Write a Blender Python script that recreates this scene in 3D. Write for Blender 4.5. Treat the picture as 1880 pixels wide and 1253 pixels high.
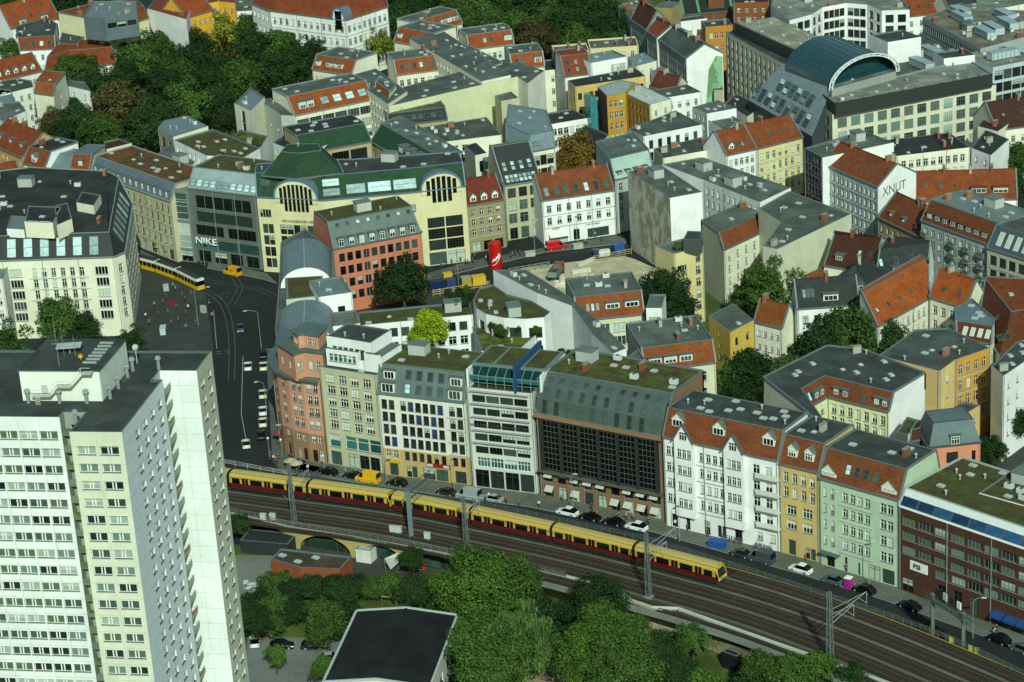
import bpy, math, random
from mathutils import Vector, Matrix
import numpy as np
R = math.radians
sc = bpy.context.scene
for o in list(bpy.data.objects): bpy.data.objects.remove(o)
# ---------------- camera: a long lens high up on a tower platform ----------------
CH, CF = 203.0, 4300.0
def _cam():
    d = Vector((710., -11000., -CF)).normalized(); up = -d
    f = Vector((0, 0, -1)); Y = (f - up*f.dot(up)).normalized(); X = Y.cross(up)
    return Matrix((X, Y, up))
CM = _cam()
cam = bpy.data.cameras.new('camera'); co = bpy.data.objects.new('camera', cam); sc.collection.objects.link(co)
co.matrix_world = Matrix.Translation((0, 0, CH)) @ CM.to_4x4()
cam.sensor_width = 36; cam.lens = 36*CF/1880; cam.clip_end = 6000; cam.clip_start = 1
sc.camera = co
AZ, EL = 8, 36
w = bpy.data.worlds.new('World'); sc.world = w; w.use_nodes = True
nt = w.node_tree; sky = nt.nodes.new('ShaderNodeTexSky'); sky.sky_type = 'NISHITA'; sky.sun_disc = False
sky.sun_elevation = R(EL); sky.sun_rotation = R(180-AZ)
gt = nt.nodes.new('ShaderNodeVectorMath'); gt.operation = 'MULTIPLY'; gt.inputs[1].default_value = (.9, 1.0, .86)   # the view is through slightly green glass
nt.links.new(sky.outputs[0], gt.inputs[0]); nt.links.new(gt.outputs[0], nt.nodes['Background'].inputs[0]); nt.nodes['Background'].inputs[1].default_value = .1
sl = bpy.data.lights.new('sun', 'SUN'); sl.energy = 4.3; sl.angle = R(.5); sl.color = (.85, 1.0, .86)
so = bpy.data.objects.new('sun', sl); sc.collection.objects.link(so)
so.rotation_euler = Vector((-math.sin(R(AZ))*math.cos(R(EL)), math.cos(R(AZ))*math.cos(R(EL)), -math.sin(R(EL)))).to_track_quat('-Z', 'Y').to_euler()
so.location = (60, -200, 400)
sc.view_settings.view_transform = 'Standard'; sc.view_settings.look = 'None'; sc.view_settings.exposure = 0.0; sc.view_settings.gamma = 1
sc.cycles.max_bounces = 5; sc.cycles.transparent_max_bounces = 6
rnd = random.Random(7)
# ---------------- measuring: photo pixel (1880 wide) -> world point on the level z ----------------
def G(px, py, z=0.):
    r = CM @ Vector((px-940, 626.5-py, -CF)); t = (z-CH)/r.z
    return Vector((r.x*t, r.y*t))
def G3(px, py, z=0.): return G(px, py, z).to_3d() + Vector((0, 0, z))
# ---------------- materials ----------------
_M = {}
def lin(h, k=1.):
    if isinstance(h, str):
        c = [int(h[i:i+2], 16)/255 for i in (0, 2, 4)]
        return [k*(x/12.92 if x < .04045 else ((x+.055)/1.055)**2.4) for x in c]
    return list(h)
def nod(nt, t, **kw):
    n = nt.nodes.new(t)
    for k, v in kw.items():
        if k.startswith('i_'): n.inputs[int(k[2:]) if k[2:].isdigit() else k[2:]].default_value = v
        else: setattr(n, k, v)
    return n
def mul(nt, a, col, fac, lo, hi):
    """multiply colour socket a by a ramp lo..hi driven by fac"""
    mr = nod(nt, 'ShaderNodeMapRange'); mr.inputs[1].default_value = .3; mr.inputs[2].default_value = .7
    mr.inputs[3].default_value = lo; mr.inputs[4].default_value = hi
    nt.links.new(fac, mr.inputs[0])
    vm = nod(nt, 'ShaderNodeVectorMath', operation='SCALE'); nt.links.new(a, vm.inputs[0]); nt.links.new(mr.outputs[0], vm.inputs['Scale'])
    return vm.outputs[0]
def noise(nt, sc_, stretch=None, det=3., rough=.6, co='Object'):
    tc = nod(nt, 'ShaderNodeTexCoord'); s = tc.outputs[co]
    if stretch:
        mp = nod(nt, 'ShaderNodeMapping'); mp.inputs['Scale'].default_value = stretch; nt.links.new(s, mp.inputs[0]); s = mp.outputs[0]
    n = nod(nt, 'ShaderNodeTexNoise'); n.inputs['Scale'].default_value = sc_; n.inputs['Detail'].default_value = det; n.inputs['Roughness'].default_value = rough
    nt.links.new(s, n.inputs['Vector']); return n.outputs['Fac']
def mat(key):
    """key 'kind:rrggbb' -> procedural material"""
    if key in _M: return _M[key]
    kind, _, hexc = key.partition(':')
    m = bpy.data.materials.new(key.replace(':', '_')); m.use_nodes = True; nt = m.node_tree
    b = nt.nodes['Principled BSDF']; rgb = nod(nt, 'ShaderNodeRGB')
    dflt = {'g': '0b1311', 'gm': '33443f', 'gl': 'a9b8a8', 'sed': '3f4a17', 'leaf': '3a5512'}
    c = lin(hexc or dflt.get(kind, '808080'))
    if kind == 't': c = [c[0]*.6, c[1]*.8, c[2]*.85] if c[0] > c[1]*1.5 else [x*.62 for x in c]
    if kind == 'b': c = [x*.85 for x in c]
    if kind == 'asph': c = [x*.62 for x in c]
    c = list(c); rgb.outputs[0].default_value = (*c, 1); s = rgb.outputs[0]
    rough, spec, metal = .9, .25, 0.
    if kind == 'w':      # plaster: broad weathering, fine grain, rain streaks
        s = mul(nt, s, c, noise(nt, .2), .93, 1.05); s = mul(nt, s, c, noise(nt, .9, (1, 1, .2), 4), .96, 1.02)
        s = mul(nt, s, c, noise(nt, 6.), .96, 1.03)
        tc = nod(nt, 'ShaderNodeTexCoord'); vo = nod(nt, 'ShaderNodeTexVoronoi', distance='CHEBYCHEV'); vo.inputs['Scale'].default_value = .16; nt.links.new(tc.outputs['Object'], vo.inputs['Vector'])
        sp = nod(nt, 'ShaderNodeSeparateColor'); nt.links.new(vo.outputs['Color'], sp.inputs[0]); s = mul(nt, s, c, sp.outputs[0], .95, 1.03)
        s = mul(nt, s, c, noise(nt, .8, (1, 1, .35), 6, .8), .93, 1.04)
    elif kind == 'st':   # heavily stained old render
        nz = noise(nt, .3, (1, 1, .6), 6, .7); r = nod(nt, 'ShaderNodeValToRGB'); e = r.color_ramp.elements; e[0].position = .48; e[0].color = (1, 1, 1, 1); e[1].position = .53; e[1].color = (.62, .58, .44, 1); nt.links.new(nz, r.inputs[0])
        vm = nod(nt, 'ShaderNodeVectorMath', operation='MULTIPLY'); nt.links.new(s, vm.inputs[0]); nt.links.new(r.outputs[0], vm.inputs[1]); s = mul(nt, vm.outputs[0], c, noise(nt, .12), .9, 1.08)
    elif kind == 'br':   # brick
        s = mul(nt, s, c, noise(nt, 3., (1, 1, 3)), .8, 1.15); s = mul(nt, s, c, noise(nt, .3), .9, 1.1)
    elif kind == 't':    # clay tiles: rows, single off-colour tiles and mossy patches
        tc = nod(nt, 'ShaderNodeTexCoord'); mp = nod(nt, 'ShaderNodeMapping'); mp.inputs['Scale'].default_value = (2.2, 2.2, 3.2)
        nt.links.new(tc.outputs['Object'], mp.inputs[0]); vo = nod(nt, 'ShaderNodeTexVoronoi'); vo.inputs['Scale'].default_value = 1.3
        nt.links.new(mp.outputs[0], vo.inputs['Vector']); sp = nod(nt, 'ShaderNodeSeparateColor'); nt.links.new(vo.outputs['Color'], sp.inputs[0])
        s = mul(nt, s, c, sp.outputs[0], .84, 1.13); s = mul(nt, s, c, noise(nt, .35, None, 5), .72, 1.14)
        s = mul(nt, s, c, noise(nt, 1.5, (1, 1, 9)), .86, 1.08); rough = .85
    elif kind == 'b':    # bitumen / gravel flat roof with sheet seams
        tc = nod(nt, 'ShaderNodeTexCoord'); bk = nod(nt, 'ShaderNodeTexBrick')
        bk.inputs['Color1'].default_value = (.95, .95, .95, 1); bk.inputs['Color2'].default_value = (1.08, 1.08, 1.08, 1); bk.inputs['Mortar'].default_value = (.72, .72, .72, 1)
        bk.inputs['Scale'].default_value = 1; bk.inputs['Brick Width'].default_value = 7; bk.inputs['Row Height'].default_value = 1.1; bk.inputs['Mortar Size'].default_value = .03
        nt.links.new(tc.outputs['Object'], bk.inputs['Vector'])
        vm = nod(nt, 'ShaderNodeVectorMath', operation='MULTIPLY'); nt.links.new(s, vm.inputs[0]); nt.links.new(bk.outputs[0], vm.inputs[1]); s = vm.outputs[0]
        vo = nod(nt, 'ShaderNodeTexVoronoi', distance='CHEBYCHEV'); vo.inputs['Scale'].default_value = .22; nt.links.new(tc.outputs['Object'], vo.inputs['Vector'])
        sp = nod(nt, 'ShaderNodeSeparateColor'); nt.links.new(vo.outputs['Color'], sp.inputs[0]); s = mul(nt, s, c, sp.outputs[0], .86, 1.2)
        s = mul(nt, s, c, noise(nt, .18, None, 5, .7), .68, 1.28); s = mul(nt, s, c, noise(nt, 2.5), .86, 1.14)
    elif kind == 'z':    # standing seam sheet metal
        tc = nod(nt, 'ShaderNodeTexCoord'); wv = nod(nt, 'ShaderNodeTexWave'); wv.inputs['Scale'].default_value = .5; wv.bands_direction = 'X'; wv.wave_profile = 'SAW'
        nt.links.new(tc.outputs['Object'], wv.inputs['Vector']); s = mul(nt, s, c, wv.outputs['Fac'], .93, 1.04)
        s = mul(nt, s, c, noise(nt, .3, None, 4), .85, 1.12); rough, spec, metal = .55, .4, .15
    elif kind in ('sed', 'grass'):  # moss and stonecrop planted roofs, rough grass
        n1 = noise(nt, .35 if kind == 'sed' else .12, None, 6, .7); r = nod(nt, 'ShaderNodeValToRGB'); e = r.color_ramp.elements
        if kind == 'sed': cs = ((.25, '2a2a18'), (.45, '443c22'), (.58, '414c20'), (.78, '5b6630'))
        else: cs = ((.3, '2c3a18'), (.5, '3f4f20'), (.62, '566028'), (.75, '6a6240'))
        if hexc: cs = tuple((p, hexc) if i == 2 else (p, q) for i, (p, q) in enumerate(cs))
        while len(e) < 4: e.new(.5)
        for el, (p, q) in zip(e, cs): el.position = p; el.color = (*lin(q), 1)
        nt.links.new(n1, r.inputs[0]); s = mul(nt, r.outputs[0], c, noise(nt, 5.), .75, 1.2)
    elif kind in ('leaf', 'hedge'):
        ge = nod(nt, 'ShaderNodeNewGeometry'); oi = nod(nt, 'ShaderNodeObjectInfo')
        s = mul(nt, s, c, ge.outputs['Random Per Island'], .7, 1.35); s = mul(nt, s, c, noise(nt, .35, None, 3), .72, 1.3)
        s = mul(nt, s, c, oi.outputs['Random'], .85, 1.15); rough, spec = .8, .15
    elif kind == 'asph':
        s = mul(nt, s, c, noise(nt, .07, None, 6, .7), .75, 1.22); s = mul(nt, s, c, noise(nt, 1.2), .88, 1.1)
    elif kind == 'pave':  # slab paving with worn patches
        tc = nod(nt, 'ShaderNodeTexCoord'); bk = nod(nt, 'ShaderNodeTexBrick'); c = [x*.62 for x in c]; rgb.outputs[0].default_value = (*c, 1)
        bk.inputs['Color1'].default_value = (.92, .92, .92, 1); bk.inputs['Color2'].default_value = (1.1, 1.1, 1.1, 1); bk.inputs['Mortar'].default_value = (.7, .7, .7, 1)
        bk.inputs['Scale'].default_value = 1; bk.inputs['Brick Width'].default_value = 1.6; bk.inputs['Row Height'].default_value = 1.0; bk.inputs['Mortar Size'].default_value = .05
        nt.links.new(tc.outputs['Object'], bk.inputs['Vector']); vm = nod(nt, 'ShaderNodeVectorMath', operation='MULTIPLY'); nt.links.new(s, vm.inputs[0]); nt.links.new(bk.outputs[0], vm.inputs[1])
        s = mul(nt, vm.outputs[0], c, noise(nt, .12, None, 6, .7), .75, 1.25); s = mul(nt, s, c, noise(nt, 1.4), .88, 1.1)
    elif kind == 'bal':  # ballast
        s = mul(nt, s, c, noise(nt, 4., None, 4), .6, 1.4); s = mul(nt, s, c, noise(nt, .2, None, 4), .8, 1.2)
    elif kind == 'dirt':
        s = mul(nt, s, c, noise(nt, .22, None, 7, .72), .6, 1.3); s = mul(nt, s, c, noise(nt, 1.6, None, 5), .8, 1.15)
    elif kind in ('g', 'gm', 'gt'):
        oi = nod(nt, 'ShaderNodeObjectInfo'); s = mul(nt, s, c, oi.outputs['Random'], .6, 1.5)
        s = mul(nt, s, c, noise(nt, .9), .7, 1.3); rough, spec = .16, .5
    elif kind == 'gl': s = mul(nt, s, c, noise(nt, 1.5), .85, 1.1); rough, spec = .3, .5
    elif kind == 'p':    # paint, glossy car body
        rough, spec = .3, .5; s = mul(nt, s, c, noise(nt, 2.), .95, 1.04)
    elif kind == 'm':
        s = mul(nt, s, c, noise(nt, 2.), .88, 1.08); rough, spec = .6, .4
    elif kind == 'skin': rough = .6
    nt.links.new(s, b.inputs['Base Color']); b.inputs['Roughness'].default_value = rough
    b.inputs['Specular IOR Level'].default_value = spec; b.inputs['Metallic'].default_value = metal
    _M[key] = m; return m
# ---------------- mesh building ----------------
class MB:
    def __init__(s): s.v = []; s.f = []; s.m = []; s.k = []
    def mi(s, key):
        if key not in s.k: s.k.append(key)
        return s.k.index(key)
    def face(s, pts, key):
        n = len(s.v); s.v += [tuple(p) for p in pts]; s.f.append(tuple(range(n, n+len(pts)))); s.m.append(s.mi(key))
    def box(s, x0, x1, y0, y1, z0, z1, key, M=None, top=None):
        P = [Vector((x, y, z)) for z in (z0, z1) for x, y in ((x0, y0), (x1, y0), (x1, y1), (x0, y1))]
        if M is not None: P = [M @ p for p in P]
        n = len(s.v); s.v += [tuple(p) for p in P]; k = s.mi(key); kt = s.mi(top) if top else k
        for q, kk in (((0, 3, 2, 1), k), ((4, 5, 6, 7), kt), ((0, 1, 5, 4), k), ((1, 2, 6, 5), k), ((2, 3, 7, 6), k), ((3, 0, 4, 7), k)):
            s.f.append(tuple(n+i for i in q)); s.m.append(kk)
    def prism(s, poly, z0, z1, key, top=None, bot=True):
        """poly CCW of 2-vectors"""
        n = len(poly)
        for i in range(n):
            a, b = poly[i], poly[(i+1) % n]
            s.face([(a[0], a[1], z0), (b[0], b[1], z0), (b[0], b[1], z1), (a[0], a[1], z1)], key)
        s.face([(p[0], p[1], z1) for p in poly], top or key)
        if bot: s.face([(p[0], p[1], z0) for p in reversed(poly)], key)
    def bar(s, a, b, w, h, key, up=Vector((0, 0, 1))):
        """beam from a to b, w wide, h high, a-b along its middle"""
        a, b = Vector(a), Vector(b); d = b-a; L = d.length
        if L < 1e-5: return
        d /= L; u = Vector(up) if abs(d.dot(up)) < .98 else Vector((1, 0, 0)); x = d.cross(u).normalized(); z = x.cross(d)
        M = Matrix(((x.x, d.x, z.x, a.x), (x.y, d.y, z.y, a.y), (x.z, d.z, z.z, a.z), (0, 0, 0, 1)))
        s.box(-w/2, w/2, 0, L, -h/2, h/2, key, M)
    def tube(s, a, b, r0, r1, key, n=8, cap=True):
        a, b = Vector(a), Vector(b); d = (b-a).normalized(); u = Vector((0, 0, 1)) if abs(d.z) < .9 else Vector((1, 0, 0))
        x = d.cross(u).normalized(); y = d.cross(x); N = len(s.v); k = s.mi(key)
        for c, r in ((a, r0), (b, r1)):
            for i in range(n):
                t = 2*math.pi*i/n; s.v.append(tuple(c + x*(r*math.cos(t)) + y*(r*math.sin(t))))
        for i in range(n): s.f.append((N+i, N+(i+1) % n, N+n+(i+1) % n, N+n+i)); s.m.append(k)
        if cap: s.f.append(tuple(N+i for i in range(n))[::-1]); s.m.append(k); s.f.append(tuple(N+n+i for i in range(n))); s.m.append(k)
    def mesh(s, name, inv=None, smooth=False):
        me = bpy.data.meshes.new(name); V = s.v
        if inv is not None: V = [tuple(inv @ Vector(p)) for p in V]
        me.from_pydata(V, [], s.f)
        for k in s.k: me.materials.append(mat(k))
        me.polygons.foreach_set('material_index', s.m)
        if smooth: me.polygons.foreach_set('use_smooth', [True]*len(s.f))
        me.update(); return me
    def build(s, name, parent=None, smooth=False):
        inv = WM[parent.name_full].inverted() if parent and parent.name_full in WM else None
        return link(name, s.mesh(name, inv, smooth), parent)
WM = {}
def link(name, data, parent=None, M=None):
    o = bpy.data.objects.new(name, data); sc.collection.objects.link(o)
    if parent: o.parent = parent
    if M is not None:
        o.matrix_local = (WM[parent.name_full].inverted() @ M) if parent and parent.name_full in WM else M
    if parent and M is None and parent.name_full in WM: WM[o.name_full] = WM[parent.name_full]
    elif M is not None: WM[o.name_full] = M
    return o
LAB = {}
def tag(o, label, cat, group=None, kind=None):
    if label: o['label'] = label
    if cat: o['category'] = cat
    if group: o['group'] = group
    if kind: o['kind'] = kind
    return o
def root(name, label, cat, loc, rz=0., group=None):
    M = Matrix.Translation(loc) @ Matrix.Rotation(rz, 4, 'Z')
    o = bpy.data.objects.new(name, None); sc.collection.objects.link(o); o.matrix_world = M; o.empty_display_size = .5
    WM[o.name_full] = M; return tag(o, label, cat, group)
def copy_tree(src, M, label=None, group=None):
    """copy a thing with its parts and sub-parts"""
    def cp(o, par):
        c = o.copy(); sc.collection.objects.link(c); c.parent = par
        for ch in o.children: cp(ch, c)
        return c
    r = cp(src, None); r.matrix_world = M; WM[r.name_full] = M
    if label: r['label'] = label
    if group: r['group'] = group
    return r
def struct(name, mb, smooth=False): return tag(mb.build(name, None, smooth), None, None, kind='structure')
def frame(a, b, z=0., n_in=0.):
    """world matrix: x along a->b, y inward, z up, origin at a"""
    d = (Vector(b)-Vector(a)).normalized(); ang = math.atan2(d.y, d.x)
    return Matrix.Translation((a[0], a[1], z)) @ Matrix.Rotation(ang, 4, 'Z') @ Matrix.Translation((0, n_in, 0))
# ---------------- windows ----------------
_W = {}
def win_mesh(w_, h_, style, var):
    w_, h_ = round(w_, 1), round(h_, 1); key = (w_, h_, style, var)
    if key in _W: return _W[key]
    mb = MB(); fc = 'm:d9dcd2'; sill = 'm:8f958c'; nb = 1; tr = .66; t = .09
    if 'dark' in style: fc = 'm:33302a'
    if 'grey' in style: fc = 'm:6f7a76'
    if 'brown' in style: fc = 'm:4a3226'
    if 'tri' in style: nb = 2
    if 'quad' in style: nb = 3
    if 'six' in style: nb = 5
    if 'plain' in style: nb = 0
    if 'low' in style or w_ > h_*1.3: tr = None
    if 'shop' in style: tr = .75; fc = 'm:3a3d3a'
    gk = ['g', 'g', 'g:141c19', 'gm', 'gl', 'gm:2a3a34'][var % 6]
    if 'dark' in style: gk = ['g', 'g:18221f', 'g:141c19', 'gm:24332e', 'gm', 'g'][var % 6]
    if 'lite' in style: gk = ['g:1a2625', 'gl:667d74', 'gl:8a9f95', 'gm:33443f', 'gl:93a497', 'gl:54644f'][var % 6]
    if 'teal' in style: gk = 'gm:2c5a56'
    if 'blind' in style and var == 4: gk = 'm:1c3f7a'
    if 'blue' in style: gk = 'm:1c4d86' if var % 5 else 'gm'
    x0, x1 = -w_/2, w_/2
    mb.face([(x0, .05, 0), (x1, .05, 0), (x1, .05, h_), (x0, .05, h_)], gk)
    if var % 6 == 2 and 'blue' not in style:   # half drawn blind behind the glass
        mb.face([(x0+.08, .044, h_*.5), (x1-.08, .044, h_*.5), (x1-.08, .044, h_-.05), (x0+.08, .044, h_-.05)], 'gl')
    for a, b, c, d in ((x0, x1, 0, t), (x0, x1, h_-t, h_), (x0, x0+t, t, h_-t), (x1-t, x1, t, h_-t)): mb.box(a, b, 0, .08, c, d, fc)
    for i in range(nb):
        xc = x0 + w_*(i+1)/(nb+1) if 'mid' not in style else (-.24 if i == 0 else .24); tt = .1 if 'thick' in style else .05; mb.box(xc-tt, xc+tt, -.01, .07, t, h_-t, fc)
    if tr and h_ > 1.2: mb.box(x0+t, x1-t, -.012, .06, h_*tr-.04, h_*tr+.04, fc)
    if 'grid' in style:
        for k in range(1, 4): mb.box(x0+t, x1-t, -.012, .06, h_*k/4-.03, h_*k/4+.03, fc)
    if 'nosill' not in style and 'shop' not in style: mb.box(x0-.06, x1+.06, -.30, 0, -.09, 0, sill)
    if 'rail' in style:
        mb.box(x0, x1, -.27, -.24, .9, .95, 'm:3b413e')
        for k in range(int(w_/.18)+1): mb.box(x0+k*.18, x0+k*.18+.04, -.27, -.24, .02, .9, 'm:3b413e')
    me = mb.mesh('window'); _W[key] = me; return me
def parse(s):
    d = dict(n=0, r=0, w=1.2, h=1.9, b=4.2, t=.9, m=.5, st='', u0=0., u1=100., shop=0, sw=2.6, sh=3., bal=[], band=0, awn='', arch=0)
    for t in s.split():
        if t[0].isdigit() and 'x' in t: a, b = t.split('x'); d['n'], d['r'] = int(a), int(b)
        elif t[0] == 'w' and t[1].isdigit(): d['w'] = float(t[1:])
        elif t[0] == 'h' and t[1].isdigit(): d['h'] = float(t[1:])
        elif t[0] == 'b' and t[1].isdigit(): d['b'] = float(t[1:])
        elif t[0] == 't' and t[1].isdigit(): d['t'] = float(t[1:])
        elif t[0] == 'm' and t[1].isdigit(): d['m'] = float(t[1:])
        elif t[0] == 'u' and t[1].isdigit(): d['u0'], d['u1'] = map(float, t[1:].split(':'))
        elif t.startswith('shop'): q = t[4:].split(':'); d['shop'] = int(q[0]); d['sw'] = float(q[1]); d['sh'] = float(q[2])
        elif t.startswith('bal'): d['bal'] = [int(x) for x in t[3:].split(',')]
        elif t == 'band': d['band'] = 1
        elif t.startswith('awn'): d['awn'] = t[4:] or 'c9cdc0'
        else: d['st'] += t
    return d
def facade(mb, trim, a, b, z0, z1, spec, wk, wins):
    """wall quad a->b with real openings; appends windows (matrix, w, h, style, kind)"""
    a, b = Vector(a), Vector(b); L = (b-a).length; F = frame(a, b)
    ops = []; awn = []
    for sec in (spec or '').split('|'):
        if not sec.strip(): continue
        p = parse(sec); U0, U1 = L*p['u0']/100+p['m'], L*p['u1']/100-p['m']
        if p['n'] and p['r']:
            cw = (U1-U0)/p['n']; rh = (z1-z0-p['t']-p['b'])/p['r']; ww = min(p['w'], cw*.94); hh = min(p['h'], rh*.92)
            for j in range(p['r']):
                for i in range(p['n']):
                    uc = U0+cw*(i+.5); vb = z0+p['b']+rh*j+(rh-hh)*.5
                    ops.append((uc-ww/2, uc+ww/2, vb, vb+hh, p['st'], 0))
                    if i in p['bal']: awn.append(('bal', uc, vb, ww, ''))
                if p['band']: trim.box(U0-p['m']+.05, U1+p['m']-.05, -.12, -.002, z0+p['b']+rh*j-.18, z0+p['b']+rh*j+.02, p.get('tk', 'w:a8a895') if p['band'] == 1 else wk, F)
        if p['shop']:
            cw = (U1-U0)/p['shop']; ww = min(p['sw'], cw*.92)
            for i in range(p['shop']):
                uc = U0+cw*(i+.5); ops.append((uc-ww/2, uc+ww/2, z0+.15, z0+.15+p['sh'], 'shop', 1))
                if p['awn']: awn.append(('awn', uc, z0+.15+p['sh'], ww, p['awn']))
    wlo, hb = wk, None
    if '>' in wk: wlo, hb, wk = wk.split('>'); hb = float(hb)
    us = sorted({0., L} | {round(o[i], 3) for o in ops for i in (0, 1)}); vs = sorted({z0, z1} | ({hb} if hb else set()) | {round(o[i], 3) for o in ops for i in (2, 3)})
    D = .22
    for i in range(len(us)-1):
        uc = (us[i]+us[i+1])/2; run = None
        for j in range(len(vs)-1):
            vc = (vs[j]+vs[j+1])/2
            hole = any(o[0] < uc < o[1] and o[2] < vc < o[3] for o in ops)
            if not hole and run is None: run = vs[j]
            br = hb and abs(vs[j+1]-hb) < .001
            if (hole or br or j == len(vs)-2) and run is not None:
                e = vs[j] if hole else vs[j+1]
                mb.face([F @ Vector(q) for q in ((us[i], 0, run), (us[i+1], 0, run), (us[i+1], 0, e), (us[i], 0, e))], wlo if hb and e <= hb+.001 else wk); run = None
    for (u0, u1, v0, v1, st, kd) in ops:
        for q in (((u0, 0, v0), (u0, 0, v1), (u0, D, v1), (u0, D, v0)), ((u1, 0, v0), (u1, D, v0), (u1, D, v1), (u1, 0, v1)),
                  ((u0, 0, v0), (u0, D, v0), (u1, D, v0), (u1, 0, v0)), ((u0, 0, v1), (u1, 0, v1), (u1, D, v1), (u0, D, v1))):
            mb.face([F @ Vector(x) for x in q], wlo if hb and v1 <= hb+.5 else wk)
        wins.append((F @ Matrix.Translation(((u0+u1)/2, D, v0)), u1-u0, v1-v0, st, kd))
    return [(F, x) for x in awn]
def add_wins(rt, wins, cap=100):
    big = MB(); n = 0
    if len(wins) > cap: wins = sorted(wins, key=lambda q: -q[0].translation.z)
    for (M, w_, h_, st, kd) in wins:
        me = win_mesh(w_, h_, st, rnd.randrange(6))
        if n < cap: link('shop_window' if kd else 'window', me, rt, M); n += 1
        else:
            ks = [m.name.replace('_', ':', 1) for m in me.materials]; base = len(big.v); big.v += [tuple(M @ v.co) for v in me.vertices]
            for p in me.polygons: big.f.append(tuple(base+i for i in p.vertices)); big.m.append(big.mi(ks[p.material_index]))
    if big.f: o = big.build('windows', rt); o['kind'] = 'stuff'
def inset(poly, d):
    n = len(poly); out = []
    for i in range(n):
        p0, p1, p2 = poly[i-1], poly[i], poly[(i+1) % n]
        e0 = (p1-p0).normalized(); e1 = (p2-p1).normalized(); n0 = Vector((-e0.y, e0.x)); n1 = Vector((-e1.y, e1.x))
        q0 = p1+n0*d[i-1]; q1 = p1+n1*d[i]; cr = e0.x*e1.y-e0.y*e1.x
        if abs(cr) < .08: out.append((q0+q1)/2)
        else: t = ((q1-q0).x*e1.y-(q1-q0).y*e1.x)/cr; out.append(q0+e0*t)
    return out
_S = {}
def sky_mesh(w_, l_, k):
    key = (round(w_, 1), round(l_, 1), k)
    if key not in _S:
        mb = MB(); w2, l2 = key[0]/2, key[1]/2; f = 'm:4a504d' if k != 'lite' else 'm:c9ccc2'
        for q in ((-w2, w2, -l2, -l2+.1), (-w2, w2, l2-.1, l2), (-w2, -w2+.1, -l2+.1, l2-.1), (w2-.1, w2, -l2+.1, l2-.1)): mb.box(*q, -.05, .12, f)
        mb.face([(-w2+.1, -l2+.1, .09), (w2-.1, -l2+.1, .09), (w2-.1, l2-.1, .09), (-w2+.1, l2-.1, .09)], {'lite': 'gl', 'blue': 'gm:1f3f5e', 'pale': 'gm:8fa8a6'}.get(k, 'gm'))
        if key[1] > 1.8: mb.box(-w2+.1, w2-.1, -.05, .05, -.04, .11, f)
        _S[key] = mb.mesh('skylight')
    return _S[key]
_D = {}
def dorm_mesh(w_, h_, dep, rk, wk, kind):
    key = (round(w_, 1), round(h_, 1), round(dep, 1), rk, wk, kind)
    if key not in _D:
        w2, H, D = key[0]/2, key[1], key[2]; mb = MB()
        mb.box(-w2, w2, .05, D, -.6, H, wk)
        if kind == 'g':
            pk = H+w2*.95
            mb.face([(-w2, .05, H), (w2, .05, H), (0, .05, pk)], wk)
            for s_ in (-1, 1):
                e = [(s_*(w2+.2), -.15, H-.15), (0, -.15, pk+.06), (0, D+w2, pk+.06), (s_*(w2+.2), D, H-.15)]
                mb.face(e if s_ > 0 else e[::-1], rk); mb.face([(x, y, z-.12) for x, y, z in (e[::-1] if s_ > 0 else e)], rk)
                mb.face([e[0], e[1], (e[1][0], e[1][1], e[1][2]-.12), (e[0][0], e[0][1], e[0][2]-.12)], 'm:8f9791')
        else: mb.box(-w2-.2, w2+.2, -.2, D+.6, H, H+.14, rk)
        _D[key] = mb.mesh('dormer')
    return _D[key]
def slope_items(rt, a, b, ta, tb, z0, z1, spec, rk, wk):
    """spec 'kind:n:w:h:v[:u0:u1]' joined by '|' : things set in the roof slope over edge a->b"""
    if not spec: return
    d = (b-a).normalized(); nin = Vector((-d.y, d.x)); L = (b-a).length
    ins = max(.3, (((ta-a).dot(nin)) + ((tb-b).dot(nin)))/2); rise = z1-z0; sl = math.hypot(ins, rise)
    x3 = d.to_3d(); y3 = (nin.to_3d()*ins+Vector((0, 0, rise)))/sl; n3 = x3.cross(y3)
    for sec in spec.split('|'):
        q = sec.split(':'); k = q[0]; n = int(q[1]); ww, hh, v = map(float, q[2:5]); u0, u1 = (float(q[5]), float(q[6])) if len(q) > 6 else (.06, .94)
        for i in range(n):
            u = L*(u0+(u1-u0)*(i+.5)/n); e = a.to_3d()+x3*u; e.z = z0; c = e+y3*(sl*v)
            if k.startswith('s'):
                M = Matrix(((x3.x, y3.x, n3.x, c.x), (x3.y, y3.y, n3.y, c.y), (x3.z, y3.z, n3.z, c.z), (0, 0, 0, 1))) @ Matrix.Translation((0, 0, .03))
                kk = {'sl': 'lite', 'sb': 'blue', 'sp': 'pale'}.get(k, 'd')
                if k == 's' and rnd.random() < .25: kk = 'pale'
                link('skylight', sky_mesh(ww, min(hh, sl*.9), kk), rt, M)
            else:
                ang = math.atan2(d.y, d.x); M = Matrix.Translation(c) @ Matrix.Rotation(ang, 4, 'Z')
                dk = {'dg': 'g', 'dG': 'g'}.get(k, 'f'); drk = rk if k in ('dg', 'dt') else 'z:5b6763'; dw = 'w:cfd2c4' if k in ('dg', 'dG', 'dw') else 'z:56625e'
                if k == 'dwall': dw = wk
                dep = hh*ins/max(rise, .1)
                dm = link('dormer', dorm_mesh(ww, hh, dep, drk, dw, dk), rt, M)
                WM[dm.name_full] = M
                link('window', win_mesh(ww-.4, hh-.35, 'nosilltri' if ww > 1.9 else 'nosill', rnd.randrange(6)), dm, M @ Matrix.Translation((0, -.04, .12)))
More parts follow.
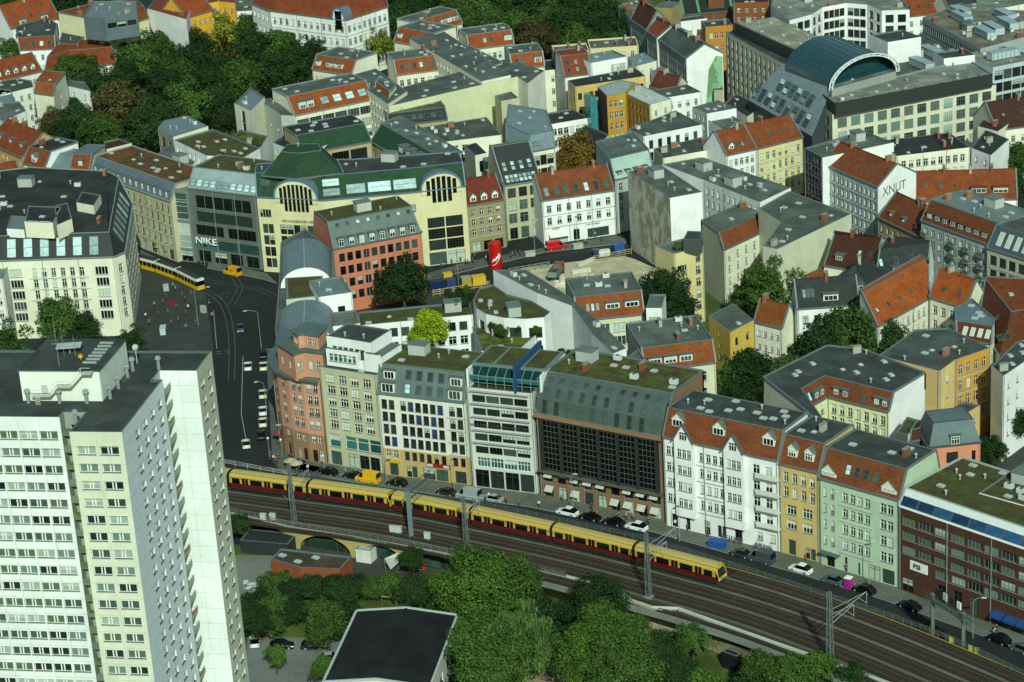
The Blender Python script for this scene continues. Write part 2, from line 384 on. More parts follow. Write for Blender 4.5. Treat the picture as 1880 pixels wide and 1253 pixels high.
def bld(label, pts, h, wk, roof='b:4a504c', d=None, kind='flat', ins=None, rise=4., slope=None, fac=None, items=None, stuff='',
        name='apartment_building', cat='building', z0=0., group=None, par=.45, cope='z:66726e', gut=True, capn=100, curve=None):
    """pts: photo pixels of the eave corners (counter-clockwise from above, front left first) at height h; or two points + depth d (m)"""
    P = [p if isinstance(p, Vector) else G(p[0], p[1], h) for p in pts]
    if len(P) == 2:
        e = (P[1]-P[0]).normalized(); nn = Vector((-e.y, e.x)); P += [P[1]+nn*d, P[0]+nn*d]
    ar = sum(P[i].x*P[(i+1) % len(P)].y-P[(i+1) % len(P)].x*P[i].y for i in range(len(P)))
    if ar < 0: print('CLOCKWISE', label); P = P[::-1]
    n = len(P); cen = sum(P, Vector((0, 0)))/n; e0 = P[1]-P[0]
    rt = root(name, label, cat, (cen.x, cen.y, z0), math.atan2(e0.y, e0.x), group)
    auto = {}
    if not fac and h-z0 >= 9 and 'firewall' not in label and 'plain' not in label and name == 'apartment_building':
        for i in range(n):
            e = P[(i+1) % n]-P[i]; L_ = e.length
            if -e.x/L_ < -.3 and L_ > 4.5: auto[i] = f'{max(1, int(L_/2.9))}x{max(1, int((h-z0-2)/3.4))} b2 t.8 w1.1 h1.8 m.6'
    fac = fac or auto; items = items or {}; mb = MB(); trim = MB(); wins = []; ex = []
    for i in range(n): ex += facade(mb, trim, P[i], P[(i+1) % n], z0, h, fac.get(i), wk if isinstance(wk, str) else wk.get(i, wk[-1]), wins)
    W0 = (wk if isinstance(wk, str) else wk[-1]).split('>')[-1]
    if kind == 'flat':
        Q = inset(P, [.3]*n); rf = MB(); zr = h-par
        for i in range(n):
            j = (i+1) % n
            rf.face([(*P[i], h), (*P[j], h), (*Q[j], h), (*Q[i], h)], cope); rf.face([(*Q[i], h), (*Q[j], h), (*Q[j], zr), (*Q[i], zr)], cope)
        rf.face([(*q, zr) for q in Q], roof); ro = rf.build('roof', rt); top, zt = Q, zr
    else:
        if kind == 'gable':
            l0, l1 = (P[1]-P[0]).length, (P[2]-P[1]).length
            hd = abs((P[2]-P[1]).dot(Vector((-e0.y, e0.x)).normalized()))/2*.985
            D = [hd, 0, hd, 0]
            if ins == 'x': hd = abs((P[1]-P[0]).dot(Vector((-(P[2]-P[1]).y, (P[2]-P[1]).x)).normalized()))/2*.985; D = [0, hd, 0, hd]
            if ins == 'hip': D = [hd, hd*.9, hd, hd*.9]
            if isinstance(ins, (list, tuple)): D = [hd if x is None else x for x in ins]
        else: D = [(ins or {}).get(i, 0.) for i in range(n)] if isinstance(ins, dict) or ins is None else list(ins)
        Q = inset(P, D); rf = MB(); tp = MB(); zt = h+rise; cp = MB()
        sk = slope or 't:8a4526'
        for i in range(n):
            j = (i+1) % n; q = [(*P[i], h), (*P[j], h), (*Q[j], zt), (*Q[i], zt)]
            if D[i] > .01 and curve:
                pv = (P[i], P[j], h); 
                for ti, tz in curve:
                    nx = (P[i].lerp(Q[i], ti), P[j].lerp(Q[j], ti), h+rise*tz); rf.face([(*pv[0], pv[2]), (*pv[1], pv[2]), (*nx[1], nx[2]), (*nx[0], nx[2])], sk); pv = nx
            elif D[i] > .01: rf.face(q, sk)
            else: mb.face(q, W0 if isinstance(wk, str) else wk.get(i, W0).split('>')[-1])
            if D[i] > .01:
                if gut:
                    o = (P[j]-P[i]).normalized(); on = Vector((o.y, -o.x))
                    cp.bar((*(P[i]+on*.15), h+.02), (*(P[j]+on*.15), h+.02), .42, .26, cope)
                cp.bar((*Q[i], zt+.02), (*Q[j], zt+.02), .22, .16, cope if kind != 'gable' else sk)
            else:
                for u_, v_ in (((*P[i], h), (*Q[i], zt)), ((*Q[i], zt), (*Q[j], zt)), ((*Q[j], zt), (*P[j], h))):
                    cp.bar(Vector(u_)+Vector((0, 0, .1)), Vector(v_)+Vector((0, 0, .1)), .34, .34, cope)
        rf.face([(*q, zt) for q in Q], roof); ro = rf.build('roof', rt); cp.build('parapet', rt); top = Q
        for i, sp in items.items():
            if curve and i == 0:
                pv = (P[0], P[1], h)
                for (ti, tz), sq in zip(curve, sp.split('@')):
                    nx = (P[0].lerp(Q[0], ti), P[1].lerp(Q[1], ti), h+rise*tz); slope_items(rt, pv[0], pv[1], nx[0], nx[1], pv[2], nx[2], sq, sk, W0); pv = nx
                continue
            j = (i+1) % n; slope_items(rt, P[i], P[j], Q[i], Q[j], h, zt, sp, sk, W0)
    mb.build('wall', rt)
    if name in ('apartment_building', 'corner_house', 'school_building', 'courtyard_house'):
        for i in fac:
            e = P[(i+1) % n]-P[i]
            if fac.get(i) and -e.x < 0 and e.length > 7:
                F_ = frame(P[i], P[(i+1) % n], 0)
                for u_ in ((.25, e.length-.25) if e.length < 20 else (.25, e.length*.36, e.length*.68, e.length-.25)):
                    dp = MB(); dp.box(u_-.06, u_+.06, -.14, -.006, z0+.2, h-.1, 'm:7c857e', F_); dp.build('downpipe', rt)
    if kind == 'gable' and n == 4:
        ra_, rb_2 = (Q[0]+Q[3])/2, (Q[1]+Q[2])/2
        if ins == 'x': ra_, rb_2 = (Q[0]+Q[1])/2, (Q[2]+Q[3])/2
        for k in range(max(1, int((rb_2-ra_).length/9)) if name != 'hall' else 0):
            c = ra_.lerp(rb_2, rnd.uniform(.15, .85)); Mx = Matrix.Translation((c.x, c.y, zt-.9)) @ Matrix.Rotation(math.atan2(e0.y, e0.x), 4, 'Z'); q = MB(); q.box(-.35, .35, -.8, .8, 0, 2.2, rnd.choice(['br:7a4a34', 'w:9a9a88', 'br:8a6044']), Mx); q.box(-.42, .42, -.87, .87, 2.2, 2.32, 'm:7d817a', Mx); q.build('chimney', rt)
    if trim.f: trim.build('cornice', rt)
    add_wins(rt, wins, capn)
    for F, (k, uc, v, ww, c) in ex:
        q = MB()
        if k == 'bal':
            q.box(uc-ww/2-.3, uc+ww/2+.3, -1.1, -.003, v-.18, v-.04, 'w:9a9d92', F)
            for s_ in ((uc-ww/2-.3, uc+ww/2+.3, -1.1, -1.05), (uc-ww/2-.3, uc-ww/2-.25, -1.05, -.01), (uc+ww/2+.25, uc+ww/2+.3, -1.05, -.01)): q.box(*s_, v-.04, v+.9, 'm:55605b', F)
            q.build('balcony', rt)
        else:
            M_ = F; q.face([M_ @ Vector(x) for x in ((uc-ww/2, -.01, v+.1), (uc-ww/2, -1.3, v-.7), (uc+ww/2, -1.3, v-.7), (uc+ww/2, -.01, v+.1))], 'm:'+c)
            q.face([M_ @ Vector(x) for x in ((uc-ww/2, -1.3, v-.7), (uc-ww/2, -1.3, v-.95), (uc+ww/2, -1.3, v-.95), (uc+ww/2, -1.3, v-.7))], 'm:'+c)
            q.build('awning', rt)
    at_ = abs(sum(top[i].x*top[(i+1) % n].y-top[(i+1) % n].x*top[i].y for i in range(n)))/2
    if h > 8 and kind != 'gable' and name not in ('high_rise', 'kiosk') and at_ > 60: stuff += ''.join(rnd.choice('kkvvklc') for _ in range(int(min(8, at_/60))))
    # roof clutter: c chimney, v vent, k rooflight, a cooling unit, x plant box
    M0 = Matrix.Rotation(math.atan2(e0.y, e0.x), 4, 'Z')
    placed = []
    for ch in stuff:
        mrg = 3.2 if ch == 'x' else 6 if ch == 'X' else 1.1
        for _ in range(60):
            xs, ys = [p.x for p in top], [p.y for p in top]; c = Vector((rnd.uniform(min(xs), max(xs)), rnd.uniform(min(ys), max(ys)))); ins_ = False; dm_ = 99
            for k in range(n):
                p_, q_ = top[k], top[(k+1) % n]
                if (p_.y > c.y) != (q_.y > c.y) and c.x < (q_.x-p_.x)*(c.y-p_.y)/(q_.y-p_.y)+p_.x: ins_ = not ins_
                e_ = q_-p_; t_ = max(0, min(1, (c-p_).dot(e_)/max(e_.length_squared, 1e-6))); dm_ = min(dm_, (c-p_-e_*t_).length)
            if ins_ and dm_ > mrg and (ch != 'c' or dm_ < 4 or _ > 30) and all((c-w_).length > mrg*.8+.9 for w_ in placed): break
        else: continue
        placed.append(c)
        Mx = Matrix.Translation((c.x, c.y, zt)) @ M0; q = MB()
        if ch == 'c': q.box(-.35, .35, -.9, .9, -.3, 1.5, rnd.choice(['br:7a4a34', 'w:9a9a88', 'br:8a6044']), Mx); q.box(-.42, .42, -.97, .97, 1.5, 1.62, 'm:7d817a', Mx); nm = 'chimney'
        elif ch == 'v': q.tube(Mx @ Vector((0, 0, 0)), Mx @ Vector((0, 0, .8)), .18, .18, 'm:8d9691', 8); q.tube(Mx @ Vector((0, 0, .8)), Mx @ Vector((0, 0, 1.)), .3, .25, 'm:a2aaa5', 8); nm = 'vent_pipe'
        elif ch == 'l': q.box(-.5, .5, -.5, .5, 0, .22, 'm:8f9691', Mx); q.tube(Mx @ Vector((0, 0, .22)), Mx @ Vector((0, 0, .42)), .42, .2, 'gl:a9b4ab', 10); nm = 'roof_dome'
        elif ch == 'k': q.box(-.7, .7, -.5, .5, 0, .28, 'm:9aa19c', Mx); q.box(-.6, .6, -.4, .4, .28, .36, 'gl:a9b4ab', Mx); nm = 'rooflight'
        elif ch == 'X': q.box(-5, 5, -1.5, 1.5, .3, 2.4, 'm:9fb0b2', Mx); q.box(-5.1, 5.1, -1.6, 1.6, 2.4, 2.5, 'z:8fa2a6', Mx); [q.box(-4.6+k*1.5, -4.4+k*1.5, -1.55, -1.5, .4, 2.3, 'm:6d7c7e', Mx) for k in range(7)]; nm = 'duct_housing'
        elif ch == 'a': q.box(-.8, .8, -.5, .5, .15, 1.1, 'm:b9c0ba', Mx); q.tube(Mx @ Vector((0, 0, 1.1)), Mx @ Vector((0, 0, 1.2)), .36, .36, 'm:4a504e', 10); q.box(-.7, .7, -.4, .4, 0, .15, 'm:4a504e', Mx); nm = 'cooling_unit'
        else: q.box(-1.9, 1.9, -1.4, 1.4, 0, 2.3, 'w:a4aaa2', Mx); q.box(-2.05, 2.05, -1.55, 1.55, 2.3, 2.42, 'z:66726e', Mx); nm = 'plant_box'
        q.build(nm, rt)
    return rt, P, Q
def text(rt, s, size, M, key, ext=.05, name='lettering', align='CENTER', sx=1.):
    cu = bpy.data.curves.new('lettering', 'FONT'); cu.body = s; cu.size = size; cu.extrude = ext; cu.align_x = align; cu.align_y = 'CENTER'
    t = bpy.data.objects.new('tmp', cu); sc.collection.objects.link(t); bpy.context.view_layer.update()
    me = bpy.data.meshes.new_from_object(t.evaluated_get(bpy.context.evaluated_depsgraph_get())); bpy.data.objects.remove(t); me.materials.clear(); me.materials.append(mat(key))
    return link(name, me, rt, M @ Matrix.Rotation(R(90), 4, 'X') @ Matrix.Diagonal((sx, 1, 1, 1)))
# ---------------- buildings ----------------
W, WC, CR, YE, TAN, ST = 'w:dddfdb', 'w:d2d4c8', 'w:d6d4bc', 'w:c8ae62', 'w:b39a6c', 'w:a3a48c'
BK, GR, DK, ZN, SL = 'b:3d4541', 'b:565f58', 'b:2c3230', 'z:687775', 't:3a413f'
TO, TR, TB = 't:a04a20', 't:93401f', 't:54291c'
ROW = 'houses along the railway street'
# -- the long row facing the railway, left to right
F1c = [(499.5, 640), (499.5, 664), (508, 678), (528, 687.5), (556, 694.5), (586, 698), (598, 655), (520, 618)]
sal = 'w:94704f>6.6>w:bd8a70'
r1, P1, _ = bld('salmon pink corner house with curved front and sandstone base at the street corner', F1c, 19.4, sal, 'z:5a6a64', name='corner_house', cat='building',
    fac={**{i: '1x4 b7.4 t.9 m.2 w1.1 h2 rail|1x1 b4 t12.6 w1.1 h1.6|shop1:1.3:2.8' for i in (0, 1, 2)}, 3: '2x4 b7.4 t.9 m.2 w1.1 h2 rail|2x1 b4 t12.6 w1.1 h1.6|shop2:1.2:2.8', 4: '2x4 b7.4 t.9 m.2 w1.1 h2 rail|2x1 b4 t12.6 w1.1 h1.6|shop2:1.2:2.8'}, cope='z:53635c')
mb = MB(); Q = inset([G(x, y, 19.4) for x, y in F1c], [-.9]*5+[.2]*3); mb.prism(Q, 18.9, 19.35, 'z:53635c'); mb.build('cornice', r1)
for k, (pp, z0_, z1_) in enumerate((([(508, 632), (540, 652), (558, 646), (592, 650), (600, 628), (520, 605)], 19, 25), ([(537, 609), (547, 616), (558, 614), (583, 618), (600, 600), (562, 595)], 24.8, 28.3))):
    PP = [G(x, y-(0 if k else 0), z1_) for x, y in pp]
    mb = MB(); tr = MB(); wi = []; n = len(PP)
    for i in range(n): facade(mb, tr, PP[i], PP[(i+1) % n], z0_, z1_, '2x1 b1 t.6 w1 h2' if i < 3 else '', 'w:bd8a70', wi)
    mb.build('upper_storey', r1); add_wins(r1, wi); mb = MB(); Q = inset(PP, [-.35]*n); mb.prism(Q, z1_, z1_+.35, 'z:53635c'); mb.build('roof', r1)
bld('beige modern house with square windows, glazed ground floor and planted roof terrace', [(586, 674), (690, 690)], 22.3, 'w:b3b08f', GR, d=15,
    fac={0: '4x5 b8.2 t.9 w2 h1.9 tri m1|shop1:3.4:3.2 u2:30|1x1 b3.9 t14.6 w3.4 h3 u2:30 plainteal|u34:98 shop3:2.9:3.2|u34:98 3x1 b3.9 t14.6 w2.9 h3 plainteal m0'}, stuff='vk', group=ROW)
bld('slate roofed white penthouse set back on the roof of the beige modern house', [(598, 640), (656, 648)], 26, W, 'z:55645e', d=9, fac={0: '6x1 b1 t.4 w1.3 h2.4 plainteal m.3'}, z0=22.2, name='penthouse', cat='penthouse', par=.1)
bld('small white roof house with dark doors beside the planted terrace', [(668, 652), (699, 657)], 25.8, W, 'z:55645e', d=8, fac={0: '2x1 b.6 t.4 w1.7 h2.4 darktri'}, z0=22.2, name='roof_house', cat='penthouse', par=.1)
bld('white flat roofed penthouse behind the slate roofed one with four glass doors', [(599, 617), (680, 630)], 28.4, W, BK, d=8, fac={0: '4x1 b.6 t.5 w1.6 h2.2 u10:60 plainteal m0|u62:85 2x1 b.6 t.5 w1.5 h2.2 dark m0'}, z0=19, name='penthouse', cat='penthouse', stuff='v', par=.2)
g = 'white and sandstone house with blue blinds and grey metal attic under a moss roof'
bld(g, [(693, 722), (853, 740)], 18.6, 'w:b59c66>6.3>w:cfd0c2', 'sed', d=15, kind='mans', ins={0: 2.2, 2: 2}, rise=5.8, slope='z:5b6b68', cope='z:66756f',
    fac={0: '2x4 b6.6 t.9 u0:22 m.5 w1.3 h2.1 darkrailblind|6x4 b6.6 t.9 u22:78 m.2 w1.3 h2.1 darkrailblind|2x4 b6.6 t.9 u78:100 m.5 w1.3 h2.1 darkrail band|2x1 b3.6 t12.2 u0:22 w1.2 h1.9 bluenosill|6x1 b3.6 t12.2 u22:78 w1.1 h1.9 dark m.2|2x1 b3.6 t12.2 u78:100 w1.1 h1.9 dark|shop1:3:2.8 u4:20|shop2:1.2:2.6 u24:42|shop2:4.4:2.7 u43:78|shop1:4:2.8 u80:99 m.1'},
    items={0: 's:4:1.3:2:.25:.28:.78|s:4:1.3:2:.72:.28:.78|dw:1:3:2.2:.05:.02:.22|dw:1:3:2.2:.05:.8:.98|dw:1:2.6:2:.5:.03:.22|dw:1:2.6:2:.5:.8:.98'}, stuff='xvv', group=ROW)
ra, Pa, _ = bld('white office block with ribbon windows and a glazed top floor cut by a blue fin', [(856, 711), (976, 723)], 22.3, 'w:bfc4b9', 'sed', d=16,
    fac={0: '4x5 b7.2 t.6 w3.9 h1.6 quaddarklow m1 nosill|4x1 b4.4 t15 w3 h2.2 tealquad m1.2 nosill|shop4:3.3:4 m.9', 1: '1x4 b5 t2 w.9 h1.5'}, stuff='v', group=ROW)
F = frame(Pa[0], Pa[1], 22.3); L = (Pa[1]-Pa[0]).length
mb = MB()
mb.box(.2, L+2.2, 2.6, 13, 3.8, 4.2, 'z:6a7c78', F, 'z:6a7c78')
for x0, x1 in ((.8, 4.6), (5.2, 10.2), (11.6, L+1.6)): mb.box(x0, x1, 3.4, 12.4, 4.2, 4.26, 'sed', F)
mb.box(.1, .5, .2, 13, -.4, 3.8, 'w:dddfdb', F); mb.box(L+1.7, L+2.1, .6, 13, -.4, 3.8, 'w:dddfdb', F); mb.build('roof', ra)
mb = MB(); mb.box(.5, L+1.7, 2.6, 2.75, 0, 3.8, 'gm:1e4a4c', F); mb.build('glass_wall', ra)
for i in range(9):
    mb = MB(); x = .7+i*(L+.9)/8; mb.bar(F @ Vector((x, .4, 0)), F @ Vector((x, .4, 2.6)), .12, .12, 'm:6f7d79'); mb.bar(F @ Vector((x, .4, 2.6)), F @ Vector((x, 2.7, 4.0)), .12, .12, 'm:6f7d79'); mb.build('glazing_bar', ra)
mb = MB(); mb.bar(F @ Vector((.6, .4, 2.6)), F @ Vector((L+1.6, .4, 2.6)), .15, .15, 'm:6f7d79'); mb.bar(F @ Vector((.6, .4, 1.1)), F @ Vector((L+1.6, .4, 1.1)), .1, .1, 'm:6f7d79'); mb.box(.6, L+1.6, .42, .46, 1.7, 2.5, 'gm:2f7a78', F); mb.build('glass_canopy', ra)
mb = MB(); mb.box(10.6, 11.1, -.3, 14.5, -.2, 5.6, 'm:1f4566', F); mb.build('fin', ra)
mb = MB(); FF = frame(Pa[0], Pa[1], 0)
for z in (8.4, 11.2, 14.1, 17.0, 19.8):
    mb.box(.8, L-.6, -.7, -.02, z+1.95, z+2.03, 'm:98a09a', FF)
    for i in range(5): mb.box(1+i*(L-2.2)/4, 1.1+i*(L-2.2)/4, -.75, -.01, z+1.8, z+1.95, 'm:98a09a', FF)
mb.build('sun_louvres', ra)
text(ra, 'HAUS DER AUTOMATENWIRTSCHAFT', .75, FF @ Matrix.Translation((L*.5, -.72, 14.5)), 'm:3a403d', .04)
# dark glass office with sandstone frame and curved attic
rd, Pd, Qd = bld('dark glass office block in a brown sandstone frame with curved grey metal attic', [(984, 758), (1217, 802.5)], 18.4, 'w:7d6147', 'sed:46561e', d=17, kind='mans', ins={0: 4.6}, rise=7.4, slope='z:4b5953',
    fac={0: '9x1 b3.5 t12.4 w2 h2.3 darkplain m.8|shop9:2:2.7 m.8'}, items={0: 'sq:10:1.2:2.9:.5:.02:.98@sq:10:1.2:2.2:.5:.02:.98@sq:10:1.2:1.3:.4:.02:.98'}, curve=((.14, .42), (.45, .78), (1, 1)), stuff='aaakkx', group=ROW)
F = frame(Pd[0], Pd[1], 0); L = (Pd[1]-Pd[0]).length
mb = MB(); mb.box(1, L-1, -.35, -.01, 6.4, 17.6, 'm:22231f', F); mb.build('glass_facade', rd)
for i in range(7):
    mb = MB(); x = 1.1+(L-2.7)*i/6; mb.box(x, x+.5, -.85, -.36, 6.1, 17.8, 'm:2b2e2b', F); mb.build('pier', rd)
mb = MB()
for i in range(6):
    x0 = 1.8+(L-2.7)*i/6
    for k in range(9): mb.box(x0, x0+(L-2.7)/6-.9, -.44, -.36, 6.9+k*1.18, 7.8+k*1.18, 'g', F)
    for k in range(1, 5): mb.box(x0+k*(L-2.7)/30-.04, x0+k*(L-2.7)/30+.04, -.5, -.445, 6.6, 17.5, 'm:4a4f4a', F)
    for k in range(10): mb.box(x0, x0+(L-2.7)/6-.8, -.6, -.445, 6.72+k*1.18, 6.8+k*1.18, 'm:4a4f4a', F)
mb.build('glazing', rd)
mb = MB(); mb.box(-.1, L+.1, -.9, -.005, 17.8, 18.5, 'w:86694d', F); mb.box(.2, L-.2, -1.3, -.01, 6.0, 6.3, 'm:55544a', F); mb.build('ledge', rd)
for i in range(9):
    for j in range(2):
        if (i*3+j*5) % 4 == 0 and j: continue
        x = .8+(L-1.6)*(i+.5)/9; z = 2.75 if j == 0 else 5.9
        if j == 0 and i in (1, 3, 4): continue
        mb = MB(); mb.face([F @ Vector(q) for q in ((x-.95, -.02, z), (x-.95, -1.0, z-1.05), (x+.95, -1.0, z-1.05), (x+.95, -.02, z))], 'm:a9aea2'); mb.build('awning', rd)
mb = MB()
for i in range(14):  # ladder truss between the two buildings
    a = F @ Vector((-.9, .2+i*.24, 18.6+i*.55)); b = F @ Vector((.1, .2+i*.24, 18.6+i*.55)); mb.bar(a, b, .1, .1, 'm:7d8984')
for x in (-.9, .1): mb.bar(F @ Vector((x, .2, 18.5)), F @ Vector((x, 3.6, 26.3)), .16, .16, 'm:7d8984'); mb.bar(F @ Vector((x, 3.6, 26.3)), F @ Vector((x, 12, 26.3)), .16, .16, 'm:7d8984')
mb.build('facade_ladder', rd)
# white long old house
rw, Pw, _ = bld('long white stucco tenement with bay windows and orange tiled mansard', [(1217, 802.5), (1428, 847)], 19.1, W, BK, d=14, kind='mans', ins={0: 2.6, 2: 2.0}, rise=5.2, slope='t:8a4424',
    fac={0: '2x4 b4.6 t1 u0:13 w1.1 h1.9|4x4 b4.6 t1 u29:56 w1.1 h1.9 m.2 band|2x4 b4.6 t1 u74:99 w1.5 h2 m.3|shop1:2.6:2.9 u3:13 m.1|shop1:2.2:2.9 u16:24 m.1|shop1:3.4:3 u32:42 m.1|shop2:1.8:2.6 u44:56 m.1|shop1:3:2.6 u59:70 m.1|1x1 b1.2 t15.4 u78:88 w3 h1.8 quad|1x1 b1.2 t15.4 u89:99 w2.4 h1.8 quad'},
    items={0: 'dG:1:2.6:1.7:.42:.04:.18|dG:1:2.6:1.7:.42:.4:.54|dG:1:2.6:1.7:.42:.82:.98'}, stuff='kkkkkkkkkvvk', group=ROW)
F = frame(Pw[0], Pw[1], 0); L = (Pw[1]-Pw[0]).length
for u in (.205, .64):
    mb = MB(); tr = MB(); wi = []; a = F @ Vector((L*u-2.1, -1.0, 0)); b = F @ Vector((L*u+2.1, -1.0, 0))
    A2, B2 = a.to_2d(), b.to_2d(); C2 = (F @ Vector((L*u+2.1, 0, 0))).to_2d(); D2 = (F @ Vector((L*u-2.1, 0, 0))).to_2d()
    facade(mb, tr, A2, B2, 3.4, 19.6, '3x4 b1.2 t1 m.25 w1.05 h1.9', W, wi); facade(mb, tr, B2, C2, 3.4, 19.6, '', W, wi); facade(mb, tr, D2, A2, 3.4, 19.6, '', W, wi)
    mb.face([(A2.x, A2.y, 3.4), (D2.x, D2.y, 3.4), (C2.x, C2.y, 3.4), (B2.x, B2.y, 3.4)], W)
    pk = 23.2; mid = (A2+B2)/2; mk = (D2+C2)/2
    mb.face([(*A2, 19.6), (*B2, 19.6), (*mid, pk)], W); bay = mb.build('bay', rw); add_wins(rw, wi)
    mb = MB(); nb = (mk-mid).normalized()*5
    for p, s in ((A2, 1), (B2, -1)):
        o = (p-mid)*1.12+mid-nb*.05; q = [(*o, 19.45), (*(mid-nb*.05), pk+.1), (*(mid+nb), pk+.1), (*(o+nb), 19.45)]
        mb.face(q if s < 0 else q[::-1], 't:8a4424'); mb.bar(Vector(q[0])+Vector((0, 0, .05)), Vector(q[1])+Vector((0, 0, .05)), .3, .3, 'z:57635f')
    mb.build('gable_roof', rw)
    M = Matrix.Translation((mid.x, mid.y, 19.75)) @ Matrix.Rotation(math.atan2((B2-A2).y, (B2-A2).x), 4, 'Z') @ Matrix.Translation((0, -.08, 0)); link('gable_window', win_mesh(1.7, 1.8, 'trinosill', 0), rw, M)
for j in range(4):
    mb = MB()
    for uu in (.905,): mb.box(L*uu-1.9, L*uu+2.9, -1.2, -.01, 5.2+j*3.4-.15, 5.2+j*3.4, 'w:c3c6ba', F); mb.box(L*uu-1.9, L*uu+2.9, -1.2, -1.12, 5.2+j*3.4, 6.1+j*3.4, 'w:c9ccbf', F)
    mb.build('balcony', rw)
bld('yellow tenement with arched windows between the white and the mint green house', [(1430, 851), (1503, 869)], 18.7, 'w:bfa76c', BK, d=14, kind='mans', ins={0: 2.5, 2: 1.5}, rise=5., slope='t:8a4424',
    fac={0: '4x2 b11.6 t.8 w1.1 h2.1|2x2 b5 t7.6 w2.1 h2 tri u4:96|shop1:3:3.2 u14:46 m.1|shop2:1.4:2.4 u56:96 m.1', 2: ''}, items={0: 'dG:2:2:1.9:.3:.08:.92'}, stuff='kvc', group=ROW)
bld('mint green tenement with two gabled attic balconies and shops below', [(1504, 878), (1651, 919)], 17.9, 'w:abc0a4', BK, d=14, kind='mans', ins={0: 2.6, 2: 1.5}, rise=5.2, slope='t:8a4424',
    fac={0: '1x4 b3.9 t.8 u2:12 w1 h1.9 m.1|1x4 b3.9 t.8 u12:22 w1.6 h2.1 rail m.1|4x4 b3.9 t.8 u25:68 w1.2 h1.9 m.2 lite band|2x4 b3.9 t.8 u73:96 w1.3 h2 m.4|shop1:3.4:2.6 u5:22 m.1|shop1:2.2:3 u28:38 m.1|shop1:1.4:2.6 u45:54 m.1|shop2:2.7:3 u57:98 m.2', },
    items={0: 'dg:1:3.2:1.1:.12:.02:.2|s:4:1.1:1.9:.5:.27:.72|dg:1:3.2:1.1:.12:.76:.96'}, stuff='kvk', group=ROW)
rp, Pp, _ = bld('dark brown brick office block with white sloping roof strip and blue blinds', [(1650.5, 931), (1905, 1018)], 16.8, 'br:4a2e22', 'sed', d=19, kind='mans', ins={0: 2.2}, rise=3.0, slope='m:c3cbc8', gut=False,
    fac={0: '8x3 b7.2 t.5 w3.2 h1.7 quadgrey m.7 lite|u25:100 6x1 b4.7 t9.4 w3.2 h1.7 quadgrey m.3 lite|u0:13 m.4 shop1:3:2.8|u27:37 shop1:2.8:3.9 m.1|u39:49 shop1:2.8:3.9 m.1|u51:61 shop1:2.8:3.9 m.1|u68:99 shop3:3:2.8 m.1 awn:183c70'},
    items={0: 'sb:8:3.6:1.8:.36:.0:1.0'}, stuff='aav', group=ROW, cope='m:9aa39c')
F = frame(Pp[0], Pp[1], 0); text(rp, 'PSI', 1.35, F @ Matrix.Translation((4.3, -.35, 6.1)), 'm:202423', .05); mb = MB(); mb.box(2.7, 6.5, -.28, -.01, 5.2, 6.95, 'm:d8dcd4', F); mb.build('sign_board', rp)
# -- roofs and wings behind the row
bld('stone coloured cone shed roof building with big cooling plant behind the brick office', [(1797, 905), (1905, 935)], 20, W, 'b:5a625d', d=20, stuff='aaaaxxv', name='plant_building', cat='building')
bld('pink house with slate roof and black window bay behind the moss roof', [(1706, 822), (1800, 812)], 16, 'w:cf8668', 'z:5b6a6b', d=9, kind='mans', ins={0: 1.2, 1: 1.2, 3: 1.2, 2: 2}, rise=4.5, slope='z:5b6a6b', cope='z:48544f',
    fac={0: '1x4 b2 t1 u28:62 w3 h2.3 quadgrid dark nosill|1x4 b2 t1 u78:96 w1.2 h2.1 dark nosill'}, items={0: 'd:1:2:2:.0:.42:.6'})
bld('small house with dark window wall and white side beside the pink house', [(1645, 794), (1667, 800), (1690, 772), (1665, 765)], 17, {0: 'w:5c5a4e', 1: W, -1: W}, 'sed', fac={0: '1x4 b2 t1 w3 h2.6 darkgrid nosill'})
bld('small dark glazed link house squeezed beside the pink house', [(1670, 812), (1697, 806), (1704, 790), (1683, 792)], 15.5, 'w:4c443c', TB, fac={0: '1x4 b2 t1 w2.6 h2.4 darkgrid nosill'}, kind='mans', ins={0: 1, 1: 1}, rise=2., slope=TB)
L_ = bld('pale yellow courtyard tenement with red dormers and white firewall', [(1402, 724), (1500, 803), (1525, 797), (1489, 746), (1519, 729), (1632, 757), (1698, 716), (1585, 672), (1519, 665)], 17.5, {2: 'w:d4d6a6', 3: 'w:d4d6a6', 4: 'w:d4d6a6', 5: W, -1: CR}, BK, kind='mans',
    ins={2: 1.7, 3: 1.8, 4: 1.8}, rise=3.6, slope='t:8a4222', fac={2: '4x5 b3 t.8 w1.2 h2', 3: '2x5 b3 t.8 w1.4 h2', 4: '7x5 b3 t.8 w1.2 h2.1 m.8'}, items={3: 'd:2:1.4:1.5:.2:.3:.95|s:2:.9:1.8:.45:.05:.3', 4: 'd:2:1.4:1.5:.2:.05:.35|s:1:1:1.9:.4:.5:.62|d:2:1.4:1.5:.2:.72:.98'}, stuff='kkcv')
bld('big ochre and brick house with large grey flat roof above the green courtyard', [(1612, 653), (1725, 682), (1754, 661), (1818, 639), (1742, 602), (1680, 605)], 19, {0: 'w:c9ad74', 1: 'w:d2b878', 2: 'br:b98a3a', -1: 'br:b98a3a'}, 'b:454d48', fac={0: '3x4 b4 t1.2 w1.3 h2 m3', 1: '1x4 b4 t1.2 w1 h1.6', 2: '4x4 b4 t.8 w1.2 h2.3 band'}, stuff='cvvv', par=.25)
bld('low ochre annex with grey lean-to roof below the big ochre house', [(1722, 752), (1763, 766), (1800, 744), (1752, 733)], 9, 'w:c9ad74', 'b:4a524d')
bld('white house with five roof windows at the right picture edge', [(1820, 672), (1842, 691), (1895, 655), (1895, 620), (1866, 628)], 19, {0: CR, 1: W, -1: CR}, BK, fac={1: '3x4 b4 t1 w1.1 h1.6'}, stuff='kkkk', par=.2)
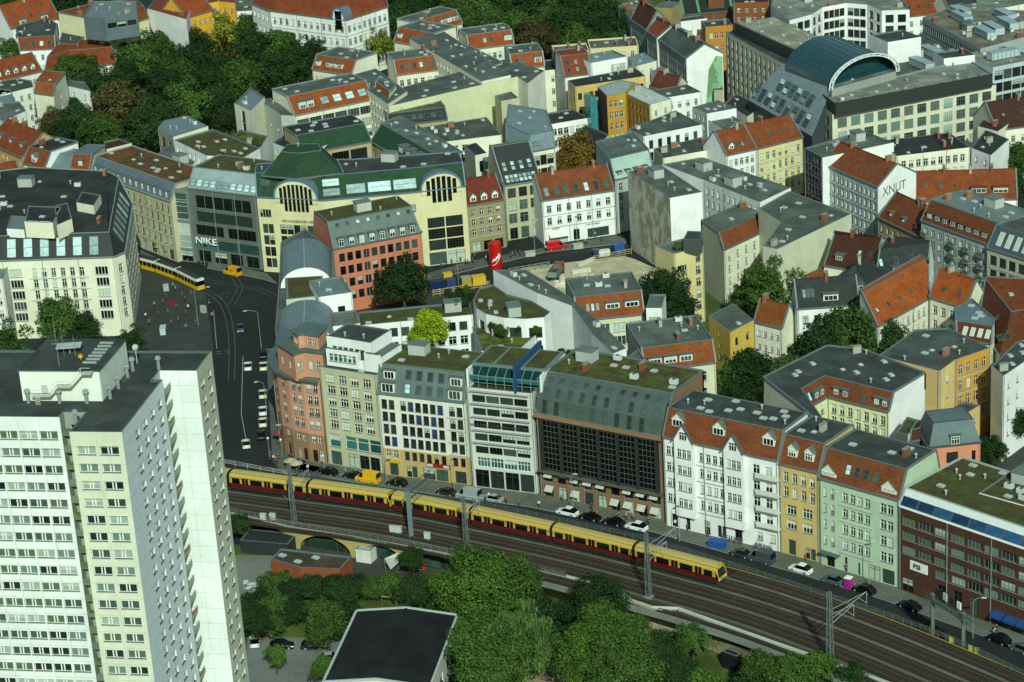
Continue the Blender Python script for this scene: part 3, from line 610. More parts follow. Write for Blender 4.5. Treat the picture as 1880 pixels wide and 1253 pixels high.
# -- behind: grey roofs between the moss roofs
bld('cream brick trimmed back building with orange mansard and wide white windows', [(1184, 682), (1314, 666)], 15, 'w:cbc8aa', GR, d=17, kind='mans', ins={0: 2.4}, rise=4.4, slope='t:9a4a22',
    fac={0: '3x3 b2.5 t.6 u0:62 w3.2 h2.3 quad|1x3 b2.5 t.6 u62:98 w2.2 h2.3 tri'}, items={0: 'dw:3:2.8:1.6:.2:.05:.7'}, stuff='kvcav')
bld('long low grey roof running down to the row behind the dark glass office', [(1135, 668), (1215, 735), (1222, 718), (1172, 640)], 19.5, ST, GR, stuff='vvva')
bld('cream back building with orange mansard and two wide dormers beside the building site', [(1060, 590), (1183, 577)], 13.5, 'w:cbc8aa', GR, d=15, kind='mans', ins={0: 2.8}, rise=4.8, slope='t:9a4a22', fac={0: '4x2 b6 t.5 w3 h2.3 tri m.6'}, items={0: 's:3:.8:1.8:.5:.14:.36|dw:2:3.2:1.5:.35:.4:.98'}, stuff='aavk')
bld('white stair tower with glass lift shaft at the end of the cream back building', [(1186, 566), (1215, 566)], 17, W, GR, d=9, fac={0: '1x4 b3 t2 w2.4 h2.6 grid grey nosill'}, name='stair_tower', cat='tower')
bld('long grey flat roof ending in a huge plain white firewall', [(905, 496), (985, 538), (1050, 562), (1085, 612), (1125, 650), (1150, 640), (1098, 588), (1040, 541), (965, 495)], 21, W, GR, stuff='vvkaa', par=.2)
cur = [(868, 552), (874, 566), (892, 577), (925, 584), (965, 586), (999, 583), (1011, 573), (975, 552), (930, 540), (905, 522), (880, 528)]
bld('white curved courtyard block with moss roof and glazed stair roof', cur, 20, W, 'sed', fac={1: '1x2 b10 t1.2 w2.6 h2.4 darkquad m.1', 2: '1x2 b10 t1.2 w3.6 h2.4 quaddark m.1', 3: '1x2 b10 t1.2 w2.8 h2.4 dark m.1', 4: '1x2 b10 t1.2 w3.4 h2.4 quaddark m.1'}, stuff='kkvx')
bld('white wing with planted roof terrace below the curved courtyard block', [(884, 645), (947, 648), (1003, 598), (996, 588), (895, 590), (868, 600)], 16, W, 'sed:566a1c', fac={1: '4x4 b3 t1 w.9 h2 darkplain'}, stuff='v')
bld('long white courtyard wing with moss roof and balconies behind the lime green tree', [(660, 598), (868, 578)], 17, W, 'sed', d=9, fac={0: '9x1 b13.2 t1 w1.8 h2 dark m1|9x1 b9.8 t4.4 w1.8 h2 m1|9x1 b6.6 t7.8 w1.8 h2 m1'}, stuff='x', cope='z:5c6a66')
bld('white stepped block with small windows behind the curved salmon corner', [(585, 546), (646, 537)], 23, W, ZN, d=12, fac={0: '1x4 b6 t2 w1.7 h1.9 u40:90 darkplain'}, stuff='vv')
bld('lower white step with balconies beside the white stepped block', [(609, 600), (661, 594)], 19.5, W, GR, d=9, fac={0: '3x4 b3 t2 w1.5 h2.2 rail'})
# -- long street block with vaulted metal roofs
vault_pts = [(505, 600), (508, 640), (602, 625), (612, 540), (612, 462), (560, 420), (515, 445), (512, 520)]
F0 = bld('long pale corner block running back along the street under vaulted grey metal roofs', vault_pts, 18.5, 'w:bdbda9', GR, fac={0: '', 7: '10x4 b4 t1 w1.3 h1.8', 6: '9x4 b4 t1 w1.3 h1.8'}, name='vaulted_block')
def vault(rt, a, b, wdt, z, rise, key, n=12):
    """barrel roof from a to b (ridge line ends), wdt wide"""
    d = (b-a).normalized(); nn = Vector((-d.y, d.x)); mb = MB(); pr = []
    for i in range(n+1):
        t = math.pi*i/n; pr.append((math.cos(t)*wdt/2, math.sin(t)*rise))
    for i in range(n):
        q = [(*(p+nn*u), z+v) for p, (u, v) in ((a, pr[i]), (a, pr[i+1]), (b, pr[i+1]), (b, pr[i]))]; mb.face(q[::-1], key)
    for p, s in ((a, 1), (b, -1)):
        f = [(*(p+nn*u), z+v) for u, v in pr]; mb.face(f if s > 0 else f[::-1], 'w:dddfdb')
    mb.box(0, (b-a).length, -.12, .12, rise, rise+.1, 'z:8d9a96', frame(a, b, z)); mb.build('vault_roof', rt)
vault(F0[0], G(560, 500, 22), G(558, 446, 22), 12, 18.5, 4.6, 'z:66767a')
vault(F0[0], G(558, 606, 22), G(560, 556, 22), 12.5, 18.5, 4.2, 'z:66767a')
mb = MB(); P = [G(525, 549, 21.5), G(598, 541, 21.5), G(592, 505, 21.5), G(523, 509, 21.5)]; mb.prism(P, 18, 21.3, 'w:bdbda9', 'z:66726e'); mb.prism(inset(P, [.6]*4), 21.3, 21.36, 'sed'); mb.build('planted_roof', F0[0])
# -- orange brick building
bld('terracotta red brick building with grey zinc mansard and moss roof', [(612, 458.5), (774, 427)], 17, 'w:b8735a', 'sed', d=14.5, kind='mans', ins={0: 2.8, 1: 1.2, 2: 2.2}, rise=6.4, slope='z:56645f', cope='z:5a6864',
    fac={0: '10x4 b2.6 t.6 w1.5 h2.2 dark m1 nosill plain', 1: '3x4 b2 t.8 w1.4 h2 dark'}, items={0: 'd:8:1.7:2.3:.03:.04:.96|s:8:1:1:.82:.04:.96'}, stuff='xv')
# -- Hackesche yards
hp = [(471, 362), (595, 368), (771, 352), (854.5, 342)]
rh, Ph, Qh = bld('long pale yellow glazed brick art nouveau front with green tiled mansard and two arched gables', [G(*p, 20.6) for p in hp]+[G(843, 316, 20.6), G(648, 330, 20.6), G(600, 330, 20.6), G(475, 338, 20.6)], 20.6, 'w:ccc79a', 'b:3a403c', kind='mans',
    ins={0: 3.6, 1: 3.6, 2: 3.6}, rise=5.4, slope='t:2f5238', cope='m:5a6f86', name='courtyard_front_building',
    fac={0: '4x1 b14.6 t2.6 u0:22 w.8 h2 darkplain m.3|2x4 b1 t7 u2:24 w3.6 h2.6 darkgrid nosill|6x4 b1 t7 u28:94 w2.1 h2.7 darkgrid nosill m.2',
         1: '12x1 b14.6 t2.6 w.8 h2 darkplain m1 lite|4x1 b14 t5 w3 h1.2 darkgrid|6x4 b.6 t7.4 w3 h2.7 darkgrid nosill m1', 2: '2x3 b4 t7.4 w5 h3.2 darksix grid nosill m1.2|shop2:5.2:3.4 m1'},
    items={0: 's:1:2.6:2.4:.3:.02:.18|s:1:2.6:2.4:.68:.02:.18', 1: 'sp:1:4.4:2:.3:.0:.17|sp:1:4.4:2:.7:.0:.17|sp:1:5:2.6:.36:.24:.44|sp:1:6:2.8:.36:.47:.7|sp:1:6:2.8:.36:.73:.97'}, stuff='kkvx')
def gable(rt, a, b, u0, u1, zb, rs, key, nwin):
    F = frame(a, b, 0); n = 16; w2 = (u1-u0)/2; uc = (u0+u1)/2; pr = [(uc-w2*math.cos(math.pi*i/n), zb+rs*math.sin(math.pi*i/n)**.8) for i in range(n+1)]
    mb = MB(); mb.face([F @ Vector((u, -.25, v)) for u, v in pr], key); mb.face([F @ Vector(q) for q in ((u0, -.25, zb), (u1, -.25, zb), (u1, -.25, zb-1.2), (u0, -.25, zb-1.2))][::-1], key)
    for i in range(n):
        (p, q), (r_, s_) = pr[i], pr[i+1]; mb.face([F @ Vector(x) for x in ((p, -.25, q), (r_, -.25, s_), (r_, 4, s_), (p, 4, q))][::-1], 'z:5d6e78')
    mb.build('arched_gable', rt); mb = MB()
    for i in range(n): mb.bar(F @ Vector((pr[i][0], -.3, pr[i][1])), F @ Vector((pr[i+1][0], -.3, pr[i+1][1])), .5, .45, 'm:4e6b8c')
    mb.build('gable_trim', rt)
    for k in range(nwin):
        u = uc+(k-(nwin-1)/2)*(w2*1.55/nwin); e = rs*math.sqrt(max(.05, 1-((u-uc)/w2)**2))*.78; hh = e+(3.2 if abs(u-uc) < w2*.62 else 1.2)
        link('gable_window', win_mesh(w2*1.1/nwin, hh, 'darkplaingrid nosill'.replace(' ', ''), 0), rt, F @ Matrix.Translation((u, -.34, zb+e-hh-.1)))
gable(rh, Ph[0], Ph[1], 5.2, 17.4, 20.6, 5.2, 'w:ccc79a', 8)
LL = (Ph[3]-Ph[2]).length; gable(rh, Ph[2], Ph[3], .3, LL-1, 20.6, 4.6, 'w:ccc79a', 6)
F = frame(Ph[0], Ph[1], 0); text(rh, 'DIE HACKESCHEN HÖFE', .9, F @ Matrix.Translation((11.5, -.1, 14.4)), 'm:3a362a', .04)
bld('steep dark green tiled hipped roof over the left end of the yellow arched front', [(482, 323), (545, 329), (630, 318), (618, 294), (506, 296)], 25.9, 'w:b8b184', 't:2f5238', kind='mans', ins={0: 4.6, 1: 4.6, 2: 4.6, 3: 3, 4: 4.6}, rise=5.4, slope='t:2c4c34', z0=25.5, name='hipped_roof_block')
bld('courtyard wing with green sloping roof and tall arched cinema windows', [(556, 283), (682, 260)], 21.5, 'w:a89a78', DK, d=15, kind='mans', ins={0: 5}, rise=4, slope='t:2f5238', fac={0: '2x1 b11 t.8 w5 h9 darksixgrid m.6 u38:96'}, stuff='kkkk')
bld('courtyard wing with row of round dormers on green roof', [(681, 260), (783, 320), (850, 304), (737, 236)], 20.5, 'w:a89a78', 'b:5b6a66', kind='mans', ins={0: 4.6}, rise=3.6, slope='t:2f5238', fac={0: '12x3 b6 t.8 w.8 h2 dark'}, items={0: 'd:4:2.4:1.9:.25:.42:.92'}, stuff='kkkavx')
bld('flat black roof link left of the green courtyard roof', [(500, 262), (556, 285), (610, 262), (540, 236)], 22.5, 'w:c9cfc6', DK, stuff='kkk')
# -- sporting goods house with sign
rn, Pn, _ = bld('dark louvred glass and concrete store front with big white lettering beside the tram stop', [(345, 345), (469, 360)], 20.6, 'w:5c625c', 'sed', d=16, kind='mans', ins={0: 3.6, 2: 1}, rise=4.6, slope='z:8a9a9c', cope='z:7a8884',
    fac={0: '3x1 b3.8 t14 w6.6 h2.7 darksixteal nosill m.6|2x1 b7.4 t9.8 w9 h2.9 darksix nosill m.6|1x1 b11.2 t6 w18 h2.9 darksix nosill m.6|1x1 b14.8 t1.4 w18 h3.6 darkgreysix nosill m.5|shop4:4:3.2 m.6'}, items={0: 'sp:10:1.7:2:.28:.0:1'}, stuff='av')
F = frame(Pn[0], Pn[1], 0); text(rn, 'NIKE', 2.6, F @ Matrix.Translation((4.4, -.5, 6.2)), 'm:dfe4dc', .12, sx=1.25)
bld('narrow green glass stair tower between the store front and the stone facade', [(314, 346), (344, 349)], 20.4, 'm:6c786f', ZN, d=8, fac={0: '1x1 b11.6 t.4 w4.6 h8.2 plaingrid nosill m.1 lite|1x1 b3.6 t9 w4.6 h7.4 plaingrid nosill lite m.1|shop1:4.4:3 m.1'}, name='stair_tower', cat='tower')
bld('flat moss roof block behind the store front with white rooflights', [(319, 257), (378, 286), (447, 290), (478, 272), (391, 237)], 23, W, 'sed', stuff='kkkkkv')
bld('white courtyard block with small terrace and green plants beside the moss roof', [(278, 291), (345, 312), (366, 290), (312, 266)], 20, W, GR, fac={1: '2x2 b12 t1 w1.6 h2.2'}, stuff='x')
# -- stone facade street going back left
bld('ornate sand coloured stone facade with slate mansard along the narrow street', [(167, 318), (313.5, 371)], 17, 'w:b0ab8a', 'sed:6a3f20', d=14, kind='mans', ins={0: 2.2}, rise=4.4, slope='z:5c6c76', cope='z:8b938a',
    fac={0: '14x4 b3.8 t.8 w1.2 h2 m.8 band grey|shop9:2.4:2.9 m.8'}, items={0: 'd:13:1.1:2:.12:.02:.98'}, stuff='kkkkv')
bld('narrow stone house with orange roof next to the long slate mansard', [(128, 318), (163, 319)], 17, 'w:a59c7c', 'z:5c6c70', d=12, kind='mans', ins={0: 3.4}, rise=4.4, slope='t:93401f', fac={0: '4x4 b3.8 t.8 w1.2 h2 band'}, items={0: 'd:1:1.6:1.6:.4'})
bld('grey stone house with blue grey metal roof on the narrow street', [(83, 308), (127, 318)], 17, 'w:b5b195', 'z:6a7c80', d=13, kind='mans', ins={0: 4, 2: 4}, rise=3.4, slope='z:6a7c80', fac={0: '6x4 b3.8 t.8 w1.1 h1.9 band'})
bld('white house with black roof and dormer on the narrow street', [(42, 301), (82, 310)], 17.5, W, DK, d=13, kind='mans', ins={0: 3}, rise=4.2, slope=TR, fac={0: '5x4 b3.8 t.8 w1.1 h1.9 band'}, items={0: 'dG:1:1.8:1.8:.2:.3:.6|s:2:.8:1.2:.6'}, stuff='kkc')
bld('ochre house with orange red roof at the left edge of the picture', [(-25, 262), (41, 290)], 18, 'w:b98e52', TR, d=15, kind='gable', rise=5.5, slope=TR, fac={0: '8x5 b3 t.6 w1.1 h1.8'}, items={0: 'd:3:1.6:1.2:.3'})
# -- left corner palace
rl, Pl, _ = bld('cream corner tenement with black mansard and six paired roof windows', [(-60, 480), (2.5, 479), (209, 472), (229, 463), (243, 375), (200, 352), (60, 345), (-60, 360)], 20.6, 'w:d5d5bc', DK, kind='mans', ins={0: 2.4, 1: 2.4, 2: 2, 3: 3.2}, rise=5.6, slope='m:1e2322', cope='z:7f8b84',
    fac={1: '1x5 b.6 t2 w3.2 h2.1 quad u2:20|6x5 b.6 t2 u22:76 w1.2 h2.2 m.4 band|1x5 b.6 t2 u78:97 w3.2 h2.1 quad m.2', 2: '1x5 b.6 t2 w1.4 h2.2', 3: '7x5 b.6 t2 w1.2 h2.2 band'},
    items={1: 'sp:6:2.3:4.6:.48:.02:.9', 3: 'sp:7:2.6:4.4:.5:.08:.95', 0: 'sp:2:2:4:.5'}, stuff='kkvaaaaxxccvvkk')
bld('second small roof house with dark roof behind the french doors', [(140, 372), (172, 378), (185, 358), (150, 352)], 28.5, 'w:d5d5bc', DK, z0=25.8, name='roof_house', cat='penthouse', par=.2)
bld('cream roof house with french doors on top of the corner tenement', [(45, 410), (97, 412), (112, 380), (52, 378)], 29.5, 'w:d5d5bc', DK, fac={0: '2x1 b.8 t.5 w3 h2.4 quad'}, z0=25.8, name='roof_house', cat='penthouse', par=.2)
bld('cream stair house beside the french doors on the corner tenement roof', [(104, 414), (132, 402), (124, 372), (100, 378)], 29.5, 'w:d5d5bc', DK, z0=25.8, name='roof_house', cat='penthouse', par=.2)
bld('white low roof house at the left end of the corner tenement roof', [(12, 420), (44, 422), (50, 398), (20, 396)], 28, W, ZN, z0=25.8, name='roof_house', cat='penthouse', par=.2)
bld('pale house at the left edge below the corner tenement', [(-60, 520), (5, 512), (18, 480), (-60, 478)], 19, WC, ZN, fac={0: '4x5 b2 t1 w1.2 h1.8'})
bld('blue grey roofed white house behind the corner tenement', [(-30, 440), (8, 438), (46, 400), (30, 355), (-30, 360)], 21.5, W, 'z:6a7c80', stuff='kk')
bld('orange roofed house with white firewall near the left picture edge', [(-30, 352), (45, 338)], 18, W, TR, d=13, kind='gable', rise=5, slope=TR, items={0: 's:2:.9:1.2:.5'})
# -- far left clusters
bld('long low orange roofed house with pale dormers left of the park trees', [(-10, 152), (78, 131)], 11, WC, TR, d=12, kind='gable', rise=5.5, slope=TR, fac={0: '9x2 b2 t.6 w1 h1.7'}, items={0: 'dG:5:1.5:1.3:.2'})
bld('orange roofed house end with plain tiled slope beside the park trees', [(80, 142), (134, 124), (213, 118), (190, 84), (118, 96)], 11, WC, TR, kind='mans', ins={0: 5, 1: 6, 2: 0, 3: 6}, rise=4.5, slope=TR, fac={1: '6x2 b2 t1 w1.1 h1.8 band'})
bld('long cream house with plain firewall and brown tiled roof above the park', [(108, 39), (202, 57), (273, 33), (250, 14), (172, 22)], 20, {1: 'w:cdc99c', -1: 'w:d0cda6'}, TR, kind='mans', ins={1: 6}, rise=3., slope=TR, fac={1: '8x3 b6 t2 w1.1 h2'})
bld('grey metal clad modern roof storey on top of the long cream house', [(153, 30), (192, 33), (252, 24), (250, 2), (170, 2)], 26, 'z:5a686c', ZN, z0=18, fac={1: '3x1 b3 t1 w3 h1.8 darkquad'}, name='roof_storey', cat='penthouse')
bld('steep orange tiled roof with white firewall in the top left corner', [(20, 54), (110, 34)], 15, W, 't:a3461f', d=14, kind='gable', rise=7.5, slope='t:a3461f', fac={0: '6x3 b2 t.6 w1.1 h1.8'}, items={0: 's:5:.9:1.3:.35|s:3:.9:1.3:.7|dw:2:2.4:1.6:.08'})
bld('brown tiled mansard house with dark terrace roof in the upper left', [(36, 93), (102, 90), (108, 66), (88, 54), (32, 70)], 14, W, 'b:3e4644', kind='mans', ins={0: 2.4}, rise=4., slope=TR, items={0: 's:4:1.4:1.8:.45'}, stuff='vv')
bld('small white house with brown attic next to the mansard house', [(110, 98), (142, 100), (162, 78), (118, 72)], 13, W, BK, kind='mans', ins={0: 2}, rise=3, slope=TR, items={0: 's:2:1.4:1.6:.5'})
bld('ochre yellow house with orange roof and tall arched door above the park', [(342, 33), (392, 19)], 20, 'w:cf9c2c', 't:a3461f', d=14, kind='gable', rise=6, slope='t:a3461f', fac={0: '5x4 b2 t.6 w1.1 h1.9'})
bld('big plain white firewall beside the ochre yellow house', [(270, 16), (342, 36), (352, 8), (300, -20)], 22, W, TR)
bld('low white house with black hipped roof and small dormers by the park', [(283, 80), (349, 58)], 11, WC, 'm:20262a', d=11, kind='gable', rise=5.5, slope='m:20262a', fac={0: '7x2 b2 t.6 w1.1 h1.8'}, items={0: 'dw:5:1:.9:.15'})
bld('ochre courtyard house with balconies at the top edge', [(372, 8), (402, 3), (432, 6), (432, -22), (372, -20)], 21, 'w:cf9c2c', TR, fac={0: '2x4 b3 t.6 w1.2 h1.8', 1: '2x4 b3 t.6 w1.2 h1.8'})
bld('white villa with curved gable at the top edge left of the school', [(420, 22), (466, 20), (470, -10), (430, -14)], 16, W, GR, fac={0: '3x3 b2 t.6 w1.4 h1.9'})
rs_, Ps, _ = bld('large white school building with wide orange red hipped roof', [(462, 6), (495, 20), (634, 38), (712, 13), (700, -35), (495, -25)], 21, W, TR, kind='mans', ins={0: 6, 1: 7, 2: 7, 3: 6}, rise=6.5, slope='t:93401f', name='school_building', cat='school',
    fac={0: '4x4 b2 t1 w1.5 h2.2', 1: '12x4 b2 t1 w1.5 h2.2 m.8 band', 2: '8x4 b2 t1 w1.5 h2.2 m.8 band'})
gable(rs_, Ps[1], Ps[2], (Ps[2]-Ps[1]).length-5.5, (Ps[2]-Ps[1]).length-.2, 21, 4, W, 1)
# left middle strip
bld('grey flat roof house with brick chimneys at the left edge of the park', [(0, 175), (62, 160), (58, 148), (30, 143), (-15, 150)], 17, WC, BK, fac={0: '4x4 b2 t1 w1.1 h1.8'}, stuff='kkv')
bld('small orange roofed cream house in front of the park trees', [(63, 171), (98, 176), (122, 148), (84, 144)], 18, CR, 't:a8501f', kind='mans', ins={0: 3.5}, rise=2.5, slope='t:a8501f', items={0: 's:1:1:1.2:.5'}, fac={1: '1x4 b3 t1 w1 h1.6'})
bld('white house with small windows beside the park conifer', [(122, 158), (166, 168), (155, 150), (128, 148)], 15, W, GR, fac={0: '2x4 b2 t1 w1.1 h1.8'})
bld('blue grey metal roofed house at the left picture edge', [(-20, 195), (28, 187), (20, 165), (-20, 160)], 17, WC, 'z:66787c', fac={0: '3x4 b3 t1 w1.1 h1.8'}, stuff='k')
bld('white house with brown roof edge at the left above the ochre house', [(-15, 232), (48, 204), (35, 186), (-15, 190)], 18, W, GR, fac={0: '3x4 b3 t1 w1.2 h1.8 u50:100'}, stuff='cv')
bld('small cream hut with brown roof on the roofs below the park', [(190, 276), (242, 263), (218, 254), (192, 260)], 14, CR, TB)
bld('cream block with blue metal roof and ducts right of the park', [(290, 234), (318, 252), (382, 232), (345, 212), (300, 222)], 20, {0: 'w:8a8c7c', -1: CR}, 'z:66787c', fac={0: '2x1 b14 t1 w3 h3 dark'}, stuff='vva', par=.1)
bld('cream curved roof block at the right edge of the park', [(430, 190), (460, 204), (486, 178), (460, 160)], 20, CR, 'z:66787c', fac={0: '1x3 b8 t1 w2.6 h3.4 darkgrid'}, stuff='a')
bld('roof terrace block with green plants left of the green hipped roof', [(420, 262), (470, 285), (492, 250), (440, 238)], 19, W, 'sed:50661c', stuff='v')
# -- middle: houses on the old street with the building site
bld('four storey sandstone house with red tiled roof next to the arched yellow front', [(857, 379), (925, 367)], 13.2, 'w:8d845e', 'b:565f58', d=11, kind='gable', rise=5.6, slope='t:7e2f1e', fac={0: '4x3 b4.2 t.6 w1.1 h1.9 band|shop3:2.4:2.7'}, items={0: 'dG:3:1.7:1.4:.12'})
rz, Pz, _ = bld('art nouveau stone house with steep black glazed roof and big arched top windows', [(925, 342), (993, 331)], 15.4, 'w:a8a684', 'b:4a524d', d=13, kind='mans', ins={0: 8.5, 2: 3}, rise=8.6, slope='m:212825', cope='z:75827d',
    fac={0: '3x1 b11.6 t.6 w2.3 h2.9 darkgrid nosill|3x2 b4.2 t4.1 w2.3 h2.6 greygrid|shop3:2.2:3.2'}, items={0: 'sp:7:1.1:1.1:.1:.08:.92|sp:7:1.1:1.1:.2:.08:.92|sp:4:1.1:1.2:.4:.05:.95|sp:4:1.1:1.2:.52:.05:.95'})
bld('white three storey house with brown tiled roof and shops in front of the building site', [(995, 369.5), (1128, 350)], 12.3, W, TR, d=12, kind='gable', rise=5.8, slope='t:8a4424', fac={0: '7x2 b4.6 t.8 w1.3 h2 band|shop1:5.2:2.8 u3:36 awn:cfd3c4|shop1:2.6:3 u38:52 m.1|shop1:6:2.6 u54:96'}, items={0: 's:7:1.3:2.6:.28:.02:.98'}, stuff='')
bld('pale green metal roofed house at the narrow passage beside the stained firewall', [(1094.5, 291), (1129, 331), (1200, 314), (1163, 273)], 15, {1: 'w:a4aba0', -1: 'w:b9bfb2'}, 'b:56605b', kind='mans', ins={1: 4.5}, rise=4.5, slope='z:9cb5a8', fac={1: '1x4 b3 t.6 u4:26 w1.3 h2.2'}, items={1: 'd:4:1.4:1:.15'})
bld('white house end with tall grey firewall covered in patchy stains', [(1152, 315), (1230, 364), (1289, 353), (1213, 303)], 21.3, {0: 'st:b0b3a4', 1: W, -1: W}, GR, stuff='xvk', par=.2)
bld('long white rear wing with grey flat roof and rows of windows behind the stained firewall', [(1292, 331), (1395, 372), (1452, 345), (1288, 289), (1215, 302)], 20.5, {0: 'w:bcc4be', -1: W}, GR, fac={0: '10x5 b3 t.8 w1.1 h1.9 m.8'}, stuff='kkkxxvaak', par=.25)
ry, Py, _ = bld('narrow cream stairwell house with balconies beside the grey gable wall', [(1237, 467), (1291, 453)], 19, 'w:cbbf86', GR, d=8, fac={0: '1x4 b3 t2.4 u5:50 w3 h1.5 quad|1x5 b3 t1 u66:96 w1.3 h2 rail'}, stuff='')
bld('curved dark terrace roof with shrubs on the cream stairwell house', [(1254, 440), (1289, 440), (1290, 425), (1262, 424)], 22, 'm:3a423f', 'b:3d4541', z0=18.6, name='roof_terrace', cat='terrace', par=.1)
bld('cream courtyard house with orange strip mansard and grey gable wall facing left', [(1288.5, 430), (1329, 459), (1410, 421), (1372, 395)], 14.6, {0: 'w:a9ab95', 1: CR, -1: CR}, GR, kind='mans', ins={1: 2.4}, rise=3.4, slope='t:8f4526', fac={1: '5x4 b1.4 t.6 w1.1 h1.9 m.8'}, cope='z:5f6b66')
bld('big house with plain cream firewalls and wide grey roof in the middle right', [(1400, 452), (1427, 458), (1563, 393), (1449, 351), (1392, 383), (1432, 408)], 21, {0: 'w:b3b59d', -1: 'w:bcbea4'}, 'b:525b52', stuff='cvv', par=.2, cope='z:717d78')
bld('small bright yellow house with lean-to grey roof and few windows', [(1301, 580), (1340, 611), (1384, 588), (1346, 557)], 11.5, 'w:c9a94f', 'b:525a52', par=.15, fac={0: '1x3 b2 t1 w1 h1.2', 1: '2x2 b3 t1 w.9 h1.8 dark'}, name='yellow_house', cat='house')
bld('low white house with brown orange tiled roof between yellow house and dark trees', [(1384, 591), (1436, 604), (1464, 587), (1410, 574)], 9.5, {0: WC, -1: CR}, TO, kind='gable', rise=4.6, slope='t:94491f', fac={0: '4x2 b2 t.8 w1 h1.4'}, name='courtyard_house', cat='house')
bld('white house with brown window frames and steep slate roof beside the big tree', [(1464, 568), (1578, 560)], 14, W, SL, d=9, kind='gable', rise=5.5, slope=SL, fac={0: '5x3 b2 t.6 w1.3 h2 brown'}, items={0: 's:3:.8:2:.5:.1:.3|dw:1:3.4:1.6:.2:.4:.7'})
bld('slate roofed link house with ridge of pale sheet metal', [(1500, 545), (1600, 538), (1640, 500), (1560, 490)], 15, WC, SL, kind='gable', ins='hip', rise=5, slope=SL, items={0: 's:3:.9:1.8:.4|d:1:3:1.4:.1:.6:.9'})
bld('dark brown tiled gable roof house with one dormer beside the cream firewall', [(1513, 488), (1600, 502), (1640, 462), (1552, 452)], 15, CR, TB, kind='gable', rise=6, slope=TB, items={0: 'd:1:2:1.3:.2:.1:.4|s:2:.9:1.3:.5:.5:.9'})
bld('orange tiled lean-to roof below the dark brown gable', [(1470, 508), (1484, 528), (1521, 503), (1519, 486)], 14, CR, 't:a8501f', par=.1)
bld('large slate roofed house with glass conservatory dormer', [(1606, 522), (1702, 508), (1714, 478), (1640, 468)], 14, WC, SL, kind='gable', rise=6.5, slope=SL, items={0: 's:3:.9:1.8:.6|dw:1:4.5:2:.15:.35:.75|s:2:1:2:.3:.75:.98'})
bld('cream house with bright orange tiled roof running diagonally to the courtyard', [(1578, 576), (1612, 600), (1706, 548), (1704, 520), (1690, 510)], 15, CR, 't:b5521f', kind='mans', ins={1: 6.5}, rise=5.4, slope='t:b5521f', fac={1: '9x4 b1 t.6 w1.3 h2 lite m1'}, items={1: 's:4:.8:1.1:.4'})
bld('cream house with bright orange tiled roof and white firewall facing the brown roofs', [(1706, 546), (1773, 566), (1812, 548), (1748, 522)], 15.6, {1: 'w:c9c9b0', -1: CR}, 't:b5521f', kind='gable', rise=5.4, slope='t:b5521f', fac={0: '4x4 b1 t.6 w1.3 h2'}, items={0: 's:2:1:1.1:.4'})
bld('long white five storey facade with orange roof and plain firewall with graffiti letters', [(1508, 300), (1612, 344), (1682, 317), (1578, 277)], 17.2, {0: 'w:b4bdbb', 1: W, -1: W}, TR, kind='gable', rise=4.2, slope='t:94421f', fac={0: '12x4 b3.8 t.6 w1.1 h1.9 m.6 band|shop8:2.4:2.8'}, items={0: 's:8:.9:1.2:.35|s:6:.9:1.3:.7'}, stuff='')
bld('tan stone house with brown tiled roof and three small dormers', [(1612, 399), (1691, 437)], 12.5, 'w:9c8a6c', TR, d=11, kind='gable', rise=5.6, slope='t:84401f', fac={0: '7x3 b2 t.5 w1.1 h1.9 band'}, items={0: 'd:3:1.2:1.1:.2'})
bld('grey rendered house with balcony stacks and brown mansard of many dormers', [(1691, 405), (1814, 449)], 17.5, 'w:9aa39c', ZN, d=14, kind='mans', ins={0: 3}, rise=4.6, slope='t:7e3f20', fac={0: '9x5 b2 t.5 w1.3 h1.7 m.5 bal0,4,6,8'}, items={0: 'dt:8:1.8:1.5:.2:.04:.97'}, stuff='kkkvvx')
bld('grey stone house with tall pilasters and dark mansard of slanted windows at the right edge', [(1812, 455), (1905, 484)], 17, 'w:a9ab95', 'b:4c5551', d=14, kind='mans', ins={0: 3}, rise=4.8, slope='z:45525a', fac={0: '5x4 b2 t.8 w2.2 h2.3 darkgrid m.6 band'}, items={0: 'sl:5:1.4:3.4:.5:.1:.95'}, stuff='v')
bld('orange tiled house with two wide dormers and white end wall near the tall ivy', [(1668, 371), (1868, 366)], 9.5, W, TR, d=11, kind='gable', rise=6.5, slope='t:94421f', fac={0: '14x2 b3 t.6 w1 h1.6 m1'}, items={0: 'dt:2:4:1.6:.22:.55:.95|s:3:.9:1.2:.5:.1:.5'}, stuff='cc')
bld('brown brick old factory chimney house with two tall chimneys', [(1655, 342), (1690, 335)], 12, W, BK, d=8, stuff='cc')
bld('cream courtyard house with black bitumen roof and square windows', [(1646, 287), (1781, 271)], 17.5, CR, DK, d=15, fac={0: '9x4 b3 t.8 w1.3 h2 m1'}, stuff='cccvvk', par=.1)
bld('cream end house with black roof and chimney beside the ivy', [(1783, 272), (1819, 286), (1853, 256), (1810, 238)], 17.5, W, DK, fac={0: '2x4 b3 t.8 w1 h1.5'}, stuff='cvv', par=.1)
bld('white house with glass roof pavilion and black glazed side facade', [(1477, 272), (1510, 290), (1641, 262), (1586, 240)], 20, {0: 'm:222a2a', -1: W}, GR, fac={0: '5x6 b2 t.6 w1.8 h2.2 darkplain m.2'}, stuff='axk')
bld('white tenement with orange tiled roof left of the pale yellow one', [(1334, 286), (1389, 274)], 16, W, TR, d=12, kind='gable', rise=5.4, slope='t:94441f', fac={0: '5x4 b3 t.6 w1.1 h1.8'}, items={0: 'dG:1:1.6:1.2:.2:.1:.4|s:3:.9:1.2:.3:.4:.9'})
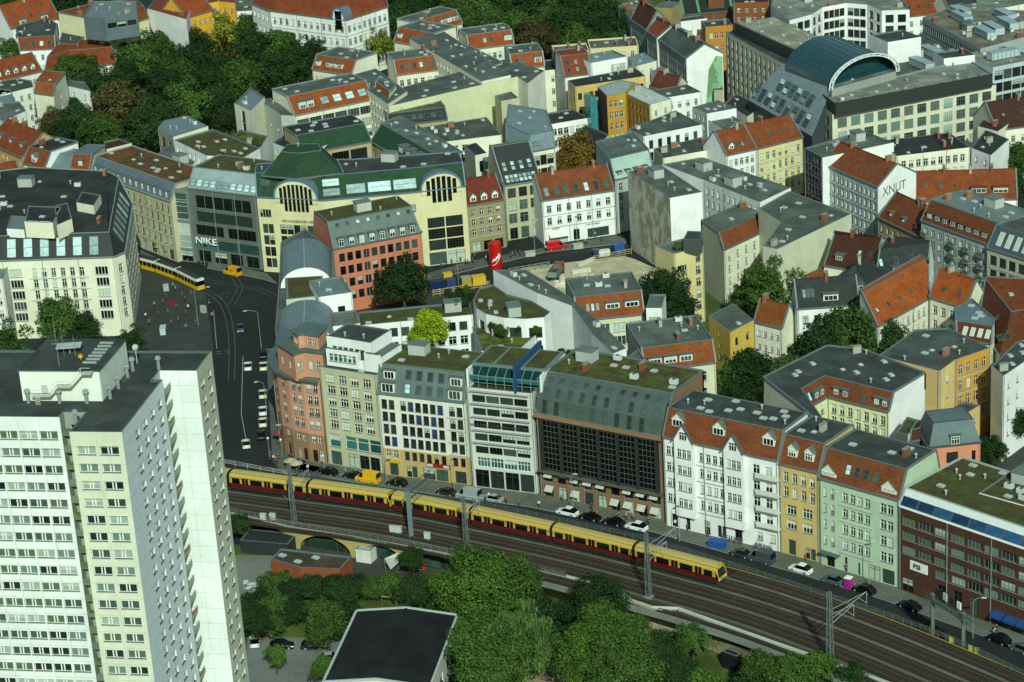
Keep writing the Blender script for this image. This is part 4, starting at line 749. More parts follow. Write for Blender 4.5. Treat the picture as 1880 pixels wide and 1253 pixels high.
bld('pale yellow tenement with orange tiled roof right of the white one', [(1390, 274), (1474, 253)], 16, 'w:cdc58e', TR, d=12, kind='gable', rise=5.4, slope='t:94441f', fac={0: '7x4 b2 t.8 w1.1 h2 band'}, items={0: 's:4:.9:1.3:.45'})
bld('old house with dark brown tiled roof at the right picture edge', [(1830, 240), (1910, 229)], 17, CR, TB, d=15, kind='gable', rise=6, slope='t:4f2c1e', fac={0: '4x3 b4 t1 w1.2 h1.8'}, items={0: 's:2:.8:.8:.5'})
bld('brown roofed house with firewall right of the black roofs', [(1795, 232), (1832, 242), (1870, 215), (1820, 200)], 18, CR, TB, stuff='c', par=.1)
# -- top right office blocks
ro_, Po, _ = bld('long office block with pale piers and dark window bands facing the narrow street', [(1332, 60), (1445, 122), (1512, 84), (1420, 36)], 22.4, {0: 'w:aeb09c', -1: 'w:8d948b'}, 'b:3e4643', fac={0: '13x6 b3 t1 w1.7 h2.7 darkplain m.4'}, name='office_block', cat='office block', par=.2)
bld('set back dark top storey with wide gravel roof on the long office block', [(1348, 42), (1462, 94), (1508, 70), (1421, 31)], 26, 'm:262c2c', 'b:8d8f7c', z0=22, fac={0: '16x1 b.4 t.7 w2 h2.6 darkplain m.2'}, name='roof_storey', cat='office block', stuff='kv', par=.1, cope='z:5d6866')
rb_, Pb, _ = bld('office block with sloping grey slate side and glass barrel hall on top', [(1448, 122), (1527, 164), (1645, 131), (1560, 92)], 24, 'w:8d948b', 'b:6c726a', name='office_block', cat='office block', par=.2)
mb = MB(); a, b, c, d = G3(1374, 184, 12), G3(1491, 251, 12), G3(1526, 163, 24), G3(1438, 116, 24)
a0, b0 = a.copy(), b.copy(); a0.z = b0.z = 0; c0, d0 = c.copy(), d.copy(); c0.z = d0.z = 0
mb.face([a, b, c, d], 'z:7a8a8c'); mb.face([a0, b0, b, a], 'm:30383a'); mb.face([b0, c0, c, b], 'm:3a4446'); mb.face([d0, a0, a, d], 'm:3a4446'); mb.face([c0, d0, d, c], 'm:3a4446'); mb.build('sloping_side', rb_)
e1 = (b-a).normalized(); e2 = ((d-a)-e1*(d-a).dot(e1)).normalized(); n3 = e1.cross(e2)
for row, v in enumerate((2.4, 4.4, 7.6, 9.6)):
    for k in range(9 if row < 2 else 6):
        c_ = a+e1*((b-a).length*(.06+.1*k) if row < 2 else (b-a).length*(.32+.09*k))+e2*v
        link('skylight', sky_mesh(2.8, 1.6, 'pale' if (k+row) % 3 == 0 else 'd'), rb_, Matrix(((e1.x, e2.x, n3.x, c_.x), (e1.y, e2.y, n3.y, c_.y), (e1.z, e2.z, n3.z, c_.z), (0, 0, 0, 1))) @ Matrix.Translation((0, 0, .45)))
A, B, Cc = G(1444, 124, 24), G(1527, 163, 24), G(1645, 130, 24)
wd = (Cc-B).length; dr = (B-A).normalized(); nn = (Cc-B).normalized(); mb = MB(); fr = MB(); N = 16
pr = [(wd/2-wd/2*math.cos(math.pi*i/N), 6.8*math.sin(math.pi*i/N)) for i in range(N+1)]; LA = (B-A).length
for i in range(N):
    q = [(*(p+nn*u), 23.8+v) for p, (u, v) in ((A, pr[i]), (B, pr[i]), (B, pr[i+1]), (A, pr[i+1]))]; mb.face(q, 'gt:0d2d32')
for p in (A, B-dr*3): mb.face([(*(p+nn*u), 23.8+v) for u, v in pr], 'gt:0d2d32')
mb.build('glass_barrel', rb_)
for i in range(0, N+1): fr.bar((*(A+nn*pr[i][0]), 23.86+pr[i][1]), (*(B+nn*pr[i][0]), 23.86+pr[i][1]), .12, .12, 'm:3c5a60')
for k in range(19):
    p = A+dr*(LA*k/18)
    for i in range(N): fr.bar((*(p+nn*pr[i][0]), 23.86+pr[i][1]), (*(p+nn*pr[i+1][0]), 23.86+pr[i+1][1]), .1, .1, 'm:3c5a60')
fr.build('barrel_ribs', rb_); fr = MB()
for r_ in (1., 1.09):
    for i in range(N):
        f = lambda k: (*(B+dr*.3+nn*(wd/2+(pr[k][0]-wd/2)*r_)), 23.8+pr[k][1]*r_); fr.bar(f(i), f(i+1), .4, .3, 'm:c5cdc8')
for i in range(N+1): fr.bar((*(B+dr*.3+nn*pr[i][0]), 23.8+pr[i][1]), (*(B+dr*.3+nn*(wd/2+(pr[min(i+1, N)][0]-wd/2)*1.09)), 23.8+pr[min(i+1, N)][1]*1.09), .2, .2, 'm:c5cdc8')
fr.build('end_arch', rb_)
bld('long beige office building with dark recessed top floor and square windows', [(1494, 182), (1528, 211), (1829, 156), (1785, 130)], 18.5, 'w:c6c5ab', 'b:5b625c', name='office_block', cat='office block', fac={0: '2x4 b2 t1 w2.4 h2.6 darkgrid', 1: '12x4 b2 t.9 w3 h2.6 greyquad lite m1'}, par=.1)
bld('dark recessed top floor under a broad flat roof on the beige office building', [(1510, 172), (1534, 190), (1822, 136), (1778, 108)], 22.2, 'm:2a302c', 'b:7a7f74', z0=18.3, name='roof_storey', cat='office block', fac={1: '12x1 b.5 t.8 w3.4 h2.2 quadgrey lite m.4'}, stuff='kkav', par=.5, cope='z:7f8b84')
cv = [(1415, 10), (1449, 38), (1490, 27), (1510, 14), (1553, 6), (1592, 9), (1619, 20), (1670, 18), (1650, -12), (1420, -12)]
bld('white office building with concave curved window front at the top edge', cv, 21, W, 'b:7a7f74', name='office_block', cat='office block', fac={i: f'{n}x5 b2 t.7 w2.6 h2.5 darkquad m.2' for i, n in ((1, 3), (2, 2), (3, 4), (4, 3), (5, 2), (6, 2))}, stuff='x')
bld('grey office wing with three long rows of narrow windows and brown roof strip', [(1694, 32), (1800, 90), (1905, 62), (1905, 20), (1740, 16)], 21.5, 'w:98a29c', 'b:6f6c5c', name='office_block', cat='office block', fac={0: '26x5 b2 t1 w.8 h2.2 darkplain m1'}, stuff='XXXXXXxxxaaaaa')
bld('blue framed glass office building at the right edge', [(1823, 124), (1910, 107)], 20.5, 'w:a9b8bc', 'b:7a7f74', d=18, name='office_block', cat='office block', fac={0: '5x5 b1 t.7 w4.4 h2.9 darksix m.3 nosill'}, stuff='Xaa')
bld('low dark roof full of ducts and cooling units between the office blocks', [(1560, 100), (1650, 140), (1815, 122), (1690, 62)], 19, W, 'b:4e5654', name='plant_roof_block', cat='office block', stuff='XXXaaaaaxx')
bld('white lift house on the dark duct roof', [(1630, 78), (1691, 68)], 25.5, W, BK, d=11, z0=18, name='lift_house', cat='roof house')
bld('small white roof house right of the lift house', [(1733, 108), (1790, 101)], 24, W, BK, d=8, z0=18, name='lift_house', cat='roof house')
bld('orange tiled house beside a tree at the top right', [(1662, 32), (1722, 25)], 16, W, TR, d=12, kind='gable', rise=6, slope=TR, items={0: 's:3:1:1.3:.4'})
bld('dark slate roofed house at the top right behind the tree', [(1745, 24), (1800, 16)], 18, CR, SL, d=13, kind='gable', rise=5, slope=SL, fac={0: '5x3 b2 t1 w1 h1.6'})
bld('grey green roofed house in the top right corner', [(1805, 22), (1900, 4)], 20, WC, 'b:6f7668', d=14, fac={0: '8x4 b2 t1 w1.1 h1.7'}, stuff='kv')
# -- street canyon top centre
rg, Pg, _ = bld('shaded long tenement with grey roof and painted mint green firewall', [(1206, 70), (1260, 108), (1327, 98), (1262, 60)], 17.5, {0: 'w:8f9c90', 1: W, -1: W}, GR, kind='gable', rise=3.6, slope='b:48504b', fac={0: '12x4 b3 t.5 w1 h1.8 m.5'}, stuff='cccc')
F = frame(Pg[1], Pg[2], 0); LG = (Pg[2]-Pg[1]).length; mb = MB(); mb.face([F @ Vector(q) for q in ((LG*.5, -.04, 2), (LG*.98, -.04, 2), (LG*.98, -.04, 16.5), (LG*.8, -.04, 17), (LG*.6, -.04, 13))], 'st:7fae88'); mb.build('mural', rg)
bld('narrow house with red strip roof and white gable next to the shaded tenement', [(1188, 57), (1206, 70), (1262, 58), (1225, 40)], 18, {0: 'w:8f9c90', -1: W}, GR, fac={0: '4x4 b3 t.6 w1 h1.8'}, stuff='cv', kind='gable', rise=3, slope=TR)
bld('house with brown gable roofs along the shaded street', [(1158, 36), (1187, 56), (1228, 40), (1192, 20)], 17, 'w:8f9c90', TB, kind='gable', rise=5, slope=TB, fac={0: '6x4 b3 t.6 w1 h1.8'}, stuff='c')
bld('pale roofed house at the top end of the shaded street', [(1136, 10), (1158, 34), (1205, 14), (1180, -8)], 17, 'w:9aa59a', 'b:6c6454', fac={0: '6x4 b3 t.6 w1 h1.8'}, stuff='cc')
bld('plain ochre firewall block at the top beside the black roof', [(1200, 14), (1232, 16)], 20, 'w:8f8558', GR, d=9)
rq, Pq, _ = bld('brown brick hall with black roof and green copper strips', [(1234, 30), (1346, 20)], 12, 'br:6b4630', 'm:1c2320', d=15, kind='gable', rise=5, slope='m:1a2220')
F = frame(Pq[0], Pq[1], 12)
for u in (4, 9.5, 21, 23.6):
    mb = MB(); mb.bar(F @ Vector((u, .2, .3)), F @ Vector((u+.2, 7.2, 5.1)), .9, .25, 'm:4d7d5c'); mb.build('copper_strip', rq)
mb = MB(); mb.box(13, 18.5, 1.5, 6, 1, 4.4, 'br:6b4630', F, 'm:4d7d5c'); mb.build('roof_house', rq)
bld('dark red brick factory building with round window at the top edge', [(1346, 6), (1412, 4)], 19, 'br:7a4a2a', TB, d=12, fac={0: '4x3 b9 t1 w1 h1.6'})
bld('ochre brick courtyard building with small windows behind the shaded tenement', [(1295, 50), (1345, 46)], 16, 'br:b07a2c', BK, d=9, fac={0: '4x3 b2 t1 w1.1 h2 m1'}, stuff='cc')
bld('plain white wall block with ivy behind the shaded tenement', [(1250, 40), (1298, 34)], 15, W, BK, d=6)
bld('plain grey shed at the foot of the mint green firewall', [(1311, 166), (1328, 165)], 7, 'w:a2a48e', GR, d=7, name='shed', cat='shed')
bld('low dark roof shed beside the piers of the office block', [(1330, 190), (1372, 215), (1400, 195), (1352, 172)], 9, CR, DK, name='shed', cat='shed')
# -- terracotta mansard complex, top centre
CX = 'wings of the orange mansard courtyard complex'
def wing(lab, pts, h, d, fac=None, items=None, wk=CR, ins=2.8, rise=4.2, stuff='kkv', **k):
    bld(lab, pts, h, wk, 'b:515a53', d=d, kind='mans', ins={0: ins}, rise=rise, slope='t:a34a20', fac={0: fac} if isinstance(fac, str) else fac, items={0: items} if isinstance(items, str) else items, stuff=stuff, group=CX, cope='z:7b8984', **k)
bld('grey flat roof spine joining the upper orange mansard wings', [(752, 72), (884, 150), (938, 138), (806, 52)], 19.9, CR, 'b:515a53', group=CX, stuff='kkkvv', par=.1)
bld('grey flat roof spine joining the lower orange mansard wings', [(638, 140), (712, 192), (748, 168), (690, 126)], 19.9, CR, 'b:515a53', group=CX, stuff='kkkv', par=.1)
wing('upper left courtyard wing with orange mansard ending in a gable by the trees', [(723, 77), (790, 88)], 16, 13, '7x3 b3 t.8 w1 h2', 'dw:1:2:1.6:.3:.03:.2|s:4:1.2:1.6:.45:.3:.9')
wing('topmost courtyard wing with three slanted dormers by the dark wood', [(770, 66), (849, 43)], 16, 11, '7x3 b3 t.8 w1 h2', 'dw:3:2:1.7:.3:.55:.97')
wing('right upper courtyard wing with white dormer at its end', [(862, 92), (944, 81)], 16, 12, '8x3 b3 t.8 w1.2 h2', 's:2:1.2:1.6:.5:.3:.6|dw:1:2.4:1.8:.3:.8:.98')
wing('lower left courtyard wing with three slanted dormers above the park', [(573, 128), (645, 139)], 16, 13, '8x3 b3 t.8 w1 h2', 'dw:1:2:1.6:.3:.03:.2|dw:3:2:1.6:.3:.3:.75')
wing('long middle courtyard wing with paired roof windows', [(728, 139), (835, 125)], 15, 13, '8x3 b3 t.8 w1.3 h2', 's:8:1.2:1.8:.5', stuff='kkkvv')
wing('short diagonal courtyard wing with ladder of roof windows', [(835, 125), (890, 152), (925, 140), (862, 108)], 15, None, '5x2 b3 t.8 w1 h2', 's:5:1:1.6:.5')
wing('tall right end wing of the courtyard complex with blank cream side', [(940, 128), (1000, 122)], 17, 13, '4x4 b3 t.8 w1.1 h2.2', 's:2:1.4:1.6:.5:.1:.4|dw:1:2.2:1.8:.3:.7:.95')
wing('large front courtyard wing with five big loft windows and paired dormers', [(541, 213), (685, 183)], 17, 15, '6x4 b2 t.8 w4 h2.3 quadgrid grey m.6', 'dw:2:2.2:2.2:.25:.08:.28|sp:4:2.6:2.4:.45:.34:.98', ins=4.2, rise=5, stuff='kkv')
wing('small orange roof corner joining the loft wing and the big cream firewall', [(684, 183), (711, 204), (730, 180), (700, 168)], 17, None, None, 's:2:1.2:1.6:.45')
bld('grey slope sided firewall end left of the large loft wing', [(475, 184), (516, 212), (541, 213), (500, 180)], 18.5, 'w:a9b3a8', GR, par=.1, fac={0: '3x1 b12 t4 w.8 h1.4'})
bld('huge plain cream firewall with flat roof behind the courtyard wings', [(712, 196), (950, 141), (968, 154), (1000, 130), (930, 108), (740, 160)], 19, {0: 'w:c4c6a0', -1: WC}, 'b:4d5650', stuff='kkkv', par=.15)
bld('brick roof house with satellite dishes in front of the cream firewall', [(908, 176), (920, 186), (952, 180), (938, 168)], 17, 'w:b1ae92', GR, z0=0, name='roof_house', cat='roof house')
bld('low grey green roof with black sloping glass strip below the cream firewall', [(715, 233), (822, 220)], 14, 'w:a89e78', 'b:55604f', d=11, kind='mans', ins={0: 3}, rise=3, slope='m:1b2120', items={0: 's:8:1.4:1.6:.5'}, stuff='k')
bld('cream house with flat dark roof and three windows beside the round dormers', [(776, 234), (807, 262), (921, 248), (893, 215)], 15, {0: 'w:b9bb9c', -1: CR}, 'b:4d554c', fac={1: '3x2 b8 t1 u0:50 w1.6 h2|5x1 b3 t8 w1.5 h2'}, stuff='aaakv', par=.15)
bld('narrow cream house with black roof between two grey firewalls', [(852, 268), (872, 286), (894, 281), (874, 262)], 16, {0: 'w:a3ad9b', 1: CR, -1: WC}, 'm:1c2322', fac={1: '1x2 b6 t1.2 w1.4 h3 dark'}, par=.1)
bld('pale grey triangular firewall rising left of the steep black glazed roof', [(886, 290), (924, 342), (926, 336), (897, 288)], 16.4, 'w:a6b19f', ZN, par=.05)
bld('blue grey folded metal roof house with arched windows and outside stair', [(930, 258), (975, 279), (1019, 271), (1004, 226), (935, 215)], 14.5, CR, 'z:6e8184', kind='mans', ins={1: 4, 0: 2}, rise=3.6, slope='z:6e8184', fac={1: '3x3 b2 t1 w2.4 h2.8 darkgrid'}, items={1: 'sp:4:1.2:1.6:.4:.1:.5'}, stuff='k')
bld('dark low workshop roof with glazed side behind the autumn tree', [(1009, 229), (1080, 217)], 10, W, DK, d=12, fac={0: '6x2 b2 t.5 w1.6 h2'}, name='workshop', cat='workshop')
bld('black low roof beside the ochre brick courtyard tower', [(1041, 254), (1100, 270), (1118, 247), (1075, 229)], 8, CR, DK, name='workshop', cat='workshop')
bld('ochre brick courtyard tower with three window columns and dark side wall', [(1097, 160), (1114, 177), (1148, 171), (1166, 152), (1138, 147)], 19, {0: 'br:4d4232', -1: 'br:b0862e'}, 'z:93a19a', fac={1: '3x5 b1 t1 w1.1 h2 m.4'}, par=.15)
bld('glazed lift shaft beside the ochre brick courtyard tower', [(1083, 180), (1096, 178)], 17, 'gt:2c6466', ZN, d=5, name='lift_shaft', cat='lift shaft')
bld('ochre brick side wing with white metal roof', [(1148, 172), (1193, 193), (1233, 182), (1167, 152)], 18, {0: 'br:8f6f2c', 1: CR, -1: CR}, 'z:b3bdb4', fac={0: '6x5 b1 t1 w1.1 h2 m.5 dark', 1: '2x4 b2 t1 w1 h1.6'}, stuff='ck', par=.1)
bld('long ochre house with dark flat roof behind the ochre tower', [(1042, 148), (1056, 160), (1185, 140), (1168, 125)], 17, 'w:c3a866', DK, fac={1: '12x3 b3 t1 w1.3 h2 dark', 0: '2x3 b3 t1 w1.2 h2'}, stuff='kv', par=.1)
bld('cream house with terrace between orange end wing and orange hipped roof', [(1000, 130), (1029, 127)], 15, CR, DK, d=13)
bld('white walled house with steep orange roof and long windows', [(1037, 142), (1088, 136)], 16, W, 't:93401f', d=12, kind='mans', ins={0: 5, 1: 0, 3: 0}, rise=5.4, slope='t:93401f', items={0: 's:3:1:1.6:.3|s:3:1:1.6:.65'})
bld('white house with blue metal roof and roof balcony', [(1085, 116), (1152, 104)], 20, W, 'z:6f8488', d=10, fac={0: '5x3 b8 t1 u50:98 w1.6 h2.2 tri'}, stuff='k')
bld('cream gable house with blue metal roof on the shaded street', [(1150, 106), (1168, 122), (1206, 112), (1182, 96)], 18, CR, 'z:6f8488', stuff='v', par=.1)
bld('old house with pale gravel roof and chimneys at the wood edge', [(1018, 98), (1082, 93)], 19, 'w:c4b88c', GR, d=10, stuff='cc', cope='w:c9b98c')
bld('old house with curved pale parapet and chimneys on the shaded street', [(1083, 90), (1172, 84)], 19, 'w:c4b88c', 'b:505a52', d=12, stuff='cccc', cope='w:c9b98c')
bld('small red brick firewall house on the shaded street corner', [(1195, 130), (1212, 148), (1240, 140), (1222, 124)], 16, {0: CR, -1: TR}, ZN, stuff='c', par=.1)
bld('red hipped roof courtyard house beside the white shed', [(1192, 160), (1240, 172), (1262, 152), (1225, 142)], 14, CR, TR, kind='gable', rise=3.5, slope='t:6e3420')
bld('white house with grey hipped roof and rooflight behind the shaded street', [(1222, 180), (1288, 169)], 17, W, 'b:4a524c', d=10, stuff='k', par=.15)
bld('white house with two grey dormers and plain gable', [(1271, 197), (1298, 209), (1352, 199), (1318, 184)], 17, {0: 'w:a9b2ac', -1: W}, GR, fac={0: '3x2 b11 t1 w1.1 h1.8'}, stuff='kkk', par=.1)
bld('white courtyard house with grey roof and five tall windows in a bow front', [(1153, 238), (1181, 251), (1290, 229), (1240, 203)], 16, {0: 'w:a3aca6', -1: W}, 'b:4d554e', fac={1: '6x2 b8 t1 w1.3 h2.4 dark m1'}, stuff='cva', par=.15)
bld('cream house with grey flat roof and two chimneys behind the long rear wing', [(1200, 273), (1217, 291), (1334, 270), (1296, 250)], 15, CR, 'b:454d49', stuff='ccv', par=.2, fac={1: '2x1 b9 t2 u70:98 w2 h3 dark'})
bld('grey gabled shed roof behind the pale yellow tenement', [(1318, 252), (1350, 262), (1400, 228), (1360, 222)], 16, W, GR, stuff='c')
bld('white firewall house behind the white tenement', [(1290, 215), (1330, 240), (1362, 222), (1330, 205)], 15, W, GR, stuff='v')
# -- far right middle
bld('brown tiled roof building with steep slope behind the ochre brick house', [(1795, 598), (1835, 652), (1905, 640), (1905, 560), (1810, 555)], 13, CR, TR, kind='mans', ins={0: 5, 1: 8}, rise=6, slope='t:6f331c', items={0: 's:2:1:1.2:.6', 1: 's:2:1.4:1.6:.4:.1:.5'})
bld('blue grey metal roofed house with brown dormer slope between the roofs', [(1757, 622), (1820, 632), (1826, 612), (1784, 574), (1752, 592)], 16, CR, 'z:5d7078', kind='mans', ins={0: 2.6}, rise=3, slope='t:6f331c', items={0: 'sl:4:1:2:.5'}, stuff='kkk')
bld('small grey lean-to roof in the courtyard of the orange roofs', [(1706, 590), (1745, 600), (1762, 585), (1726, 574)], 9, WC, 'z:6c7a7c', par=.1)
bld('orange roofed low house and grey sheds behind the orange row', [(1762, 575), (1800, 590), (1820, 560), (1790, 550)], 11, CR, TR, kind='gable', rise=4, slope=TR)
# ---------------- the tall slab block (storeys of 2.8 m, large concrete panels) ----------------
TH = 69.
O = G(127, 793, TH); ex = (G(223.5, 794, TH)-O).normalized(); ey = Vector((-ex.y, ex.x))
def tp(u, v): return O+ex*u+ey*v
UV = [(-30, 5.3), (-3.4, 5.3), (-3.4, 7.2), (0, 7.2), (0, 0), (8.1, 0), (8.1, 20.2), (6.5, 20.2), (6.5, 23.8), (12.5, 23.8), (12.5, 32.2), (-30, 32.2)]
CRM, WHT = 'w:c7ccb4', 'w:d8dfda'
tsp = {0: '8x23 b2 t1.6 w2.9 h1.4 trimid thick low m.3 lite', 4: '2x23 b2 t1.6 w2.9 h1.4 trimid thick low m.1 lite', 5: '4x23 b2 t1.6 w1.9 h1.35 low lite u20:99 m.2', 9: '2x23 b2 t1.6 w1.9 h1.35 low lite m.5', 2: '1x23 b2 t1.6 w2 h2'}
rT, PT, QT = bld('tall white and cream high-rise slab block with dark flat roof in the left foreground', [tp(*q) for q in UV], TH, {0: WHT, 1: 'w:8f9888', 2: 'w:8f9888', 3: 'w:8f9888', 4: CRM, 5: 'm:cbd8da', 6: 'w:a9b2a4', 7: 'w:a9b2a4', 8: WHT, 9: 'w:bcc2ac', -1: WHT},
                 'b:3b433f', fac=tsp, name='high_rise', cat='high-rise', par=.35, cope='z:56635f')
mb = MB(); nP = len(PT)
for i in (0, 4, 5, 8, 9):
    a, b = PT[i], PT[(i+1) % nP]; L = (b-a).length; F = frame(a, b, 0)
    for k in range(24): mb.box(.02, L-.02, -.02, -.004, 2.1+k*2.8, 2.14+k*2.8, 'm:9aa59a', F)
    n = {0: 8, 4: 2, 5: 6, 8: 2, 9: 2}[i]
    for k in range(1, n): mb.box(L*k/n-.02, L*k/n+.02, -.02, -.004, 0, TH-.3, 'm:9aa59a', F)
mb.build('panel_joints', rT)['kind'] = 'stuff'
for k in range(24):       # loggias in the two slots
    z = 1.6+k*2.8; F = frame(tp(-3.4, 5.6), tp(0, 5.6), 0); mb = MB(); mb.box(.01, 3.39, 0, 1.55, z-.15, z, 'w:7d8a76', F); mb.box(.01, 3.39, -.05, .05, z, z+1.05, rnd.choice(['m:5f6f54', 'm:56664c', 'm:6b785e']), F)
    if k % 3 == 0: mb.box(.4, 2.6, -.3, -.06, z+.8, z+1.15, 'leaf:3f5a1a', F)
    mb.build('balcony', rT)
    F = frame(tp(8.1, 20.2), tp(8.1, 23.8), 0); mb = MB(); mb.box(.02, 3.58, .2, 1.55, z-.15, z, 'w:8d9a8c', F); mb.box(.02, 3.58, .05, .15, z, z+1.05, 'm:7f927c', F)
    if k % 4 == 1: mb.box(.5, 2.5, -.1, .04, z+.8, z+1.15, rnd.choice(['leaf:3f5a1a', 'm:8a3a2a', 'leaf:4a6a1a']), F)
    mb.build('balcony', rT)
# lift house, vents, stair on the roof
zb = TH+4.6
bq = [G(34.5, 681, zb), G(181, 682, zb), G(226, 624, zb), G(61, 622.6, zb)]
uvq = [((q-O).dot(ex), (q-O).dot(ey)) for q in bq]; u0, u1, v0, v1 = uvq[0][0], uvq[1][0], uvq[0][1], uvq[2][1]
mb = MB(); F = frame(tp(u0, v0), tp(u1, v0), TH-.35); mb.box(0, u1-u0, 0, v1-v0, 0, 4.9, 'w:d5dccf', F); mb.box(-.15, u1-u0+.15, -.15, v1-v0+.15, 4.9, 5.05, 'z:5b6a6a', F, 'b:3b433f')
mb.box(u1-u0, u1-u0+.02, .3, v1-v0-.3, .2, 4.6, 'w:c8d2c6', F); mb.box(3.2, 4.2, -.04, -.005, .6, 2.6, 'm:a9afa6', F); mb.build('lift_house', rT)
for (u, v) in ((u0+1.2, v0-.9), (u0+6.2, v0-.9), (u1-2.2, v0-.9), (u1+.9, v0+1), (u1+.9, v0+5), (u1+.9, v0+9.5), (u1+.9, v1-.8), (-.2, 3.6), (6, 25)):
    mb = MB(); p = tp(u, v); mb.tube((*p, TH-.4), (*p, TH+1.5), .28, .28, 'm:7b8683'); mb.tube((*p, TH+1.5), (*p, TH+1.62), .5, .5, 'm:97a09c'); mb.tube((*p, TH+1.62), (*p, TH+1.9), .42, .42, 'm:8d9692'); mb.build('vent_pipe', rT)
mb = MB(); F2 = frame(tp(u0, v0-1.5), tp(u1, v0-1.5), TH)
mb.box(2, 5, 0, 1, .9, 1, 'm:a9afa0', F2); mb.box(6.4, 8.4, 0, 1, 2.4, 2.5, 'm:a9afa0', F2); mb.bar(F2 @ Vector((5, .5, .95)), F2 @ Vector((6.4, .5, 2.45)), .9, .1, 'm:a9afa0'); mb.bar(F2 @ Vector((8.4, .5, 2.45)), F2 @ Vector((10.6, .5, 4.7)), .9, .1, 'm:a9afa0'); mb.box(10.4, 12, 0, 1.6, 4.6, 4.7, 'm:a9afa0', F2)
for a, b in (((2, 0, 2), (5, 0, 2)), ((5, 0, 2), (6.4, 0, 3.5)), ((6.4, 0, 3.5), (8.4, 0, 3.5)), ((8.4, 0, 3.5), (10.5, 0, 5.7)), ((10.5, 0, 5.7), (12, 0, 5.7))):
    mb.bar(F2 @ Vector(a), F2 @ Vector(b), .06, .06, 'm:b9bfae'); mb.bar(F2 @ Vector(a)-Vector((0, 0, 1.05)), F2 @ Vector(a), .06, .06, 'm:b9bfae')
for k in range(6): mb.box(2.6, 3.4, -.1, 0, -.3+k*.22, -.25+k*.22, 'm:b9bfae', F2)
mb.build('outside_stair', rT)
mb = MB(); p = tp((u0+u1)/2-.6, v0+7); mb.tube((*p, zb), (*p, zb+1.4), .1, .1, 'm:8b948f'); mb.box(-1.9, 1.9, -1.1, 1.1, 1.3, 1.45, 'm:a5afaa', Matrix.Translation((*p, zb))); mb.build('roof_panel', rT)
mb = MB(); p = tp((u0+u1)/2+2, v0+4.5); mb.tube((*p, zb), (*p, zb+.5), .12, .12, 'm:c08a2a'); mb.tube((*p, zb+.45), (*p, zb+.9), .42, .3, 'm:c08a2a', 10); mb.build('beacon', rT)
for (u, v, h_) in ((u0+6, v0+1.5, 8.5), (u0+5.2, v0+6, 3.5), (u0+7, v0+6, 3.5)):
    mb = MB(); p = tp(u, v); mb.tube((*p, zb), (*p, zb+h_), .035, .02, 'm:8f9791', 6); mb.bar((*(p-ex*.8), zb+h_*.45), (*(p+ex*.8), zb+h_*.45), .05, .05, 'm:8f9791'); mb.build('antenna', rT)
for k in range(7):
    mb = MB(); p = tp(u1-3.4+(k % 2)*.1, v0+3+k*1.35); M = Matrix.Translation((*p, zb+.04)) @ Matrix.Rotation(math.atan2(ex.y, ex.x), 4, 'Z'); mb.box(-.1, 2.1, -.2, .2, .01, .3, 'm:8c9691', M); mb.build('roof_rail', rT)
mb = MB(); p = tp(u1+.9, v1+1.5); mb.tube((*p, TH), (*p, TH+2.6), .07, .05, 'm:b9bfae', 6)
q = Vector((*p, TH+2.7)); mb.tube(q, q+Vector((.1, -.25, .08)), .5, .16, 'm:aab1aa', 14); mb.build('satellite_dish', rT)
# ---------------- ground ----------------
def cr(P, n=6):
    P = [Vector(p) for p in P]; out = []
    for i in range(len(P)-1):
        p0, p1, p2, p3 = P[max(i-1, 0)], P[i], P[i+1], P[min(i+2, len(P)-1)]
        for k in range(n):
            t = k/n; out.append(.5*((2*p1)+(p2-p0)*t+(2*p0-5*p1+4*p2-p3)*t*t+(3*p1-p0-3*p2+p3)*t**3))
    return out+[P[-1]]
def normals(P):
    N = []
    for i in range(len(P)):
        d = (P[min(i+1, len(P)-1)]-P[max(i-1, 0)]).normalized(); N.append(Vector((-d.y, d.x)))
    return N
def ribbon(mb, P, o0, o1, z, key):
    N = normals(P)
    for i in range(len(P)-1):
        a, b, c, d = P[i]+N[i]*o0, P[i+1]+N[i+1]*o0, P[i+1]+N[i+1]*o1, P[i]+N[i]*o1; mb.face([(*a, z), (*b, z), (*c, z), (*d, z)], key)
def poly(name, pts, z, key, h=None, kind='structure'):
    P = [G(x, y, z) for x, y in pts]
    if sum(P[i].x*P[(i+1) % len(P)].y-P[(i+1) % len(P)].x*P[i].y for i in range(len(P))) < 0: P = P[::-1]
    mb = MB()
    if h: mb.prism([tuple(p) for p in P], z-h, z, 'm:8d9188', key, False)
    else: mb.face([(*p, z) for p in P], key)
    return tag(mb.build(name), None, None, kind=kind)
mb = MB(); mb.face([(-2500, -200, 0), (2500, -200, 0), (2500, 4000, 0), (-2500, 4000, 0)], 'asph:2b3130'); struct('ground', mb)
poly('park_ground', [(-60, 300), (60, 170), (240, 110), (470, 60), (600, 150), (440, 250), (300, 290), (100, 300)], .01, 'grass')
poly('park_ground', [(640, 120), (620, 40), (660, -60), (1300, -60), (1190, 110), (1000, 130), (900, 110)], .01, 'grass')
poly('courtyard_ground', [(1220, 520), (1480, 480), (1700, 600), (1640, 700), (1420, 740), (1300, 740)], .01, 'grass')
poly('courtyard_ground', [(650, 560), (800, 500), (900, 580), (1130, 650), (900, 720), (660, 640)], .01, 'asph:4a4d44')
poly('courtyard_ground', [(1700, 800), (1900, 690), (1900, 880), (1780, 900)], .01, 'asph:4a4d44')
poly('building_site', [(930, 512), (960, 492), (1145, 470), (1165, 476), (1230, 505), (1205, 545), (1000, 585)], .014, 'dirt:b3ab8e')
poly('green_ground', [(430, 1000), (760, 1030), (940, 1062), (1100, 1112), (1280, 1175), (1420, 1240), (1560, 1330), (400, 1400)], .012, 'grass')
